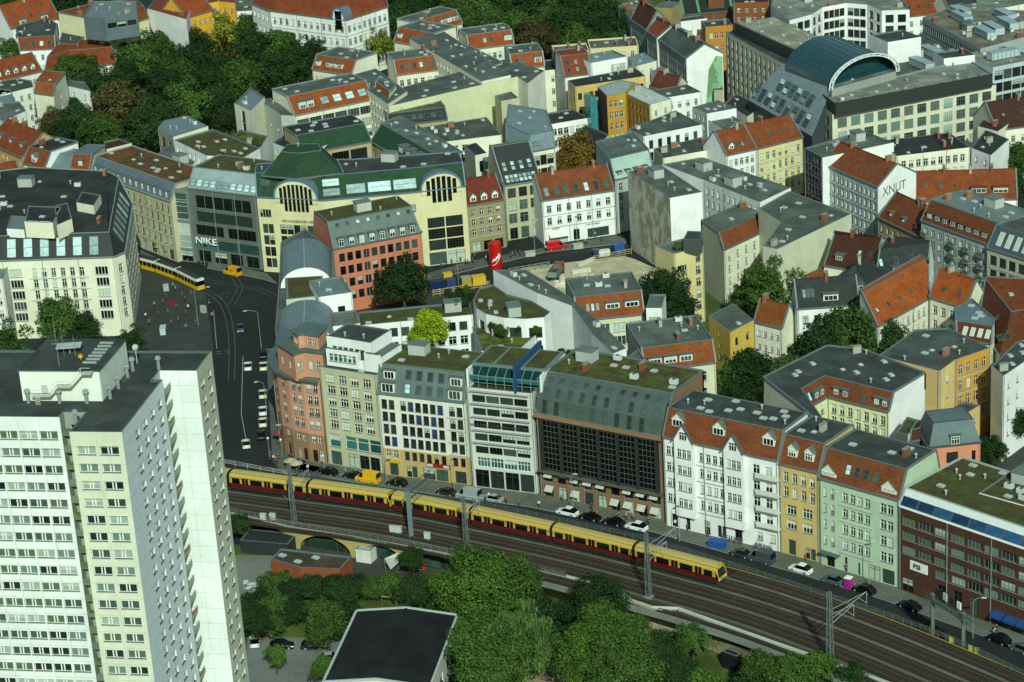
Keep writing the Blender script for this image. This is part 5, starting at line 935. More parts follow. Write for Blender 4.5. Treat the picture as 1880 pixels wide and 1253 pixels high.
poly('car_park', [(455, 1170), (640, 1172), (620, 1320), (440, 1320)], .02, 'asph:858b84')
poly('yard', [(420, 1020), (500, 1020), (520, 1075), (500, 1100), (430, 1140)], .02, 'asph:8b9085')
poly('yard', [(490, 985), (760, 1010), (800, 1050), (740, 1062), (520, 1062)], .018, 'asph:4c4f48')
poly('sand_path', [(975, 1188), (1010, 1190), (1060, 1230), (1040, 1300), (930, 1300)], .02, 'dirt:8a8264')
poly('plaza', [(247, 505), (262, 486), (378, 540), (392, 640), (385, 700), (240, 700)], .12, 'pave:464c48', .12)
poly('pavement', [(385, 478), (490, 502), (508, 520), (480, 512), (380, 492)], .12, 'pave:757a70', .12)
poly('pavement', [(340, 500), (250, 455), (245, 470), (330, 510)], .12, 'pave:6a6f66', .12)
poly('pavement', [(488, 640), (505, 640), (530, 838), (560, 852), (600, 860), (560, 872), (520, 868), (500, 845)], .12, 'pave:6a6f66', .12)
base_row = [(560, 850), (603, 855), (705, 872), (871, 896), (991, 911), (1223, 957), (1431, 1016), (1503, 1036), (1651, 1081), (1905, 1172)]
BR = [G(x, y+1, 0) for x, y in base_row]; mb = MB(); N = normals(BR)
for i in range(len(BR)-1):
    a, b, c, d = BR[i]-N[i]*5.2, BR[i+1]-N[i+1]*5.2, BR[i+1]+N[i+1]*1.5, BR[i]+N[i]*1.5
    mb.face([(*a, .12), (*b, .12), (*c, .12), (*d, .12)], 'pave:73796c'); mb.face([(*a, 0), (*b, 0), (*b, .12), (*a, .12)], 'm:8d9188')
struct('pavement', mb)
poly('pavement', [(775, 505), (870, 478), (1130, 432), (1150, 440), (1150, 446), (1000, 463), (880, 492), (785, 514)], .12, 'pave:6c7168', .12)
mb = MB()
def line(mb, a, b, wd, z=.008, key='m:9ea197', dash=0):
    a, b = G(*a, z), G(*b, z); L = (b-a).length; d = (b-a)/L; n = Vector((-d.y, d.x))*wd/2; k = 0.
    while k < L:
        e = min(L, k+(dash or L)); p, q = a+d*k, a+d*e; mb.face([(*(p-n), z), (*(q-n), z), (*(q+n), z), (*(p+n), z)], key); k = e+(dash*1.2 if dash else 1)
for p in (((446, 655), (443, 760), 0), ((443, 760), (452, 810), 0), ((398, 650), (428, 648), 1.), ((397, 646), (427, 644), 1.), ((372, 545), (425, 538), .7), ((370, 552), (425, 545), .7), ((392, 570), (398, 640), 0)): line(mb, p[0], p[1], .15, .008, 'm:8e9188', p[2])
for k in range(9): line(mb, (1480+k*14, 1003+k*4), (1480+k*14+7, 1005+k*4), .12)
struct('road_markings', mb)
mb = MB()   # tram rails
for pts in ([(250, 480), (300, 505), (372, 532), (410, 560), (425, 620), (425, 700)], [(262, 470), (330, 498), (400, 520), (470, 530), (505, 545)], [(425, 560), (440, 530), (430, 510)], [(760, 525), (900, 490), (1150, 450)]):
    P = cr([G(x, y, .008) for x, y in pts])
    for o in (-.72, .72): ribbon(mb, P, o-.06, o+.06, .009, 'm:5b615f')
struct('tram_rails', mb)
# ---------------- railway viaduct ----------------
DZ = 4.6
far = cr([G(x, y, DZ) for x, y in ((200, 815), (330, 839), (410, 853), (502, 870), (607, 887), (725, 904), (860, 928), (950, 944), (1027, 961), (1185, 995), (1292, 1027), (1420, 1067), (1517, 1099), (1706, 1163), (1880, 1243), (2000, 1300))], 4)
nearp = [(200, 905), (380, 932), (444, 946), (539, 969), (650, 986), (746, 1003), (848, 1022), (940, 1038), (1040, 1061), (1131, 1086), (1162, 1106), (1198, 1118), (1246, 1120), (1330, 1150), (1420, 1182), (1510, 1213), (1650, 1264), (1800, 1325)]
near = [G(x, y, DZ) for x, y in nearp]
mb = MB(); mb.face([(*p, DZ) for p in near]+[(*p, DZ) for p in reversed(far)], 'bal:2b261e'); struct('railway_ballast', mb)
via = root('railway_viaduct', 'curving railway viaduct with yellow brick arches and grey parapet', 'viaduct', (near[5].x, near[5].y, 0)); mb = MB()
for a, b in zip(far[:-1], far[1:]): mb.face([(*b, 0), (*a, 0), (*a, DZ), (*b, DZ)], 'br:8f8a6c')
n2 = 7
archi = {i for i in range(1, 6)}
for i, (a, b) in enumerate(zip(near[:-1], near[1:])):
    L = (b-a).length; F = frame(a, b, 0)
    if i <= 6 and L > 6:
        na = max(1, round(L/13.)); w_ = L/na
        for k in range(na):
            x0, x1 = k*w_, (k+1)*w_; xc = (x0+x1)/2; rr = w_*.42; n = 12; pr = [(xc-rr*math.cos(math.pi*j/n), .4+3.3*math.sin(math.pi*j/n)) for j in range(n+1)]
            q = [(x0, 0), (pr[0][0], 0)]+pr+[(pr[-1][0], 0), (x1, 0), (x1, DZ), (x0, DZ)]
            for j in range(n):
                mb.face([F @ Vector(v) for v in ((pr[j][0], 0, pr[j][1]), (pr[j+1][0], 0, pr[j+1][1]), (pr[j+1][0], 0, DZ), (pr[j][0], 0, DZ))], 'br:a2955f')
                mb.face([F @ Vector(v) for v in ((pr[j][0], 0, pr[j][1]), (pr[j][0], 1.6, pr[j][1]), (pr[j+1][0], 1.6, pr[j+1][1]), (pr[j+1][0], 0, pr[j+1][1]))], 'br:8a7a44')
            for s0, s1 in ((x0, pr[0][0]), (pr[-1][0], x1)): mb.face([F @ Vector(v) for v in ((s0, 0, 0), (s1, 0, 0), (s1, 0, DZ), (s0, 0, DZ))], 'br:a2955f')
            g = MB(); g.box(x0+.3, x1-.3, 1.5, 1.6, 0, DZ-.3, 'm:1c2a24', F)
            for j in range(7): g.box(xc-rr+j*rr/3-.06, xc-rr+j*rr/3+.06, 1.42, 1.5, 0, 3.4, 'm:3f5c50', F)
            g.box(xc-rr, xc+rr, 1.4, 1.5, 2.1, 2.25, 'm:3f5c50', F); g.box(xc-rr*.8, xc+rr*.1, 1.38, 1.42, .3, 2, 'gm:2f4a40', F); g.build('arch_shopfront', via)
    else: mb.face([F @ Vector(v) for v in ((0, 0, 0), (L, 0, 0), (L, 0, DZ), (0, 0, DZ))], 'br:8f8a6c')
mb.build('wall', via); mb = MB(); rl_ = MB()
for i, (a, b) in enumerate(zip(near[:-1], near[1:])):
    L = (b-a).length; F = frame(a, b, DZ); mb.box(-.02, L, -.5, .12, -.5, .18, 'w:8f9484', F)
    if i > 7: mb.box(0, L, -.1, .08, .18, .55, 'w:b3b9a8', F)
    else:
        for z in (.5, .85, 1.2): rl_.box(0, L, -.05, 0, z, z+.05, 'm:6f7a72', F)
        for k in range(int(L/1.8)+1): rl_.box(k*1.8, k*1.8+.07, -.06, .01, .18, 1.25, 'm:6f7a72', F)
mb.build('parapet', via); rl_.build('railing', via); rl_ = MB()
for i, (a, b) in enumerate(zip(far[:-1], far[1:])):
    L = (b-a).length; F = frame(a, b, DZ); c = 'm:b3bab0' if a.x < G(505, 870, DZ).x else 'm:5f6a64'
    for z in (.45, .8, 1.15): rl_.box(0, L, 0, .06, z, z+.06, c, F)
    for k in range(max(1, int(L/1.8))): rl_.box(k*1.8, k*1.8+.08, 0, .07, -.2, 1.2, c, F)
rl_.build('railing', via)
low = [(900, 1045), (978, 1062), (1065, 1084), (1124, 1107), (1180, 1125), (1264, 1150), (1313, 1170), (1420, 1216), (1500, 1262), (1640, 1330)]
lowp = [G(x, y, 3.0) for x, y in low]; mb = MB(); mb.face([(*p, 3.0) for p in lowp]+[(*p, 3.0) for p in reversed(near[6:])], 'asph:575b54')
for a, b in zip(lowp[:-1], lowp[1:]):
    mb.face([(*a, 0), (*b, 0), (*b, 3.), (*a, 3.)], 'st:8c8870'); F = frame(a, b, 3.0); L = (b-a).length; mb.box(0, L, -.1, .1, 0, .2, 'm:3f443f', F)
    for k in range(int(L/2)): mb.box(k*2, k*2+.06, 0, .06, .2, 1., 'm:4b514c', F)
    mb.box(0, L, 0, .05, .95, 1., 'm:4b514c', F)
mb.build('lower_walkway', via)
# ---- tracks
roofz = DZ+3.85
tr1 = [(250, 842), (340, 853), (430, 864.5), (572, 883), (714, 902), (790, 915), (870, 931), (940, 945), (1021, 962), (1097, 979), (1174, 998), (1250, 1018), (1323, 1037)]
c1 = [G(x, y, roofz) for x, y in tr1]
tail = [G(x, y, DZ+.2) for x, y in ((1420, 1098), (1520, 1132), (1640, 1178), (1760, 1228), (1860, 1272), (1960, 1320))]
C1 = cr(c1+tail, 5)
def track(C, off, t0=0, t1=None):
    P = C[t0:t1]; N = normals(P); Q = [p+n*off for p, n in zip(P, N)]; mb = MB()
    ribbon(mb, Q, -1.55, 1.55, DZ+.03, 'bal:2e2820')
    for o in (-.75, .75):
        ribbon(mb, Q, o-.05, o+.05, DZ+.3, 'm:554b42'); Nn = normals(Q)
        for i in range(len(Q)-1):
            a, b = Q[i]+Nn[i]*(o-.05), Q[i+1]+Nn[i+1]*(o-.05); mb.face([(*a, DZ+.1), (*b, DZ+.1), (*b, DZ+.3), (*a, DZ+.3)], 'm:4a3a2c')
    for i in range(len(Q)-1):
        d = Q[i+1]-Q[i]; L = d.length; F = frame(Q[i], Q[i+1], DZ)
        for k in range(int(L/.65)): mb.box(k*.65, k*.65+.24, -1.25, 1.25, .04, .16, 'm:37312a', F)
    struct('railway_track', mb)
mb = MB(); [ribbon(mb, C1, a_, b_, DZ+.02, k_) for a_, b_, k_ in ((-2.6, -1.8, 'bal:5a5c4c'), (-7.1, -6.1, 'bal:4f5044'), (-11.6, -10.8, 'bal:55574a'), (1.9, 3., 'bal:5c604f'))]; ribbon(mb, C1[40:], -17.0, -14.9, DZ+.02, 'asph:8a9180'); struct('track_path', mb)
for o in (0, -4.4, -9., -13.2): track(C1, o)
track(C1, 4.2, 60)
mb = MB(); P = C1[52:]; ribbon(mb, P, 5.9, 6.2, DZ+.1, 'm:8a8230'); struct('cable_duct', mb)
mb = MB(); ribbon(mb, C1, -11.3, -10.9, DZ+.12, 'm:5a5b4e'); ribbon(mb, C1, -6.9, -6.5, DZ+.12, 'm:5f5b4c'); struct('cable_duct', mb)
for o_, zz in ((0, 5.6), (-4.4, 5.6), (-9., 5.6), (-13.2, 5.6), (-4.4, 6.9), (-9, 6.9)):
    mb = MB(); Nn = normals(C1); Q = [p+n_*o_ for p, n_ in zip(C1, Nn)]
    for a, b in zip(Q[:-1], Q[1:]): mb.bar((*a, DZ+zz), (*b, DZ+zz), .035, .035, 'm:2b2f2d')
    tag(mb.build('overhead_wire'), 'thin overhead wire strung along the railway tracks', 'wire', 'overhead wires of the railway')
# ---- suburban train: cars of 18.4 m on the curve
train = root('suburban_train', 'yellow and dark red suburban train curving along the viaduct', 'train', (C1[30].x, C1[30].y, DZ))
arc = [0.]
for a, b in zip(C1[:-1], C1[1:]): arc.append(arc[-1]+(b-a).length)
def at(s):
    for i in range(len(arc)-1):
        if arc[i+1] >= s: t = (s-arc[i])/(arc[i+1]-arc[i]); return C1[i].lerp(C1[i+1], t)
    return C1[-1]
nose = G(1323, 1037, roofz); sN = min(range(len(C1)), key=lambda i: (C1[i]-nose).length); s = arc[sN]
RED, YEL, ROOF = 'p:5e1216', 'p:b0963e', 'p:b09c58'
def carriage(s0, s1, cab):
    a, b = at(s0), at(s1); L = (b-a).length; F = frame(a, b, DZ+.3); mb = MB(); w2 = 1.5
    prof = [(-w2, .75, RED), (-w2-.02, 1.55, YEL), (-w2, 2.9, YEL), (-1.2, 3.4, ROOF), (-.5, 3.62, ROOF), (.5, 3.62, ROOF), (1.2, 3.4, ROOF), (w2, 2.9, YEL), (w2+.02, 1.55, RED), (w2, .75, 'm:20201e')]
    for i in range(len(prof)-1):
        (y0, z0, k), (y1, z1, _) = prof[i], prof[i+1]
        mb.face([F @ Vector(q) for q in ((.2, y0, z0), (L-.2, y0, z0), (L-.2, y1, z1), (.2, y1, z1))][::(1 if True else -1)], k)
    for x, s_ in ((.2, 1), (L-.2, -1)):
        f = [F @ Vector((x if not (cab == (1 if s_ < 0 else -1)) else x+(.55 if s_ < 0 else -.55)*(1 if z < 2 else 0), y, z)) for y, z, _ in prof]; mb.face(f if s_ < 0 else f[::-1], 'm:2a2620' if cab != (1 if s_ < 0 else -1) else YEL)
    mb.box(.3, L-.3, -1.35, 1.35, .15, .75, 'm:26241f', F)
    c = mb.build('carriage', train); WM[c.name_full] = WM[train.name_full]
    if cab:
        x = L-.2 if cab > 0 else .2; g = MB(); d = 1 if cab > 0 else -1
        g.face([F @ Vector(q) for q in ((x+d*.62, -1.2, 1.5), (x+d*.62, 1.2, 1.5), (x+d*.12, 1.15, 2.9), (x+d*.12, -1.15, 2.9))][::d], 'g'); g.build('windscreen', c)
        for yy in (-1, 1): g = MB(); g.box(x+d*.4, x+d*.6, yy-.14, yy+.14, .95, 1.15, 'm:d8d4b0', F); g.build('headlight', c)
    for sy in (-1, 1):
        for k in range(3):
            xd = L*(.215+.285*k)
            g = MB(); y = sy*(w2+.03)
            for e in (-.72, .04): g.box(xd+e, xd+e+.66, min(y, y+sy*.02), max(y, y+sy*.02), .85, 2.85, RED, F); g.box(xd+e+.1, xd+e+.56, min(y+sy*.02, y+sy*.04), max(y+sy*.02, y+sy*.04), 1.5, 2.65, 'g', F)
            g.build('door', c)
        for x0, x1 in ((.045, .145), (.28, .43), (.565, .715), (.85, .95)):
            g = MB(); g.box(L*x0, L*x1, min(sy*(w2+.02), sy*(w2+.05)), max(sy*(w2+.02), sy*(w2+.05)), 1.5, 2.66, 'g', F); g.build('window', c)
    for x in (.14, .86):
        g = MB()
        for dx in (-1.1, 1.1):
            for yy in (-.8, .68): g.tube(F @ Vector((L*x+dx, yy, .43)), F @ Vector((L*x+dx, yy+.12, .43)), .42, .42, 'm:3a332c', 12)
        g.box(L*x-1.6, L*x+1.6, -1.25, 1.25, .2, .5, 'm:26241f', F); g.build('bogie', c)
cabs = [1, 0, 0, -1, 1, 0, 0, -1]; cabs = [1, 0, 0, -1, 1, 0, 0]; s1 = s
for k, cb in enumerate([1, 0, 0, -1, 1, 0, 0]):
    carriage(s1-18.0, s1, cb); s1 -= 18.25+(.5 if cb == -1 else 0)
# ---- masts and gantries
def mast(base, z0, top, arms, lab, wdt=.8):
    p = G(base[0], base[1], z0); r = root('catenary_mast', lab, 'mast', (p.x, p.y, z0)); mb = MB()
    k_ = min(range(len(C1)), key=lambda i: (C1[i]-p).length); N = normals(C1); n = N[k_]; d = Vector((n.y, -n.x)); H_ = top
    M = Matrix(((d.x, n.x, 0, p.x), (d.y, n.y, 0, p.y), (0, 0, 1, z0), (0, 0, 0, 1)))
    cs = [(-wdt/2, -wdt/2), (wdt/2, -wdt/2), (wdt/2, wdt/2), (-wdt/2, wdt/2)]
    f = lambda c, z: M @ Vector((c[0]*(1-.45*z/H_), c[1]*(1-.45*z/H_), z))
    for c in cs: mb.bar(f(c, 0), f(c, H_), .13, .13, 'm:56625e')
    m = int(H_/1.1)
    for i in range(m):
        z, z2 = H_*i/m, H_*(i+1)/m
        for j in range(4):
            a, b = cs[j], cs[(j+1) % 4]; mb.bar(f(a if i % 2 else b, z), f(b if i % 2 else a, z2), .06, .06, 'm:56625e'); mb.bar(f(a, z2), f(b, z2), .05, .05, 'm:56625e')
    mb.box(-.7, .7, -.7, .7, -.2, .3, 'w:7d7f72', M); mb.build('pole', r)
    for (ln, zz) in arms:
        mb = MB(); a = M @ Vector((0, 0, zz)); b = M @ Vector((0, ln, zz+1.4)); mb.bar(a, b, .09, .09, 'm:8d9792'); mb.bar(M @ Vector((0, 0, zz+1.9)), b, .08, .08, 'm:8d9792'); mb.bar(b, b-Vector((0, 0, 2.4)), .07, .07, 'm:8d9792')
        mb.bar(b-Vector((0, 0, 2.2)), M @ Vector((0, ln-2.2, zz+1.1)), .06, .06, 'm:a9b1ab'); mb.build('cantilever_arm', r)
mast((543, 983), 2.2, 15.5, ((7.5, 9.6), (-1, 9)), 'lattice overhead line mast leaning out beside the first brick arches')
mast((857, 1004), DZ, 10.5, ((5.5, 6),), 'lattice overhead line mast between the grey gantry and the big round tree')
mast((1191, 1097), DZ, 13, ((6.5, 7), (9.5, 8.5)), 'lattice overhead line mast just behind the train with long shadow on the tracks')
mast((1524, 1212), DZ, 13, ((6.5, 6.6), (10, 7.6)), 'lattice overhead line mast at the lower right with two slanted arms', .9)
gp = root('signal_gantry', 'grey steel gantry post with platform over the second half of the train', 'gantry', (*G(757, 1003, 2.5), 2.5)); mb = MB()
a = G(757, 1003, 2.5); mb.bar((*a, 2.5), (*a, 14.2), .9, .9, 'm:5b6b70'); mb.build('pole', gp); mb = MB()
n = normals(C1)[min(range(len(C1)), key=lambda i: (C1[i]-a).length)]; b = a+n*9; mb.bar((*a, 13.8), (*b, 13.8), .1, .1, 'm:4b5855')
for dx in (-.7, .7):
    o = Vector((n.y, -n.x))*dx
    for z in (13.2, 14.6): mb.bar((*(a+o), z), (*(b+o), z), .12, .12, 'm:4b5855')
    for k in range(9): q = a+n*k+o; mb.bar((*q, 13.2), (*(q+n), 14.6), .07, .07, 'm:4b5855'); mb.bar((*q, 13.2), (*q, 14.6), .07, .07, 'm:4b5855')
mb.build('platform', gp)
a, b = G(1768, 1192, 3.4), G(1712, 1156, 3.4); gp = root('signal_gantry', 'signal gantry with walkway and signal lamps at the lower right', 'gantry', (*a, 0)); mb = MB()
for q in (a, b): mb.bar((*q, 0), (*q, 10.5), .6, .6, 'm:56625c')
mb.build('post', gp); mb = MB(); d = (b-a).normalized(); o = Vector((-d.y, d.x))
for s_ in (-.6, .6):
    for z in (9.3, 10.4): mb.bar((*(a-d*2+o*s_), z), (*(b+d*2+o*s_), z), .12, .12, 'm:3f4a44')
    L = (b-a).length+4
    for k in range(int(L/1.2)): q = a-d*2+d*(k*1.2)+o*s_; mb.bar((*q, 9.3), (*(q+d*1.2), 10.4), .07, .07, 'm:3f4a44')
mb.box(0, (b-a).length, -.5, .5, 9.2, 9.28, 'm:4b564f', frame(a, b, 0)); mb.build('walkway', gp)
for k, c in enumerate(('m:d7dcd2', 'm:23282a', 'm:9fb3b0', 'm:23282a')):
    q = a+d*(1.2+k*1.9); mb = MB(); M = Matrix.Translation((*q, 10.6)) @ Matrix.Rotation(math.atan2(d.y, d.x), 4, 'Z'); mb.box(-.5, .5, -.1, .1, 0, 1.3, c, M); mb.tube(M @ Vector((0, -.12, .9)), M @ Vector((0, -.3, .9)), .2, .2, 'm:101312', 10); mb.build('signal', gp)
# ---------------- trees ----------------
def crown_mesh(seed, kind, key, fine=1.):
    g = np.random.default_rng(seed); V = []; C = 74
    if kind == 'low': zs = .62
    elif kind == 'tall': zs = 1.25
    else: zs = .95
    cs = []
    for i in range(C):
        th = g.uniform(0, 2*math.pi); u = g.uniform(-.6, 1); r = g.uniform(.42, .9)*(1+.16*math.sin(3*th+seed)+.1*math.sin(5*th+2*seed+3*u)); s = math.sqrt(1-u*u)
        cs.append((np.array([r*s*math.cos(th), r*s*math.sin(th), r*u*zs]), g.uniform(.1, .3)))
    for i in range(8): cs.append((g.normal(0, .22, 3)*np.array([1, 1, zs]), .35))
    P = []; Nn = []
    for c, r in cs:
        n = int(210*fine*(r/.27)**2); d = g.normal(0, 1, (n, 3)); d /= np.linalg.norm(d, axis=1)[:, None]; d[:, 2] = np.where((d[:, 2] < -.2) & (g.random(n) < .6), -d[:, 2], d[:, 2])
        P.append(c+d*r*(g.uniform(.6, 1.22, (n, 1))*(1+.0*d))); Nn.append(d*.8+c/np.linalg.norm(c+1e-6)*.3+g.normal(0, .6, (n, 3)))
    P = np.concatenate(P); Nn = np.concatenate(Nn); Nn /= np.linalg.norm(Nn, axis=1)[:, None]; n = len(P)
    a = np.cross(Nn, g.normal(0, 1, (n, 3))); a /= np.linalg.norm(a, axis=1)[:, None]; b = np.cross(Nn, a); sz = g.uniform(.016, .046, (n, 1))/math.sqrt(fine); sy = sz*g.uniform(.6, 1., (n, 1))
    if kind == 'willow': b = b*.3+np.array([0, 0, -1.]); sy = sz*2.4; sz = sz*.55
    Vv = np.stack([P-a*sz-b*sy, P+a*sz-b*sy*.6, P+a*sz*.7+b*sy, P-a*sz+b*sy*.7], 1).reshape(-1, 3)
    me = bpy.data.meshes.new('crown'); me.vertices.add(len(Vv)); me.vertices.foreach_set('co', Vv.ravel()); me.loops.add(n*4); me.loops.foreach_set('vertex_index', np.arange(n*4, dtype=np.int32))
    me.polygons.add(n); me.polygons.foreach_set('loop_start', np.arange(0, n*4, 4, dtype=np.int32)); me.polygons.foreach_set('loop_total', np.full(n, 4, dtype=np.int32)); me.materials.append(mat(key)); me.update(); me.validate(); return me
def trunk_mesh(seed, hh):
    r = random.Random(seed); mb = MB(); mb.tube((0, 0, -hh), (.02, .01, -.25), .075, .05, 'br:4a4236', 8)
    for i in range(7):
        t = r.uniform(0, 6.28); z0 = r.uniform(-.45, -.1); e = (.62*math.cos(t), .62*math.sin(t), r.uniform(.1, .6)); m = (e[0]*.45, e[1]*.45, z0+.28); mb.tube((0, 0, z0), m, .035, .024, 'br:4a4236', 6, False); mb.tube(m, e, .024, .008, 'br:4a4236', 6, False)
    return mb.mesh('trunk')
LEAF = dict(g='leaf:385020', d='leaf:223818', b='leaf:3f3e20', y='leaf:626b24', o='leaf:63501f', lime='leaf:86991c', w='leaf:4c6a34', f='leaf:3f5a20')
_T = {}
def tree(x, y, r, kind='g', zc=None, lab=None, group=None, shape='round', cat='tree', name='tree'):
    zc = zc if zc is not None else r*1.15+2; v = rnd.randrange(5); fn = 2.6 if y > 900 and r > 5 else 1.; key = (kind, shape, v, fn)
    if key not in _T: _T[key] = crown_mesh(11+v*7, shape if kind != 'w' else 'willow', LEAF[kind], fn)
    hk = ('t', v, round(zc/r, 1))
    if hk not in _T: _T[hk] = trunk_mesh(v, round(zc/r, 1))
    p = G(x, y, zc); o = root(name, lab, cat, (p.x, p.y, zc), 0, group); a = rnd.uniform(0, 6.28); s = r*rnd.uniform(.95, 1.05)
    o.matrix_world = Matrix.Translation((p.x, p.y, zc)) @ Matrix.Rotation(a, 4, 'Z') @ Matrix.Diagonal((s, s, s, 1))
    for nm, me in (('crown', _T[key]), ('trunk', _T[hk])): c = bpy.data.objects.new(nm, me); sc.collection.objects.link(c); c.parent = o
    return o
PK, WD = 'trees of the courtyard park in the upper left', 'trees of the dark wood at the top'
LP = {'g': 'broad green tree among the dark park trees in the upper left', 'd': 'very dark green tree in the thick of the upper left park', 'b': 'brownish green tree in the upper left park'}
for q in ((250, 118, 8, 'g'), (292, 95, 7.5, 'g'), (335, 128, 9, 'd'), (400, 140, 9.5, 'd'), (470, 95, 9, 'd'), (440, 150, 8.5, 'g'), (510, 92, 8, 'g'), (545, 128, 7.5, 'd'), (225, 140, 6.5, 'd'), (360, 90, 6.5, 'd'), (300, 175, 8, 'd'), (350, 195, 8.5, 'g'), (400, 195, 7, 'd'), (262, 240, 8, 'd'),
          (180, 252, 7.5, 'g'), (145, 228, 7, 'd'), (178, 160, 6, 'd'), (130, 135, 6.5, 'g'), (160, 128, 5, 'g'), (500, 140, 7, 'd'), (460, 60, 7, 'g'), (540, 80, 5.5, 'd'), (420, 230, 6, 'd'), (320, 150, 7, 'g'), (235, 105, 5, 'g'), (115, 250, 6, 'd'), (100, 232, 5.5, 'b'), (300, 225, 6.5, 'd'), (380, 160, 7.5, 'd'), (570, 100, 5.5, 'd')):
    tree(*q, 10, LP[q[3]], PK)
tree(213, 205, 9.3, 'b', 11, 'tall dome shaped brown green tree in the middle of the upper left park', PK, 'tall')
tree(403, 62, 7.5, 'y', 11, 'yellowing round tree beside the ochre house with the arched door', PK)
tree(92, 205, 5, 'b', 9, 'slender brownish conifer in front of the orange roofed cream house', PK, 'tall')
tree(138, 198, 3.6, 'd', 9, 'thin loose tree in front of the small white house wall', PK)
tree(610, 78, 6, 'd', 10, 'dark round tree in front of the corner of the white school'); tree(690, 84, 6.5, 'y', 9, 'pale yellow green tree right of the school corner'); tree(738, 92, 5, 'y', 7, 'small yellowish tree beside the first mansard wing')
tree(20, 95, 5, 'g', 9, 'green tree between orange roofs at the left picture edge'); tree(5, 640, 6, 'g', 9, 'tree behind the high-rise at the left edge'); tree(-10, 670, 6, 'g', 9, 'low green tree left of the high-rise roof')
tree(35, 8, 8, 'y', 10, 'yellow green tree behind the steep orange roof in the top left corner'); tree(130, 10, 8, 'd', 10, 'dark tree behind the grey roof storey at the top'); tree(5, 15, 6, 'd', 10, 'dark tree in the extreme top left corner'); tree(190, -15, 8, 'd', 10, 'dark tree at the top edge left of the firewall'); tree(85, 5, 7, 'd', 10, 'dark tree behind the ridge of the steep orange roof')
for q in ((728, 40, 7), (748, 12, 8), (715, 0, 7), (795, -5, 9), (842, 5, 8.5), (880, 25, 8), (905, 55, 8), (925, 20, 9), (975, 22, 9.5), (1025, 15, 9), (1075, 22, 9), (1115, 38, 8), (1135, 60, 7), (945, 55, 7.5), (1045, 55, 8.5), (1090, 68, 8), (1010, 45, 7), (1125, 85, 5.5), (1060, 80, 6), (870, -10, 9), (960, -15, 9), (1040, -20, 9), (1100, 0, 8), (765, 30, 6), (860, 40, 5.5)):
    tree(q[0], q[1], q[2], 'd' if q[0] < 790 or rnd.random() < .55 else 'g', 10, 'dense green tree of the wood along the top edge', WD)
tree(983, 72, 7, 'b', 9, 'brown tinged round tree at the lower edge of the top wood', WD); tree(1015, 82, 5, 'b', 7, 'smaller brownish tree right of the brown tinged round one', WD)
tree(1068, 292, 7.4, 'o', 9, 'autumn brown tree in the yard behind the white three storey house'); tree(1040, 300, 5, 'o', 8, 'smaller brown tree left of the autumn brown tree')
tree(740, 522, 6.6, 'd', 8.5, 'dark green tree in front of the terracotta building'); tree(787, 604, 5, 'lime', 15, 'bright lime green tree in the white courtyard'); tree(770, 625, 3.6, 'lime', 12, 'lower branch of lime green foliage beside the moss roof')
for q, lb in (((1218, 540, 6.5, 'd', 9), 'dark tree at the foot of the stained firewall'), ((1250, 580, 5.5, 'd', 7), 'dark tree left of the bright yellow house'), ((1408, 532, 7.2, 'g', 11), 'big round green tree in front of the cream firewalls'), ((1370, 548, 4.6, 'g', 8), 'small bright tree left of the big round tree'), ((1560, 622, 8.4, 'g', 10), 'widest green tree of the right courtyard'), ((1508, 645, 7, 'd', 9), 'dark tree at the left side of the widest courtyard tree'),
              ((1618, 632, 6.5, 'd', 9), 'dark tree right of the widest courtyard tree'), ((1385, 690, 6, 'd', 7), 'dark tree below the low white house'), ((1440, 698, 6, 'g', 7), 'green tree above the pale yellow tenement'), ((1338, 702, 5, 'g', 6), 'green tree at the foot of the yellow house'), ((1350, 735, 5, 'd', 4), 'dark bush behind the long white tenement'), ((1480, 690, 5, 'd', 6), 'dark tree beside the red roof points'), ((1575, 665, 4, 'y', 8), 'yellowish small tree behind the pale yellow tenement roof'),
              ((1860, 775, 4.5, 'd', 6), 'dark tree at the right edge by the white house'), ((1822, 830, 3.5, 'd', 5), 'dark conifer in the yard right of the pink house'), ((1868, 300, 6, 'g', 10), 'tall light green ivy tree at the right edge'), ((1862, 350, 5, 'd', 9), 'dark tree right of the orange dormers'), ((1790, 322, 4, 'g', 9), 'green tree behind the orange dormer house'), ((1725, 12, 6, 'g', 12), 'green tree at the top right between orange and slate roofs'),
              ((1268, 130, 4.5, 'd', 8), 'ivy tree climbing the white gable at the street'), ((1283, 158, 4, 'd', 5), 'lower dark ivy tree by the mint wall'), ((782, 152, 3, 'f', 8), 'small light tree inside the orange mansard courtyard'), ((240, 630, 4, 'd', 5), 'dark tree behind the high-rise lift house')):
    tree(*q, lb)
tree(102, 592, 5.8, 'g', 8, 'green tree in front of the cream corner tenement'); tree(152, 604, 4.4, 'd', 6, 'smaller dark tree right of the green tree at the cream tenement')
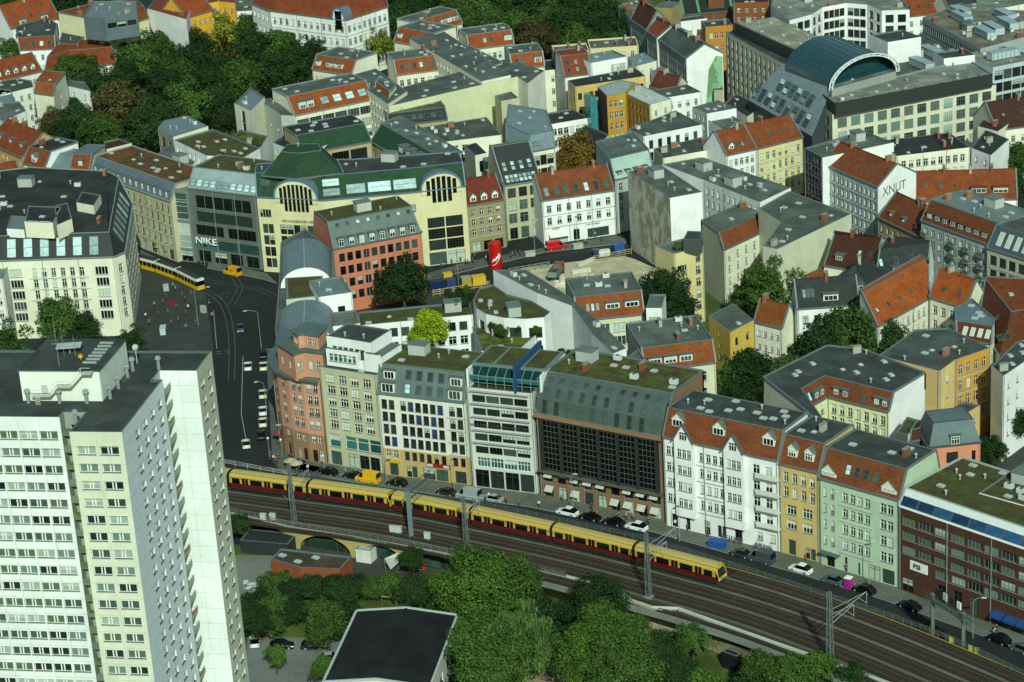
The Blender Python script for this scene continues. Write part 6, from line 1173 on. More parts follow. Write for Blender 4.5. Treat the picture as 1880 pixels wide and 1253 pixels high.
for q, lb in (((893, 1082, 9.2, 'f', 10), 'big round bright green tree in the foreground beside the viaduct'), ((840, 1095, 5.5, 'f', 7), 'bright green tree at the left side of the big round foreground tree'), ((955, 1078, 5, 'g', 6), 'green tree leaning on the viaduct right of the big round tree'), ((985, 1142, 5, 'd', 6), 'dark tree above the weeping willow'), ((1092, 1120, 6.5, 'd', 7), 'dark broad tree beside the graffiti wall'),
              ((952, 1180, 6.5, 'w', 8), 'weeping willow in the foreground'), ((905, 1215, 8, 'g', 9), 'green foreground tree right of the black hall roof'), ((870, 1180, 5, 'g', 6), 'small green tree beside the hall corner'), ((1085, 1200, 6.5, 'f', 8), 'bright green foreground tree left of the dark mass'), ((1105, 1175, 6.5, 'f', 9), 'upright bright green foreground tree with pointed twigs'), ((1162, 1190, 6, 'g', 6), 'green foreground tree under the small orange roof'),
              ((1195, 1208, 5.5, 'd', 6), 'dark foreground tree right of the small orange roof'), ((1150, 1235, 7.5, 'g', 8), 'green foreground tree at the bottom edge'), ((1110, 1256, 5.5, 'f', 5), 'bright foreground tree at the bottom edge beside the sand path'), ((1235, 1252, 5.2, 'd', 4), 'dark foreground tree at the bottom edge'), ((1290, 1264, 4, 'f', 3), 'light green foreground tree at the bottom edge'), ((1272, 1175, 3.2, 'g', 4), 'slim green tree against the lower wall'),
              ((1385, 1264, 4, 'd', 3), 'dark bushy tree at the bottom right of the wall'), ((1395, 1240, 4.5, 'g', 5), 'green bushy tree at the bottom beside the black gate'), ((1500, 1235, 4, 'f', 5), 'light green tree below the lower right mast'), ((1450, 1252, 4.5, 'g', 4), 'low green tree below the parapet at the bottom right'), ((1560, 1258, 4, 'd', 3), 'low dark bush at the bottom right'),
              ((600, 1150, 4.5, 'g', 5), 'green tree left of the black hall roof'), ((628, 1140, 4, 'd', 4), 'dark tree at the back corner of the black hall'), ((505, 1205, 2.3, 'f', 3.6), 'sapling in the car park'), ((595, 1232, 3, 'f', 4.2), 'young tree at the bottom of the car park'), ((466, 1140, 4, 'd', 5), 'dark tree beside the high-rise and the white car'), ((445, 965, 2.6, 'd', 4), 'small dark tree under the first viaduct arch'), ((757, 1028, 3, 'd', 3.5), 'small dark tree beside the white tent')):
    tree(*q, lb)
HG = 'dark bushes in a row behind the brick kiosk'
for i, q in enumerate(((478, 1105), (505, 1075), (540, 1085), (575, 1078), (612, 1082), (648, 1078), (685, 1082), (720, 1078), (755, 1082), (790, 1085), (500, 1118), (540, 1125), (470, 1130), (815, 1112), (485, 1150), (630, 1092), (770, 1098))):
    tree(q[0], q[1], rnd.uniform(3., 3.8), rnd.choice('dddg'), 2.6, 'dark green bush in the thicket behind the brick kiosk', HG, 'low', 'bush', 'bush')
for i, q in enumerate(((1035, 1140, 3.5, 1.5), (1120, 1140, 4, 2.5), (1180, 1215, 4, 2), (850, 1140, 4, 3), (860, 1240, 4, 2), (1420, 1250, 3, 2), (1530, 1250, 3, 2))):
    tree(q[0], q[1], q[2], 'd', q[3], 'dark undergrowth bush between the foreground trees', 'undergrowth bushes in the foreground', 'low', 'bush', 'bush')
PL = 'potted shrubs on the white roof terraces'
for q in ((822, 540, 1.2, 18.5), (832, 548, 1.4, 18.5), (845, 542, 1.6, 18.5), (856, 535, 1.4, 19), (850, 556, 1.3, 18), (838, 560, 1.3, 18), (866, 548, 1.2, 18), (905, 600, 1.3, 17.3), (915, 606, 1.5, 17.3), (935, 602, 1.2, 17.3), (955, 604, 1.4, 17.3), (975, 602, 1.6, 17.3), (990, 598, 1.3, 17.3), (985, 607, 1.2, 17.3), (925, 612, 1.1, 17.2), (705, 650, 1., 22), (713, 640, 1.2, 22), (1030, 647, 1, 20), (1045, 650, 1, 20), (1062, 648, 1.2, 20), (440, 265, 1.6, 20), (455, 275, 1.4, 20), (470, 262, 1.6, 20), (1268, 440, 1.3, 20.5), (1245, 452, 1.2, 20)):
    tree(q[0], q[1], q[2], rnd.choice('gdf'), q[3], 'small green shrub in a planter on a roof terrace', PL, 'round', 'shrub', 'shrub')
# ---------------- cars ----------------
def car_proto(kind, col):
    L, W_, H_ = {'sedan': (4.6, .9, 1.45), 'suv': (4.6, .93, 1.65), 'van': (5.4, 1., 2.4), 'hatch': (4.2, .88, 1.5)}[kind]; r = root('parked_car', 'x', 'car', (0, 0, 0)); paint = 'p:'+col; x0, x1 = -L/2, L/2
    if kind == 'van': st = [(x0, .9, .93), (x0+.15, 1.1, 1), (x0+.9, 1.25, 1), (x0+1.3, 1.3, 1), (x1-.1, 1.3, 1), (x1, 1.25, .97)]; gh = [(x0+.8, 1.2, .86), (x0+1.5, H_-.1, .84), (x0+2, H_, .88), (x1-.1, H_, .9), (x1, 1.3, .96)]
    else:
        hz = H_*.6; tr = .5 if kind == 'sedan' else .12
        st = [(x0, .45, .8), (x0+.08, .68, .93), (x0+.5, .78, 1), (x0+L*.28, hz, 1), (x1-L*.2, hz+.03, 1), (x1-.1, hz-.02, .95), (x1, .6, .86)]
        gh = [(x0+L*.25, hz-.03, .9), (x0+L*.42, H_-.04, .76), (x0+L*.52, H_, .76), (x1-L*.24-tr*.6, H_-.03, .75), (x1-tr-.1, hz+.02, .88)]
    def loft(stn, zb, side, top, wtop):
        mb = MB(); R_ = []
        for (x, z, w_) in stn:
            w_ = w_*W_; R_.append([(x, -w_*(1 if not wtop else 1), zb if not wtop else zb), (x, -w_, zb+(z-zb)*.7), (x, -w_*.9, z), (x, w_*.9, z), (x, w_, zb+(z-zb)*.7), (x, w_, zb)])
        for a, b in zip(R_[:-1], R_[1:]):
            for i in range(5): mb.face([a[i], b[i], b[i+1], a[i+1]][::-1], top if i == 2 else side)
        mb.face(R_[0], side); mb.face(R_[-1][::-1], side); return mb
    loft(st, .25, paint, paint, 0).build('body', r, True)
    body = r.children[0]
    g = MB(); W2 = W_; R_ = []
    for (x, z, w_) in gh: R_.append([(x, -W_*.93, min(z, H_*.58 if kind != 'van' else 1.25)), (x, -w_*W_, z), (x, w_*W_, z), (x, W_*.93, min(z, H_*.58 if kind != 'van' else 1.25))])
    for k, (a, b) in enumerate(zip(R_[:-1], R_[1:])):
        topk = paint if 0 < k < len(R_)-2 else 'g'; sk = 'g' if kind != 'van' or k < 2 else paint
        for i, kk in ((0, sk), (1, topk), (2, sk)): g.face([a[i], b[i], b[i+1], a[i+1]][::-1], kk)
    gl = g.build('cabin', r)
    for xw in (x0+L*.2, x1-L*.2):
        for s_ in (-1, 1):
            mb = MB(); mb.tube((xw, s_*(W_-.18), .33), (xw, s_*(W_+.02), .33), .33, .33, 'm:15171a', 14); w_ = mb.build('wheel', r); mb = MB(); mb.tube((xw, s_*(W_+.02), .33), (xw, s_*(W_+.035), .33), .2, .2, 'm:8a8f92', 10); mb.build('rim', w_)
    for s_ in (-1, 1):
        mb = MB(); mb.box(x0-.02, x0+.1, s_*W_*.62-.16, s_*W_*.62+.16, .52, .66, 'm:d9dcd0'); mb.build('headlight', r); mb = MB(); mb.box(x1-.1, x1+.015, s_*W_*.68-.12, s_*W_*.68+.12, .62, .78, 'm:8a1616'); mb.build('tail_light', r)
        mb = MB(); mb.box(x0+L*.3, x0+L*.34, s_*(W_+.02)-.08, s_*(W_+.02)+.08, .92, 1.04, paint); mb.build('wing_mirror', r)
    return r
_C = {}
def car(x, y, qx, qy, kind, col, lab, group='cars parked along the railway street', cat='car'):
    p, q = G(x, y), G(qx, qy); d = q-p; M = Matrix.Translation((p.x, p.y, .015)) @ Matrix.Rotation(math.atan2(d.y, d.x)+math.pi, 4, 'Z')
    k = (kind, col)
    if k not in _C: r = car_proto(kind, col); r.matrix_world = M; WM[r.name_full] = M; r['label'] = lab; _C[k] = r
    else: r = copy_tree(_C[k], M, lab)
    if group: r['group'] = group
    elif 'group' in r: del r['group']
    r['category'] = cat; return r
BLK, WHC, GRC, SIL = '0c0e10', 'd4d8d4', '4a5254', '8f9896'
for a in ((1042, 945, 1000, 936, 'suv', WHC, 'white car parked in front of the dark glass office at its right half'), (1084, 953.5, 1042, 944, 'sedan', BLK, 'black car directly behind the first white one on the street'), (1127, 962.5, 1085, 953, 'sedan', BLK, 'black car between the other black car and a white one with black roof'), (1169, 972, 1127, 962, 'suv', WHC, 'white car parked at the right corner of the dark glass office'),
          (1361, 1021, 1320, 1010, 'sedan', '2c3230', 'dark grey car in front of a grey van by the white tenement'), (1398, 1031, 1361, 1021, 'van', '3c4546', 'grey van parked before the yellow tenement'), (1470, 1050, 1430, 1038, 'suv', WHC, 'white car parked before the yellow tenement and mint green house'), (1529, 1069.5, 1490, 1057, 'sedan', '3f565a', 'teal blue car beside the pink toilet cabin'),
          (1586, 1087.5, 1545, 1074, 'suv', BLK, 'black estate car right of the pink toilet cabin'), (1670, 1117, 1630, 1103, 'sedan', BLK, 'black car alone before the brown brick office'), (1834, 1179, 1795, 1163, 'suv', BLK, 'black car near the right picture edge below the blue awning'), (1874, 1196, 1835, 1180, 'hatch', GRC, 'grey car cut by the right picture edge'),
          (602, 871, 580, 867, 'suv', BLK, 'black car in front of the beige modern house'), (649, 878, 610, 871, 'sedan', BLK, 'black car left of the yellow van'), (729, 891, 690, 884, 'suv', BLK, 'black car right of the yellow van'), (820, 908, 790, 902, 'sedan', '23282a', 'dark car in front of the white and sandstone house'), (861, 916, 830, 910, 'van', SIL, 'silver van in front of the white office block'), (905, 920, 860, 912, 'sedan', SIL, 'silver car in front of the white office block glass front')):
    car(*a)
TX = 'cars on the street beside the salmon pink corner house'
for a in ((455.5, 676, 455, 650, 'sedan', WHC, 'white car alone in the left lane of the street'), (484, 655, 484, 630, 'sedan', BLK, 'black car farthest up in the right hand queue'), (484, 676, 484, 650, 'sedan', 'cfcdb0', 'cream taxi just below the farthest black car'), (483, 727, 483, 700, 'sedan', 'cfcdb0', 'cream taxi in the middle of the queue above the white car'), (483, 758, 483, 730, 'sedan', WHC, 'white car in the queue between two cream taxis'), (483, 779, 483, 750, 'sedan', 'cfcdb0', 'cream taxi last in the queue above the black car'),
          (480, 803, 480, 780, 'sedan', BLK, 'black car at the lower end of the right hand queue'), (452, 819, 447, 790, 'hatch', 'cfcdb0', 'cream car in the left lane near the viaduct'), (442, 607, 441, 640, 'hatch', '3a5064', 'blue grey car coming from the crossing')):
    car(*a, TX)
for a in ((468, 1182, 468, 1165, 'hatch', WHC, 'white car in the car park beside the high-rise'), (518, 1190, 560, 1189, 'suv', BLK, 'black car parked left below the thicket'), (576, 1190, 610, 1189, 'suv', '1b2022', 'black and silver car parked right below the thicket'), (607, 1213, 640, 1210, 'hatch', SIL, 'silver car half hidden by the black hall roof')): car(*a, 'cars in the car park')
v = car(427.5, 505, 400, 498, 'van', 'c9961a', 'yellow delivery van with red lettering crossing the square', None, 'van'); M = WM[v.name_full]; v.name = 'delivery_van'; WM[v.name_full] = M
text(v, 'DHL', .7, M @ Matrix.Translation((.6, -1.02, 1.6)), 'm:9a1a14', .02); text(v, 'DHL', .7, M @ Matrix.Rotation(math.pi, 4, 'Z') @ Matrix.Translation((-.6, -1.02, 1.6)), 'm:9a1a14', .02)
v = car(676, 885, 630, 877, 'van', 'd6a512', 'yellow van parked behind the train on the railway street', None, 'van'); v.name = 'yellow_van'
v = car(1021, 458, 1060, 452, 'van', 'b01414', 'bright red van passing the white three storey house', None, 'van'); v.name = 'red_van'
# ---------------- tram ----------------
pts = [G(*q) for q in ((369, 534), (329, 514), (291, 500), (250, 489))]; tm = root('tram', 'yellow and white articulated tram turning into the square', 'tram', (*pts[1], 0))
for k in range(3):
    a, b = pts[k], pts[k+1]; L = (b-a).length; F = frame(a, b, .25); mb = MB(); w2 = 1.15
    for y0, y1 in ((-w2, -w2+.05), (w2-.05, w2)): mb.box(.25, L-.25, y0, y1, .1, 1.15, 'p:c9a21a', F); mb.box(.25, L-.25, y0, y1, 1.15, 2.4, 'g', F)
    mb.box(.25, L-.25, -w2, w2, 2.4, 3.0, 'p:cfd6cc', F); mb.box(.3, L-.3, -w2+.1, w2-.1, .1, 2.4, 'm:1a1d1c', F); mb.box(.5, L-.5, -.85, .85, 3.0, 3.25, 'm:2a302d', F)
    for x in np.arange(1.2, L-1, 1.7): mb.box(x, x+.18, -w2-.012, -w2, .15, 2.4, 'p:c9a21a', F); mb.box(x, x+.18, w2, w2+.012, .15, 2.4, 'p:c9a21a', F)
    c = mb.build('tram_section', tm)
    if k == 0: q = MB(); q.box(-.35, .25, -w2+.12, w2-.12, .1, 1.2, 'p:c9a21a', F); q.box(-.2, .25, -w2+.12, w2-.12, 1.2, 2.5, 'g', F); q.box(-.3, .25, -w2+.05, w2-.05, 2.5, 3., 'p:cfd6cc', F); q.build('cab', tm)
    q = MB(); q.box(L-.25, L+.2, -1, 1, .2, 2.7, 'm:2a2e2c', F); q.build('bellows', tm)
    q = MB()
    for xx in (L*.25, L*.75):
        for yy in (-1., .9): q.tube(F @ Vector((xx, yy, .1)), F @ Vector((xx, yy+.1, .1)), .33, .33, 'm:2b2a28', 10)
    q.build('wheels', tm)
q = MB(); m = (pts[1]+pts[2])/2; q.bar((*m, 3.5), (m.x+.8, m.y, 4.4), .06, .06, 'm:39403d'); q.bar((m.x+.8, m.y, 4.4), (m.x, m.y, 5.2), .06, .06, 'm:39403d'); q.bar((m.x, m.y-.8, 5.2), (m.x, m.y+.8, 5.2), .08, .08, 'm:39403d'); q.build('pantograph', tm)
# ---------------- people ----------------
_H = []
def person_mesh(pose, top, bot, hair):
    if pose == 'walk': V = [(0, 0, .95), (0, 0, 1.15), (0, 0, 1.42), (0, 0, 1.52), (0, .02, 1.68), (-.2, 0, 1.4), (-.26, -.08, 1.12), (-.24, -.22, .92), (.2, 0, 1.4), (.26, .08, 1.12), (.25, .2, .9), (-.1, 0, .9), (-.1, .16, .5), (-.1, .05, .07), (-.1, .25, .03), (.1, 0, .9), (.1, -.2, .5), (.1, -.34, .12), (.1, -.18, .04)]
    else: V = [(0, 0, .95), (0, 0, 1.15), (0, 0, 1.42), (0, 0, 1.52), (0, .02, 1.68), (-.2, 0, 1.4), (-.27, 0, 1.12), (-.26, .06, .86), (.2, 0, 1.4), (.27, .02, 1.12), (.25, .12, .9), (-.1, 0, .9), (-.12, .02, .5), (-.12, 0, .07), (-.13, .16, .03), (.1, 0, .9), (.12, .02, .5), (.12, 0, .07), (.13, .16, .03)]
    E_ = [(0, 1), (1, 2), (2, 3), (3, 4), (2, 5), (5, 6), (6, 7), (2, 8), (8, 9), (9, 10), (0, 11), (11, 12), (12, 13), (13, 14), (0, 15), (15, 16), (16, 17), (17, 18)]
    r = [.15, .16, .17, .06, .11, .07, .05, .035, .07, .05, .035, .1, .065, .045, .04, .1, .065, .045, .04]
    me = bpy.data.meshes.new('p'); me.from_pydata(V, E_, []); o = bpy.data.objects.new('p', me); sc.collection.objects.link(o); md = o.modifiers.new('s', 'SKIN'); o.modifiers.new('d', 'SUBSURF').levels = 1
    for i, q in enumerate(me.skin_vertices[0].data): q.radius = (r[i], r[i]*.75 if i < 3 else r[i]); q.use_root = i == 0
    bpy.context.view_layer.update(); m2 = bpy.data.meshes.new_from_object(o.evaluated_get(bpy.context.evaluated_depsgraph_get())); bpy.data.objects.remove(o); m2.name = 'body'
    m2.materials.clear()
    for k in ('m:'+top, 'm:'+bot, 'skin:c49a7c', 'm:'+hair, 'm:1c1c1c'): m2.materials.append(mat(k))
    for p in m2.polygons: c = p.center; p.material_index = 4 if c.z < .09 else 1 if c.z < .95 and abs(c.x) < .21 else 2 if c.z < 1.0 else 0 if c.z < 1.47 else 3 if c.z > 1.74 or (c.z > 1.62 and c.y < -.01) else 2
    m2.polygons.foreach_set('use_smooth', [True]*len(m2.polygons)); return m2
TOPS = [('1c2a44', '20242c', '2a1c12', 'navy'), ('c9c9c0', '2c3440', '3a2a1a', 'white'), ('8a1c1c', '1c1c20', '1a1410', 'red'), ('3c3c3c', '4a4438', '5a4426', 'grey'), ('101214', '1c2430', '2a1c12', 'black'), ('5a7a8a', '3a3428', '6a5230', 'pale blue'), ('8a7a5a', '2a2a2c', '2a1c12', 'beige'), ('2c4a2c', '20242c', '3a2a1a', 'green')]
PM = {}
def person(x, y, lab, pose='walk', z=.12, group='pedestrians'):
    i = len(_H) % 8; k = (i, pose)
    if k not in PM: PM[k] = person_mesh(pose, *TOPS[i][:3])
    p = G(x, y, z); o = bpy.data.objects.new('person', PM[k]); sc.collection.objects.link(o); o.location = (*p, z); o.rotation_euler = (0, 0, rnd.uniform(0, 6.28)); _H.append(o)
    verb = 'walking' if pose == 'walk' else 'standing'
    tag(o, f'person in a {TOPS[i][3]} top {verb} {lab}', 'person', group)
for i, (x, y) in enumerate(((498, 842), (503, 848), (508, 852), (511, 846), (497, 850), (546, 858), (540, 852), (549, 866), (553, 857), (566, 866), (538, 864), (534, 858), (543, 846))): person(x, y, 'near the corner of the salmon pink house', 'walk' if i % 2 else 'stand', group='people at the salmon pink corner')
for i, (x, y) in enumerate(((318, 530), (323, 536), (335, 548), (340, 556), (346, 570), (300, 560), (352, 545), (360, 600), (385, 565), (390, 585), (362, 488), (370, 492), (284, 452), (300, 458), (312, 462), (292, 456), (276, 450), (268, 449), (345, 487), (380, 480), (330, 470))): person(x, y, 'around the tram square', 'walk' if i % 2 else 'stand', group='people around the tram square')
for i in range(12):
    person(rnd.uniform(262, 375), rnd.uniform(545, 625), 'on the wide tram square behind the high-rise', 'walk' if i % 2 else 'stand', group='people around the tram square')
for i in range(16):
    t = rnd.random(); person(600+620*t, 866+96*t+rnd.uniform(-3, 5)+8*math.sin(3*t), 'on the pavement of the railway street', 'walk', group='people on the railway street')
for i in range(14):
    t = rnd.random(); person(775+330*t, 500-56*t, 'on the street before the arched yellow building', 'walk', group='people on the old street')
for i, (x, y) in enumerate(((1087, 938), (1082, 922), (1032, 920), (820, 880), (1419, 1033), (1417, 1015), (1480, 1030), (1553, 1050), (1830, 1162), (1826, 1168), (1765, 1112), (1300, 985), (1262, 975), (1240, 968))): person(x, y, 'on the pavement of the railway street', 'walk' if i % 2 else 'stand', group='people on the railway street')
for i, (x, y) in enumerate(((852, 478), (846, 482), (858, 474), (864, 477), (872, 476), (840, 476), (938, 475), (1093, 436), (955, 470), (905, 488), (820, 487), (830, 485), (812, 480))): person(x, y, 'on the street before the arched yellow building', 'walk' if i % 2 else 'stand', group='people on the old street')
# ---------------- street furniture ----------------
def lamp(x, y, h_, lab, arm=2., dirx=None, glob=False, z=.12):
    p = G(x, y, z); r = root('street_lamp', lab, 'street lamp', (*p, z), 0, 'street lamps'); mb = MB(); mb.tube((*p, z), (*p, z+h_), .09, .05, 'm:7d8681'); d = Vector(dirx or (1, 0)).normalized()
    if not glob:
        q0 = Vector((*p, z+h_))
        for k in range(6):
            t0, t1 = k/6*1.57, (k+1)/6*1.57; f = lambda t: q0+Vector((d.x*arm*(1-math.cos(t)), d.y*arm*(1-math.cos(t)), .9*math.sin(t))); mb.bar(f(t0), f(t1), .07, .07, 'm:7d8681')
        e = q0+Vector((d.x*arm, d.y*arm, .9)); mb.build('pole', r); mb = MB(); mb.bar(e, e+Vector((d.x*.9, d.y*.9, -.1)), .35, .16, 'm:a9b1ab'); mb.build('lamp_head', r)
    else:
        mb.build('pole', r); mb = MB(); mb.tube((*p, z+h_), (*p, z+h_+.25), .16, .26, 'm:d5d8cc', 10); mb.tube((*p, z+h_+.25), (*p, z+h_+.5), .26, .1, 'm:d5d8cc', 10); mb.build('globe', r)
for a in ((364, 598, 9, 'tall curved lamp on the tram square', 3, (1, .1)), (480, 640, 9, 'curved lamp with signal arm at the crossing', 2.5, (-1, 0)), (545, 862, 9.5, 'tall lamp in front of the curved salmon house', 2.5, (-1, .1)), (1053, 945, 8, 'lamp mast in front of the dark glass office', .3, (1, 0)), (1248, 995, 8, 'lamp mast in front of the white tenement door', .3, (1, 0)), (1596, 1077, 8.5, 'thin lamp mast before the mint green house', .3, (1, 0)), (835, 905, 8, 'green grey mast in front of the white and sandstone house', .3, (1, 0)),
          (1786, 1172, 7, 'curved lamp beside the lower right signal gantry', 1.4, (1, 0)), (710, 885, 5, 'short lamp behind the train beside the black car', .5, (1, 0)), (490, 760, 7, 'lamp beside the queue of cream taxis', 1.2, (-1, 0)), (1060, 448, 8, 'mast on the old street beside the building site', .3, (1, 0)), (982, 462, 8, 'mast in front of the art nouveau stone house', .3, (1, 0)), (842, 522, 9, 'mast covered with stickers beside the yellow containers', .2, (1, 0)), (285, 465, 7, 'mast beside the tram', .6, (1, 0)), (376, 488, 6, 'flag pole like mast before the store front', .2, (1, 0))): lamp(*a)
for a in ((495, 838, 4, 'globe lamp at the head of the taxi queue'), (518, 838, 3.6, 'globe lamp beside the salmon house wall'), (595, 868, 3.6, 'globe lamp before the beige modern house'), (535, 800, 5, 'white globe lamp on the salmon house side')): lamp(a[0], a[1], a[2], a[3], glob=True)
r = root('toilet_cabin', 'bright pink portable toilet with white roof on the street', 'portable toilet', (*G(1558, 1080), 0)); p = G(1558, 1080); M = Matrix.Translation((*p, .02)) @ Matrix.Rotation(R(-35), 4, 'Z')
mb = MB(); mb.box(-.6, .6, -.6, .6, 0, 2.1, 'p:a02a86', M); mb.build('cabin', r); mb = MB(); mb.box(-.66, .66, -.66, .66, 2.1, 2.22, 'm:d5d8d0', M); mb.box(-.45, .45, -.45, .45, 2.22, 2.38, 'm:d5d8d0', M); mb.build('roof', r); mb = MB(); mb.box(-.42, .42, -.63, -.6, .15, 1.95, 'p:8a2272', M); mb.build('door', r)
r = root('advertising_column', 'huge red round tower with white script mark at the building site', 'column', (*G(911, 492), 0)); p = G(911, 492); mb = MB(); mb.tube((*p, 0), (*p, 6.8), 1.65, 1.65, 'p:a81410', 28); mb.tube((*p, 6.8), (*p, 7.2), 1.65, 1.3, 'p:a81410', 28); mb.build('drum', r)
mb = MB(); ln = [(-.5, 2.2), (-.2, 3.), (.0, 2.6), (.2, 3.6), (.35, 3.1), (.55, 4.3), (.7, 3.6)]
for (a, za), (b, zb_) in zip(ln[:-1], ln[1:]):
    f = lambda t, z: Vector((p.x+1.7*math.sin(t), p.y-1.7*math.cos(t), z)); mb.bar(f(a, za), f(b, zb_), .3, .3, 'm:dfe2da')
f = lambda t, z: Vector((p.x+1.7*math.sin(t), p.y-1.7*math.cos(t), z)); [mb.bar(f(-.6+k*.2, 1.2+k*k*.05), f(-.4+k*.2, 1.2+(k+1)**2*.05), .12, .12, 'm:dfe2da') for k in range(7)]; mb.build('script_mark', r)
def boxthing(nm, lab, cat, x, y, sx, sy, sz, key, ang=0, grp=None, lid=None, z=0):
    p = G(x, y, z); r = root(nm, lab, cat, (*p, z), R(ang), grp); M = WM[r.name_full]; mb = MB(); mb.box(-sx/2, sx/2, -sy/2, sy/2, 0, sz, key, M)
    for k in range(max(2, int(sx/.6))): mb.box(-sx/2+.1+k*.6, -sx/2+.2+k*.6, -sy/2-.04, -sy/2-.003, .1, sz-.1, key, M)
    mb.build('container', r); mb = MB(); mb.box(-sx/2-.05, sx/2+.05, -sy/2-.05, sy/2+.05, sz, sz+.12, lid or key, M); mb.build('lid', r); return r
CT = 'containers around the building site'
boxthing('waste_container', 'dark blue container with white mark beside the terracotta building', 'container', 803, 530, 4, 2.2, 2.2, 'p:14244e', 12, CT, 'm:2a2e34'); boxthing('waste_container', 'blue container right of the dark blue one', 'container', 828, 526, 2.4, 2.2, 2., 'p:2a3c66', 12, CT); boxthing('waste_container', 'yellow skip above the blue container', 'container', 822, 512, 2.2, 1.6, 1.5, 'p:c0a224', 12, CT)
boxthing('waste_container', 'yellow container beside the red tower', 'container', 879, 522, 3.4, 2.2, 2.2, 'p:c0a224', 14, CT); boxthing('waste_container', 'yellow and grey machine box left of the yellow container', 'container', 856, 524, 2.4, 2, 2.2, 'p:9a8a34', 14, CT, 'm:8c908a')
boxthing('site_container', 'blue site container against the stained firewall', 'container', 1136, 466, 2.6, 2.4, 2.6, 'p:1c4a8a', 10, CT); boxthing('site_container', 'dark blue small site box at the left of the site entrance', 'container', 1094, 471, 1.6, 1.6, 1.8, 'p:22345a', 10, CT); boxthing('site_container', 'white tank box between the blue site boxes', 'container', 1109, 470, 3, 1.6, 1.5, 'm:c5c8c0', 10, CT)
boxthing('planter', 'pale round-edged planter box in front of the awning', 'planter', 1061, 456, 2.6, 1.6, 1.1, 'w:9ca391', 10); boxthing('planter', 'pale planter box in front of the art nouveau house', 'planter', 973, 470, 2.6, 1.6, 1.1, 'w:9ca391', 10)
boxthing('covered_trailer', 'small machine trailer under a bright blue cover on the street', 'trailer', 1317, 1005, 3.4, 1.6, 1.3, 'm:1c4c8c', -28); boxthing('kiosk_box', 'pale info box on the tram square', 'kiosk', 305, 535, 1.4, .8, 1.8, 'm:97a099', 20); boxthing('kiosk_box', 'pale ticket box beside the crossing', 'kiosk', 374, 575, 1.4, .8, 1.8, 'm:97a099', -40)
boxthing('market_stand', 'red covered stand on the tram square', 'stand', 317, 560, 2.0, .7, .9, 'm:8a1c1c', -30); boxthing('food_cart', 'white cart at the lower edge of the tram square', 'cart', 300, 612, 1.4, 3.4, 1.5, 'm:a9b5b4', 4)
p = G(1022, 508); r = root('dump_truck', 'grey green tipper truck with red cab on the sandy building site', 'truck', (*p, 0), R(72)); M = WM[r.name_full]; mb = MB()
mb.box(-4.2, 1.2, -1.25, 1.25, 1.1, 1.25, 'm:4c5850', M); mb.box(-4.2, 1.2, -1.25, -1.15, 1.25, 2.6, 'm:5a6a60', M); mb.box(-4.2, 1.2, 1.15, 1.25, 1.25, 2.6, 'm:5a6a60', M); mb.box(-4.2, -4.1, -1.15, 1.15, 1.25, 2.6, 'm:6d7d70', M); mb.box(1.1, 1.2, -1.15, 1.15, 1.25, 2.9, 'm:5a6a60', M); mb.box(-4, 1, -1.1, 1.1, 1.3, 1.7, 'dirt:4a4030', M); mb.build('tipper_body', r)
mb = MB(); mb.box(1.5, 3.6, -1.2, 1.2, .6, 2.9, 'p:861418', M); mb.box(3.58, 3.63, -1.05, 1.05, 1.7, 2.7, 'g', M); mb.box(1.9, 3.3, -1.23, 1.23, 1.8, 2.6, 'g', M); mb.build('cab', r); mb = MB(); mb.box(-4, 3.4, -.5, .5, .6, 1.1, 'm:26282a', M); mb.build('chassis', r)
for xx in (-3.3, -2.1, 2.6):
    for s_ in (-1, 1): mb = MB(); mb.tube(M @ Vector((xx, s_*.9, .5)), M @ Vector((xx, s_*1.22, .5)), .5, .5, 'm:1a1b1c', 14); mb.build('wheel', r)
for k, q in enumerate(((1062, 492, 1092, 480), (1050, 505, 1085, 500))): p, p2 = G(q[0], q[1]), G(q[2], q[3]); mb = MB(); mb.bar((*p, .7), (*p2, .7), .5, 1.2, 'm:b9b9a4'); tag(mb.build('site_barrier'), ('folded white sheet pile near the site entrance', 'long white barrier lying in the middle of the site')[k], 'barrier', 'barriers on the building site')
mb = MB(); rr = np.random.default_rng(3)
for k in range(70):
    q = G(1080+rr.uniform(-60, 80), 520+rr.uniform(-14, 10)); s_ = rr.uniform(.15, 1.1); mb.box(-s_, s_, -s_*.8, s_*.8, -.3, s_*.5, 'dirt:cfc8b0', Matrix.Translation((*q, 0)) @ Matrix.Rotation(rr.uniform(0, 3), 4, 'Z') @ Matrix.Rotation(rr.uniform(-.4, .4), 4, 'X'))
tag(mb.build('rubble'), None, None, kind='stuff')
for k, (a, b, c_, lb) in enumerate((((795, 545), (900, 528), 'w:b8a56c', 'yellowish wooden site fence along the planted yard'), ((935, 505), (1010, 492), 'm:7a8270', 'wire mesh site fence beside the dump truck'), ((1090, 482), (1160, 468), 'w:a58a52', 'wooden rail fence at the stained firewall'))):
    p, q = G(*a), G(*b); L = (q-p).length; F = frame(p, q, 0); r = root('site_fence', lb, 'fence', (*p, 0)); mb = MB()
    for z in (.5, 1.1, 1.6): mb.box(0, L, -.03, .03, z, z+.14, c_, F)
    mb.build('rail', r); mb = MB()
    for x in np.arange(0, L, 1.8): mb.box(x, x+.1, -.06, .06, 0, 1.9, c_, F)
    mb.build('posts', r)
def person_stub(): pass
PS = 'folding parasols on the street'
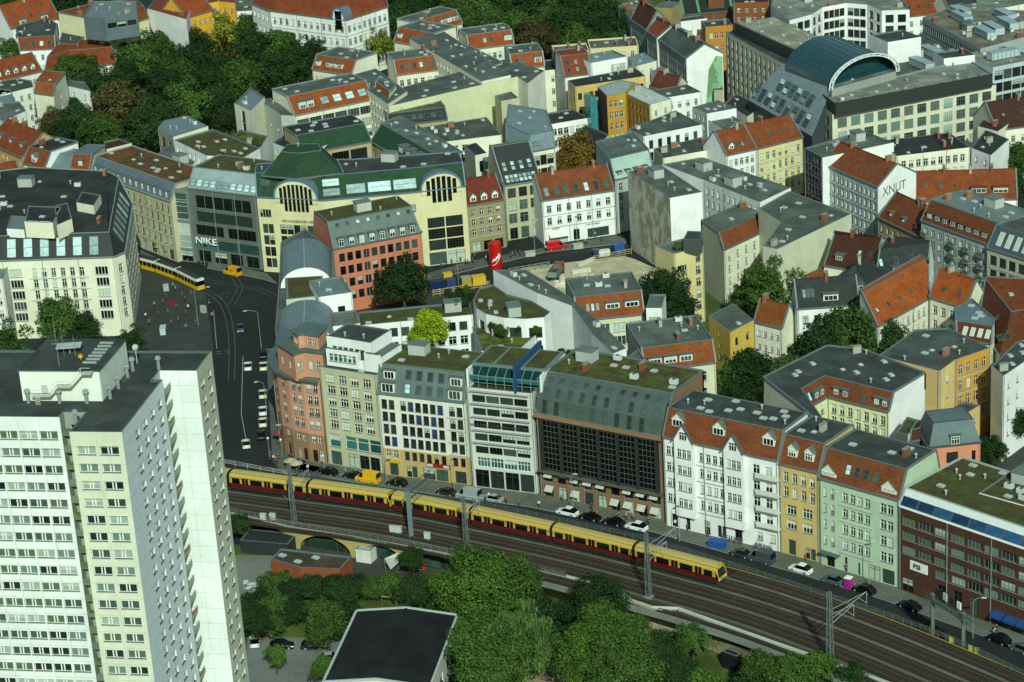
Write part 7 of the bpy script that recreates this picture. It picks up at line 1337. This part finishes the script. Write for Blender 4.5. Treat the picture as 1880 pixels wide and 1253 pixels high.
for x, y, c_, lb in ((512, 795, 'm:8a3034', 'red parasol beside the salmon pink house wall'), (533, 845, 'm:a89a72', 'beige parasol at the salmon house corner'), (543, 850, 'm:a3a08a', 'pale cream parasol next to the beige one'), (292, 452, 'm:7d8674', 'greenish market parasol in front of the stone facade'), (310, 458, 'm:7d8674', 'second greenish market parasol next to the glass stair tower')):
    p = G(x, y, 2.2); r = root('parasol', lb, 'parasol', (*p, 0), 0, PS); mb = MB(); mb.tube((*p, 0), (*p, 2.4), .04, .04, 'm:8a8a80', 6); mb.build('pole', r); mb = MB(); mb.tube((*p, 2.1), (*p, 2.7), 1.5, .08, c_, 8); mb.build('canopy', r)
mb = MB(); p = G(775, 1045, 0); mb.tube((*p, .2), (*p, 3.3), .85, .12, 'm:c8501c', 10); r = root('parasol', 'closed bright orange parasol beside the viaduct', 'parasol', (*p, 0), 0, PS); mb.build('canopy', r); mb = MB(); mb.tube((*p, 0), (*p, 3.5), .05, .05, 'm:8a8a80', 6); mb.build('pole', r)
# bicycles in rows along the facades
def bike_mesh():
    mb = MB()
    for x in (-.5, .5):
        for k in range(10):
            t0, t1 = k*.628, (k+1)*.628; mb.bar((x+.33*math.cos(t0), 0, .34+.33*math.sin(t0)), (x+.33*math.cos(t1), 0, .34+.33*math.sin(t1)), .05, .05, 'm:1b1d1e')
    for a, b in (((-.5, .34), (-.15, .85)), ((-.15, .85), (.35, .85)), ((-.15, .3), (.38, .8)), ((-.5, .34), (-.05, .3)), ((-.05, .3), (-.18, .95)), ((.5, .34), (.36, 1.0))): mb.bar((a[0], 0, a[1]), (b[0], 0, b[1]), .05, .05, 'm:6a7478')
    mb.bar((.36, -.25, 1.), (.36, .25, 1.), .05, .05, 'm:1b1d1e'); mb.box(-.3, -.05, -.08, .08, .93, 1.0, 'm:1b1d1e'); return mb.mesh('bicycle')
bm_ = bike_mesh()
for k, (x0, y0, x1, y1, n, lb) in enumerate(((1325, 987, 1365, 999, 9, 'bicycle in the row before the white tenement shops'), (1385, 1005, 1415, 1014, 6, 'bicycle in the row beside the grey van'), (795, 512, 870, 492, 12, 'bicycle parked before the arched yellow building'), (545, 870, 590, 876, 8, 'bicycle at the railing below the salmon house'), (1735, 1098, 1760, 1106, 4, 'bicycle before the brick office passage'))):
    for i in range(n):
        p = G(x0+(x1-x0)*(i+.5)/n, y0+(y1-y0)*(i+.5)/n, .12); o = bpy.data.objects.new('bicycle', bm_); sc.collection.objects.link(o); o.location = (*p, .12); o.rotation_euler = (0, 0, .9+rnd.uniform(-.3, .3)); tag(o, lb, 'bicycle', f'row of {lb.split(" ", 1)[0]}s {lb.split(" ", 1)[1]}')
# ---------------- foreground hall, kiosk, huts ----------------
rh2, _, _ = bld('low white hall with shallow black gable roof at the bottom of the picture', [(595, 1253), (788, 1262), (838, 1130), (656, 1122)], 7.5, 'w:c9cfc4', 'b:191d1e', kind='gable', ins='x', rise=1., slope='b:191d1e', fac={1: '4x1 b2 t2.6 w2.6 h1.8 darktri'}, name='hall', cat='hall', stuff='vvkkv', cope='m:a3aca7')
bld('flat brown roofed kiosk with brick red walls and cream rim by the viaduct', [(497, 1026), (552, 1042), (624, 1045), (646, 1022), (516, 1007)], 4, 'br:83482c', 'b:4a3f30', name='kiosk', cat='kiosk', par=.3, cope='z:5a7276', stuff='kkk', fac={0: '1x1 b1 t1 w1.4 h1 dark'})
bld('tiny hut with salmon roof between the foreground trees', [(1130, 1129), (1145, 1141), (1167, 1124), (1149, 1116)], 3.2, 'm:9aa5a8', 't:b5603a', name='hut', cat='hut', par=.05, stuff='')
bld('white cabin box standing before the second viaduct arch', [(652, 1008), (679, 1012)], 2.8, 'w:c5cabd', 'm:9aa5a8', d=4, name='cabin', cat='cabin', par=.05)
bld('dark awning terrace before the first brick arch', [(440, 992), (528, 1000)], 2.8, 'm:262b2a', 'm:2a2f30', d=5, name='terrace_roof', cat='awning', par=.05)
mb = MB(); a, b, c, d = G3(706, 1026, 3.6), G3(730, 1015, 3.6), G3(744, 1022, 2.8), G3(717, 1046, .6); mb.face([a, d, c, b], 'm:b9bfb4'); q = [v+Vector((0, 0, -.06)) for v in (a, b, c, d)]; mb.face(q, 'm:b9bfb4'); tn = root('tent', 'white tilted canvas canopy beside the viaduct arches', 'tent', (d.x, d.y, 0)); mb.build('canvas', tn); mb = MB(); [mb.bar((v.x, v.y, 0), v, .08, .08, 'm:7a7a70') for v in (a, b, c)]; mb.build('posts', tn)
gp_ = [(972, 1078), (1010, 1074), (1045, 1092), (1055, 1106)]; gw = root('graffiti_wall', 'curved wall painted with bright red yellow and blue graffiti below the tracks', 'wall', (*G(1010, 1085), 0))
for a, b in zip(gp_[:-1], gp_[1:]):
    p, q = G(a[0], a[1]+14, 0), G(b[0], b[1]+14, 0); L = (q-p).length; F = frame(p, q, 0); mb = MB(); mb.box(0, L, 0, .3, 0, 3., 'w:a8a48e', F); rr = random.Random(int(a[0]))
    for k in range(46): x, z, s_ = rr.uniform(.1, L-.9), rr.uniform(.1, 2.4), rr.uniform(.2, .7); o_ = .004+k*.0009; mb.face([F @ Vector(v) for v in ((x, -o_, z), (x+s_, -o_, z+rr.uniform(-.2, .2)), (x+s_*rr.uniform(.6, 1), -o_, z+s_*.8), (x-.1, -o_, z+s_*.6))], 'm:'+rr.choice(['a82a1c', 'c9a020', '2a5aa8', 'c8601c', 'd0d4cc', '7a1c50']))
    mb.build('wall', gw)
bld('black steel gate box in the lower embankment wall', [(1325, 1196), (1352, 1206)], 3.2, 'm:14181a', 'm:1c2122', d=1.5, name='steel_gate', cat='gate', par=.05)
gl_ = root('goal_frame', 'simple wooden goal frame on the grass before the thicket', 'goal', (*G(715, 1110), 0)); a, b = G(702, 1112), G(728, 1114); mb = MB(); mb.bar((*a, 0), (*a, 2.), .1, .1, 'm:8a5a3a'); mb.bar((*b, 0), (*b, 2.), .1, .1, 'm:8a8270'); mb.build('posts', gl_); mb = MB(); mb.bar((*a, 1.9), (*b, 1.9), .1, .1, 'm:b0a88c'); mb.build('crossbar', gl_)
for k, (x, y) in enumerate(((452, 1075), (462, 1078), (474, 1080), (458, 1085), (480, 1073))):
    p = G(x, y, .02); r = root('cafe_table', 'white covered cafe table on the yard beside the high-rise', 'table', (*p, 0), rnd.uniform(0, 3), 'white cafe tables on the yard'); M = WM[r.name_full]; mb = MB(); mb.box(-.8, .8, -.5, .5, .68, .76, 'm:b9c2bc', M); mb.build('tabletop', r)
    for a_, b_ in ((-.7, -.4), (.7, -.4), (.7, .4), (-.7, .4)): mb = MB(); mb.box(a_-.03, a_+.03, b_-.03, b_+.03, .02, .68, 'm:8a8f8a', M); mb.build('leg', r)
for x, y, lb in ((484, 955, 'white equipment box on the parapet near the first mast'), (501, 955, 'white twin box on the parapet right of the first mast'), (785, 990, 'white trackside box right of the grey gantry'), (727, 978, 'wide pale equipment board left of the grey gantry')): boxthing('trackside_box', lb, 'equipment box', x, y, 1.2 if x != 727 else 2.4, .6, 1.3, 'm:aab2ab', -18, 'trackside boxes', z=DZ)
for x, y, lb in ((1782, 1196, 'pale yellow trackside board left of its twin'), (1793, 1200, 'pale yellow trackside board right of its twin'), (1746, 1180, 'small yellow trackside board beside the gantry')): boxthing('trackside_board', lb, 'trackside board', x, y, .7, .15, 1.0, 'm:9a9650', -30, 'yellow trackside boards', z=DZ)
fw = [o for o in bpy.data.objects if o.get('label', '').startswith('long white five storey facade')][0]
A_, B_ = G(1612, 344, 17.2), G(1682, 317, 17.2); F = frame(A_, B_, 0); text(fw, 'XNUT', 3.4, F @ Matrix.Translation((6.5, -.03, 15.2)), 'm:5c6056', .015, 'graffiti')
bd = [o for o in bpy.data.objects if o.get('label', '').startswith('white and sandstone house')][0]; F = frame(G(693, 722, 18.6), G(853, 740, 18.6), 0)
mb = MB(); mb.box(10.2, 15.4, -.25, -.01, 3.3, 4.05, 'm:8a1c1c', F); mb.build('sign_board', bd); mb = MB(); mb.box(.9, 3.9, -.2, -.01, 3.2, 3.8, 'm:b8a020', F); mb.build('sign_board', bd); mb = MB(); mb.box(14, 15.3, -.28, -.255, 3.4, 3.95, 'm:b9bdc0', F); mb.box(10.3, 11.6, -.28, -.255, 3.4, 3.95, 'm:b9bdc0', F); mb.build('sign_panel', bd)
w3 = [o for o in bpy.data.objects if o.get('label', '').startswith('white three storey house with brown')][0]; F = frame(G(995, 369.5, 12.3), G(1128, 350, 12.3), 0); text(w3, 'oSo', 1.3, F @ Matrix.Translation((3.4, -.06, 4.2)), 'm:20211f', .03); text(w3, 'THATCHERS', .7, F @ Matrix.Translation((13.6, -.06, 3.9)), 'm:20211f', .03)
mg = [o for o in bpy.data.objects if o.get('label', '').startswith('mint green tenement')][0]; F = frame(G(1504, 878, 17.9), G(1651, 919, 17.9), 0); mb = MB(); mb.box(.4, 4.6, -1.2, -.01, 3.05, 3.2, 'm:4f5a58', F); mb.build('canopy', mg)
# far backdrop roofs and trees beyond the frame top are hidden; haze is not visible in the photograph
tot = len(bpy.data.objects); print('OBJECTS', tot, 'WINDOWS', sum(o.name.startswith('window') for o in bpy.data.objects))
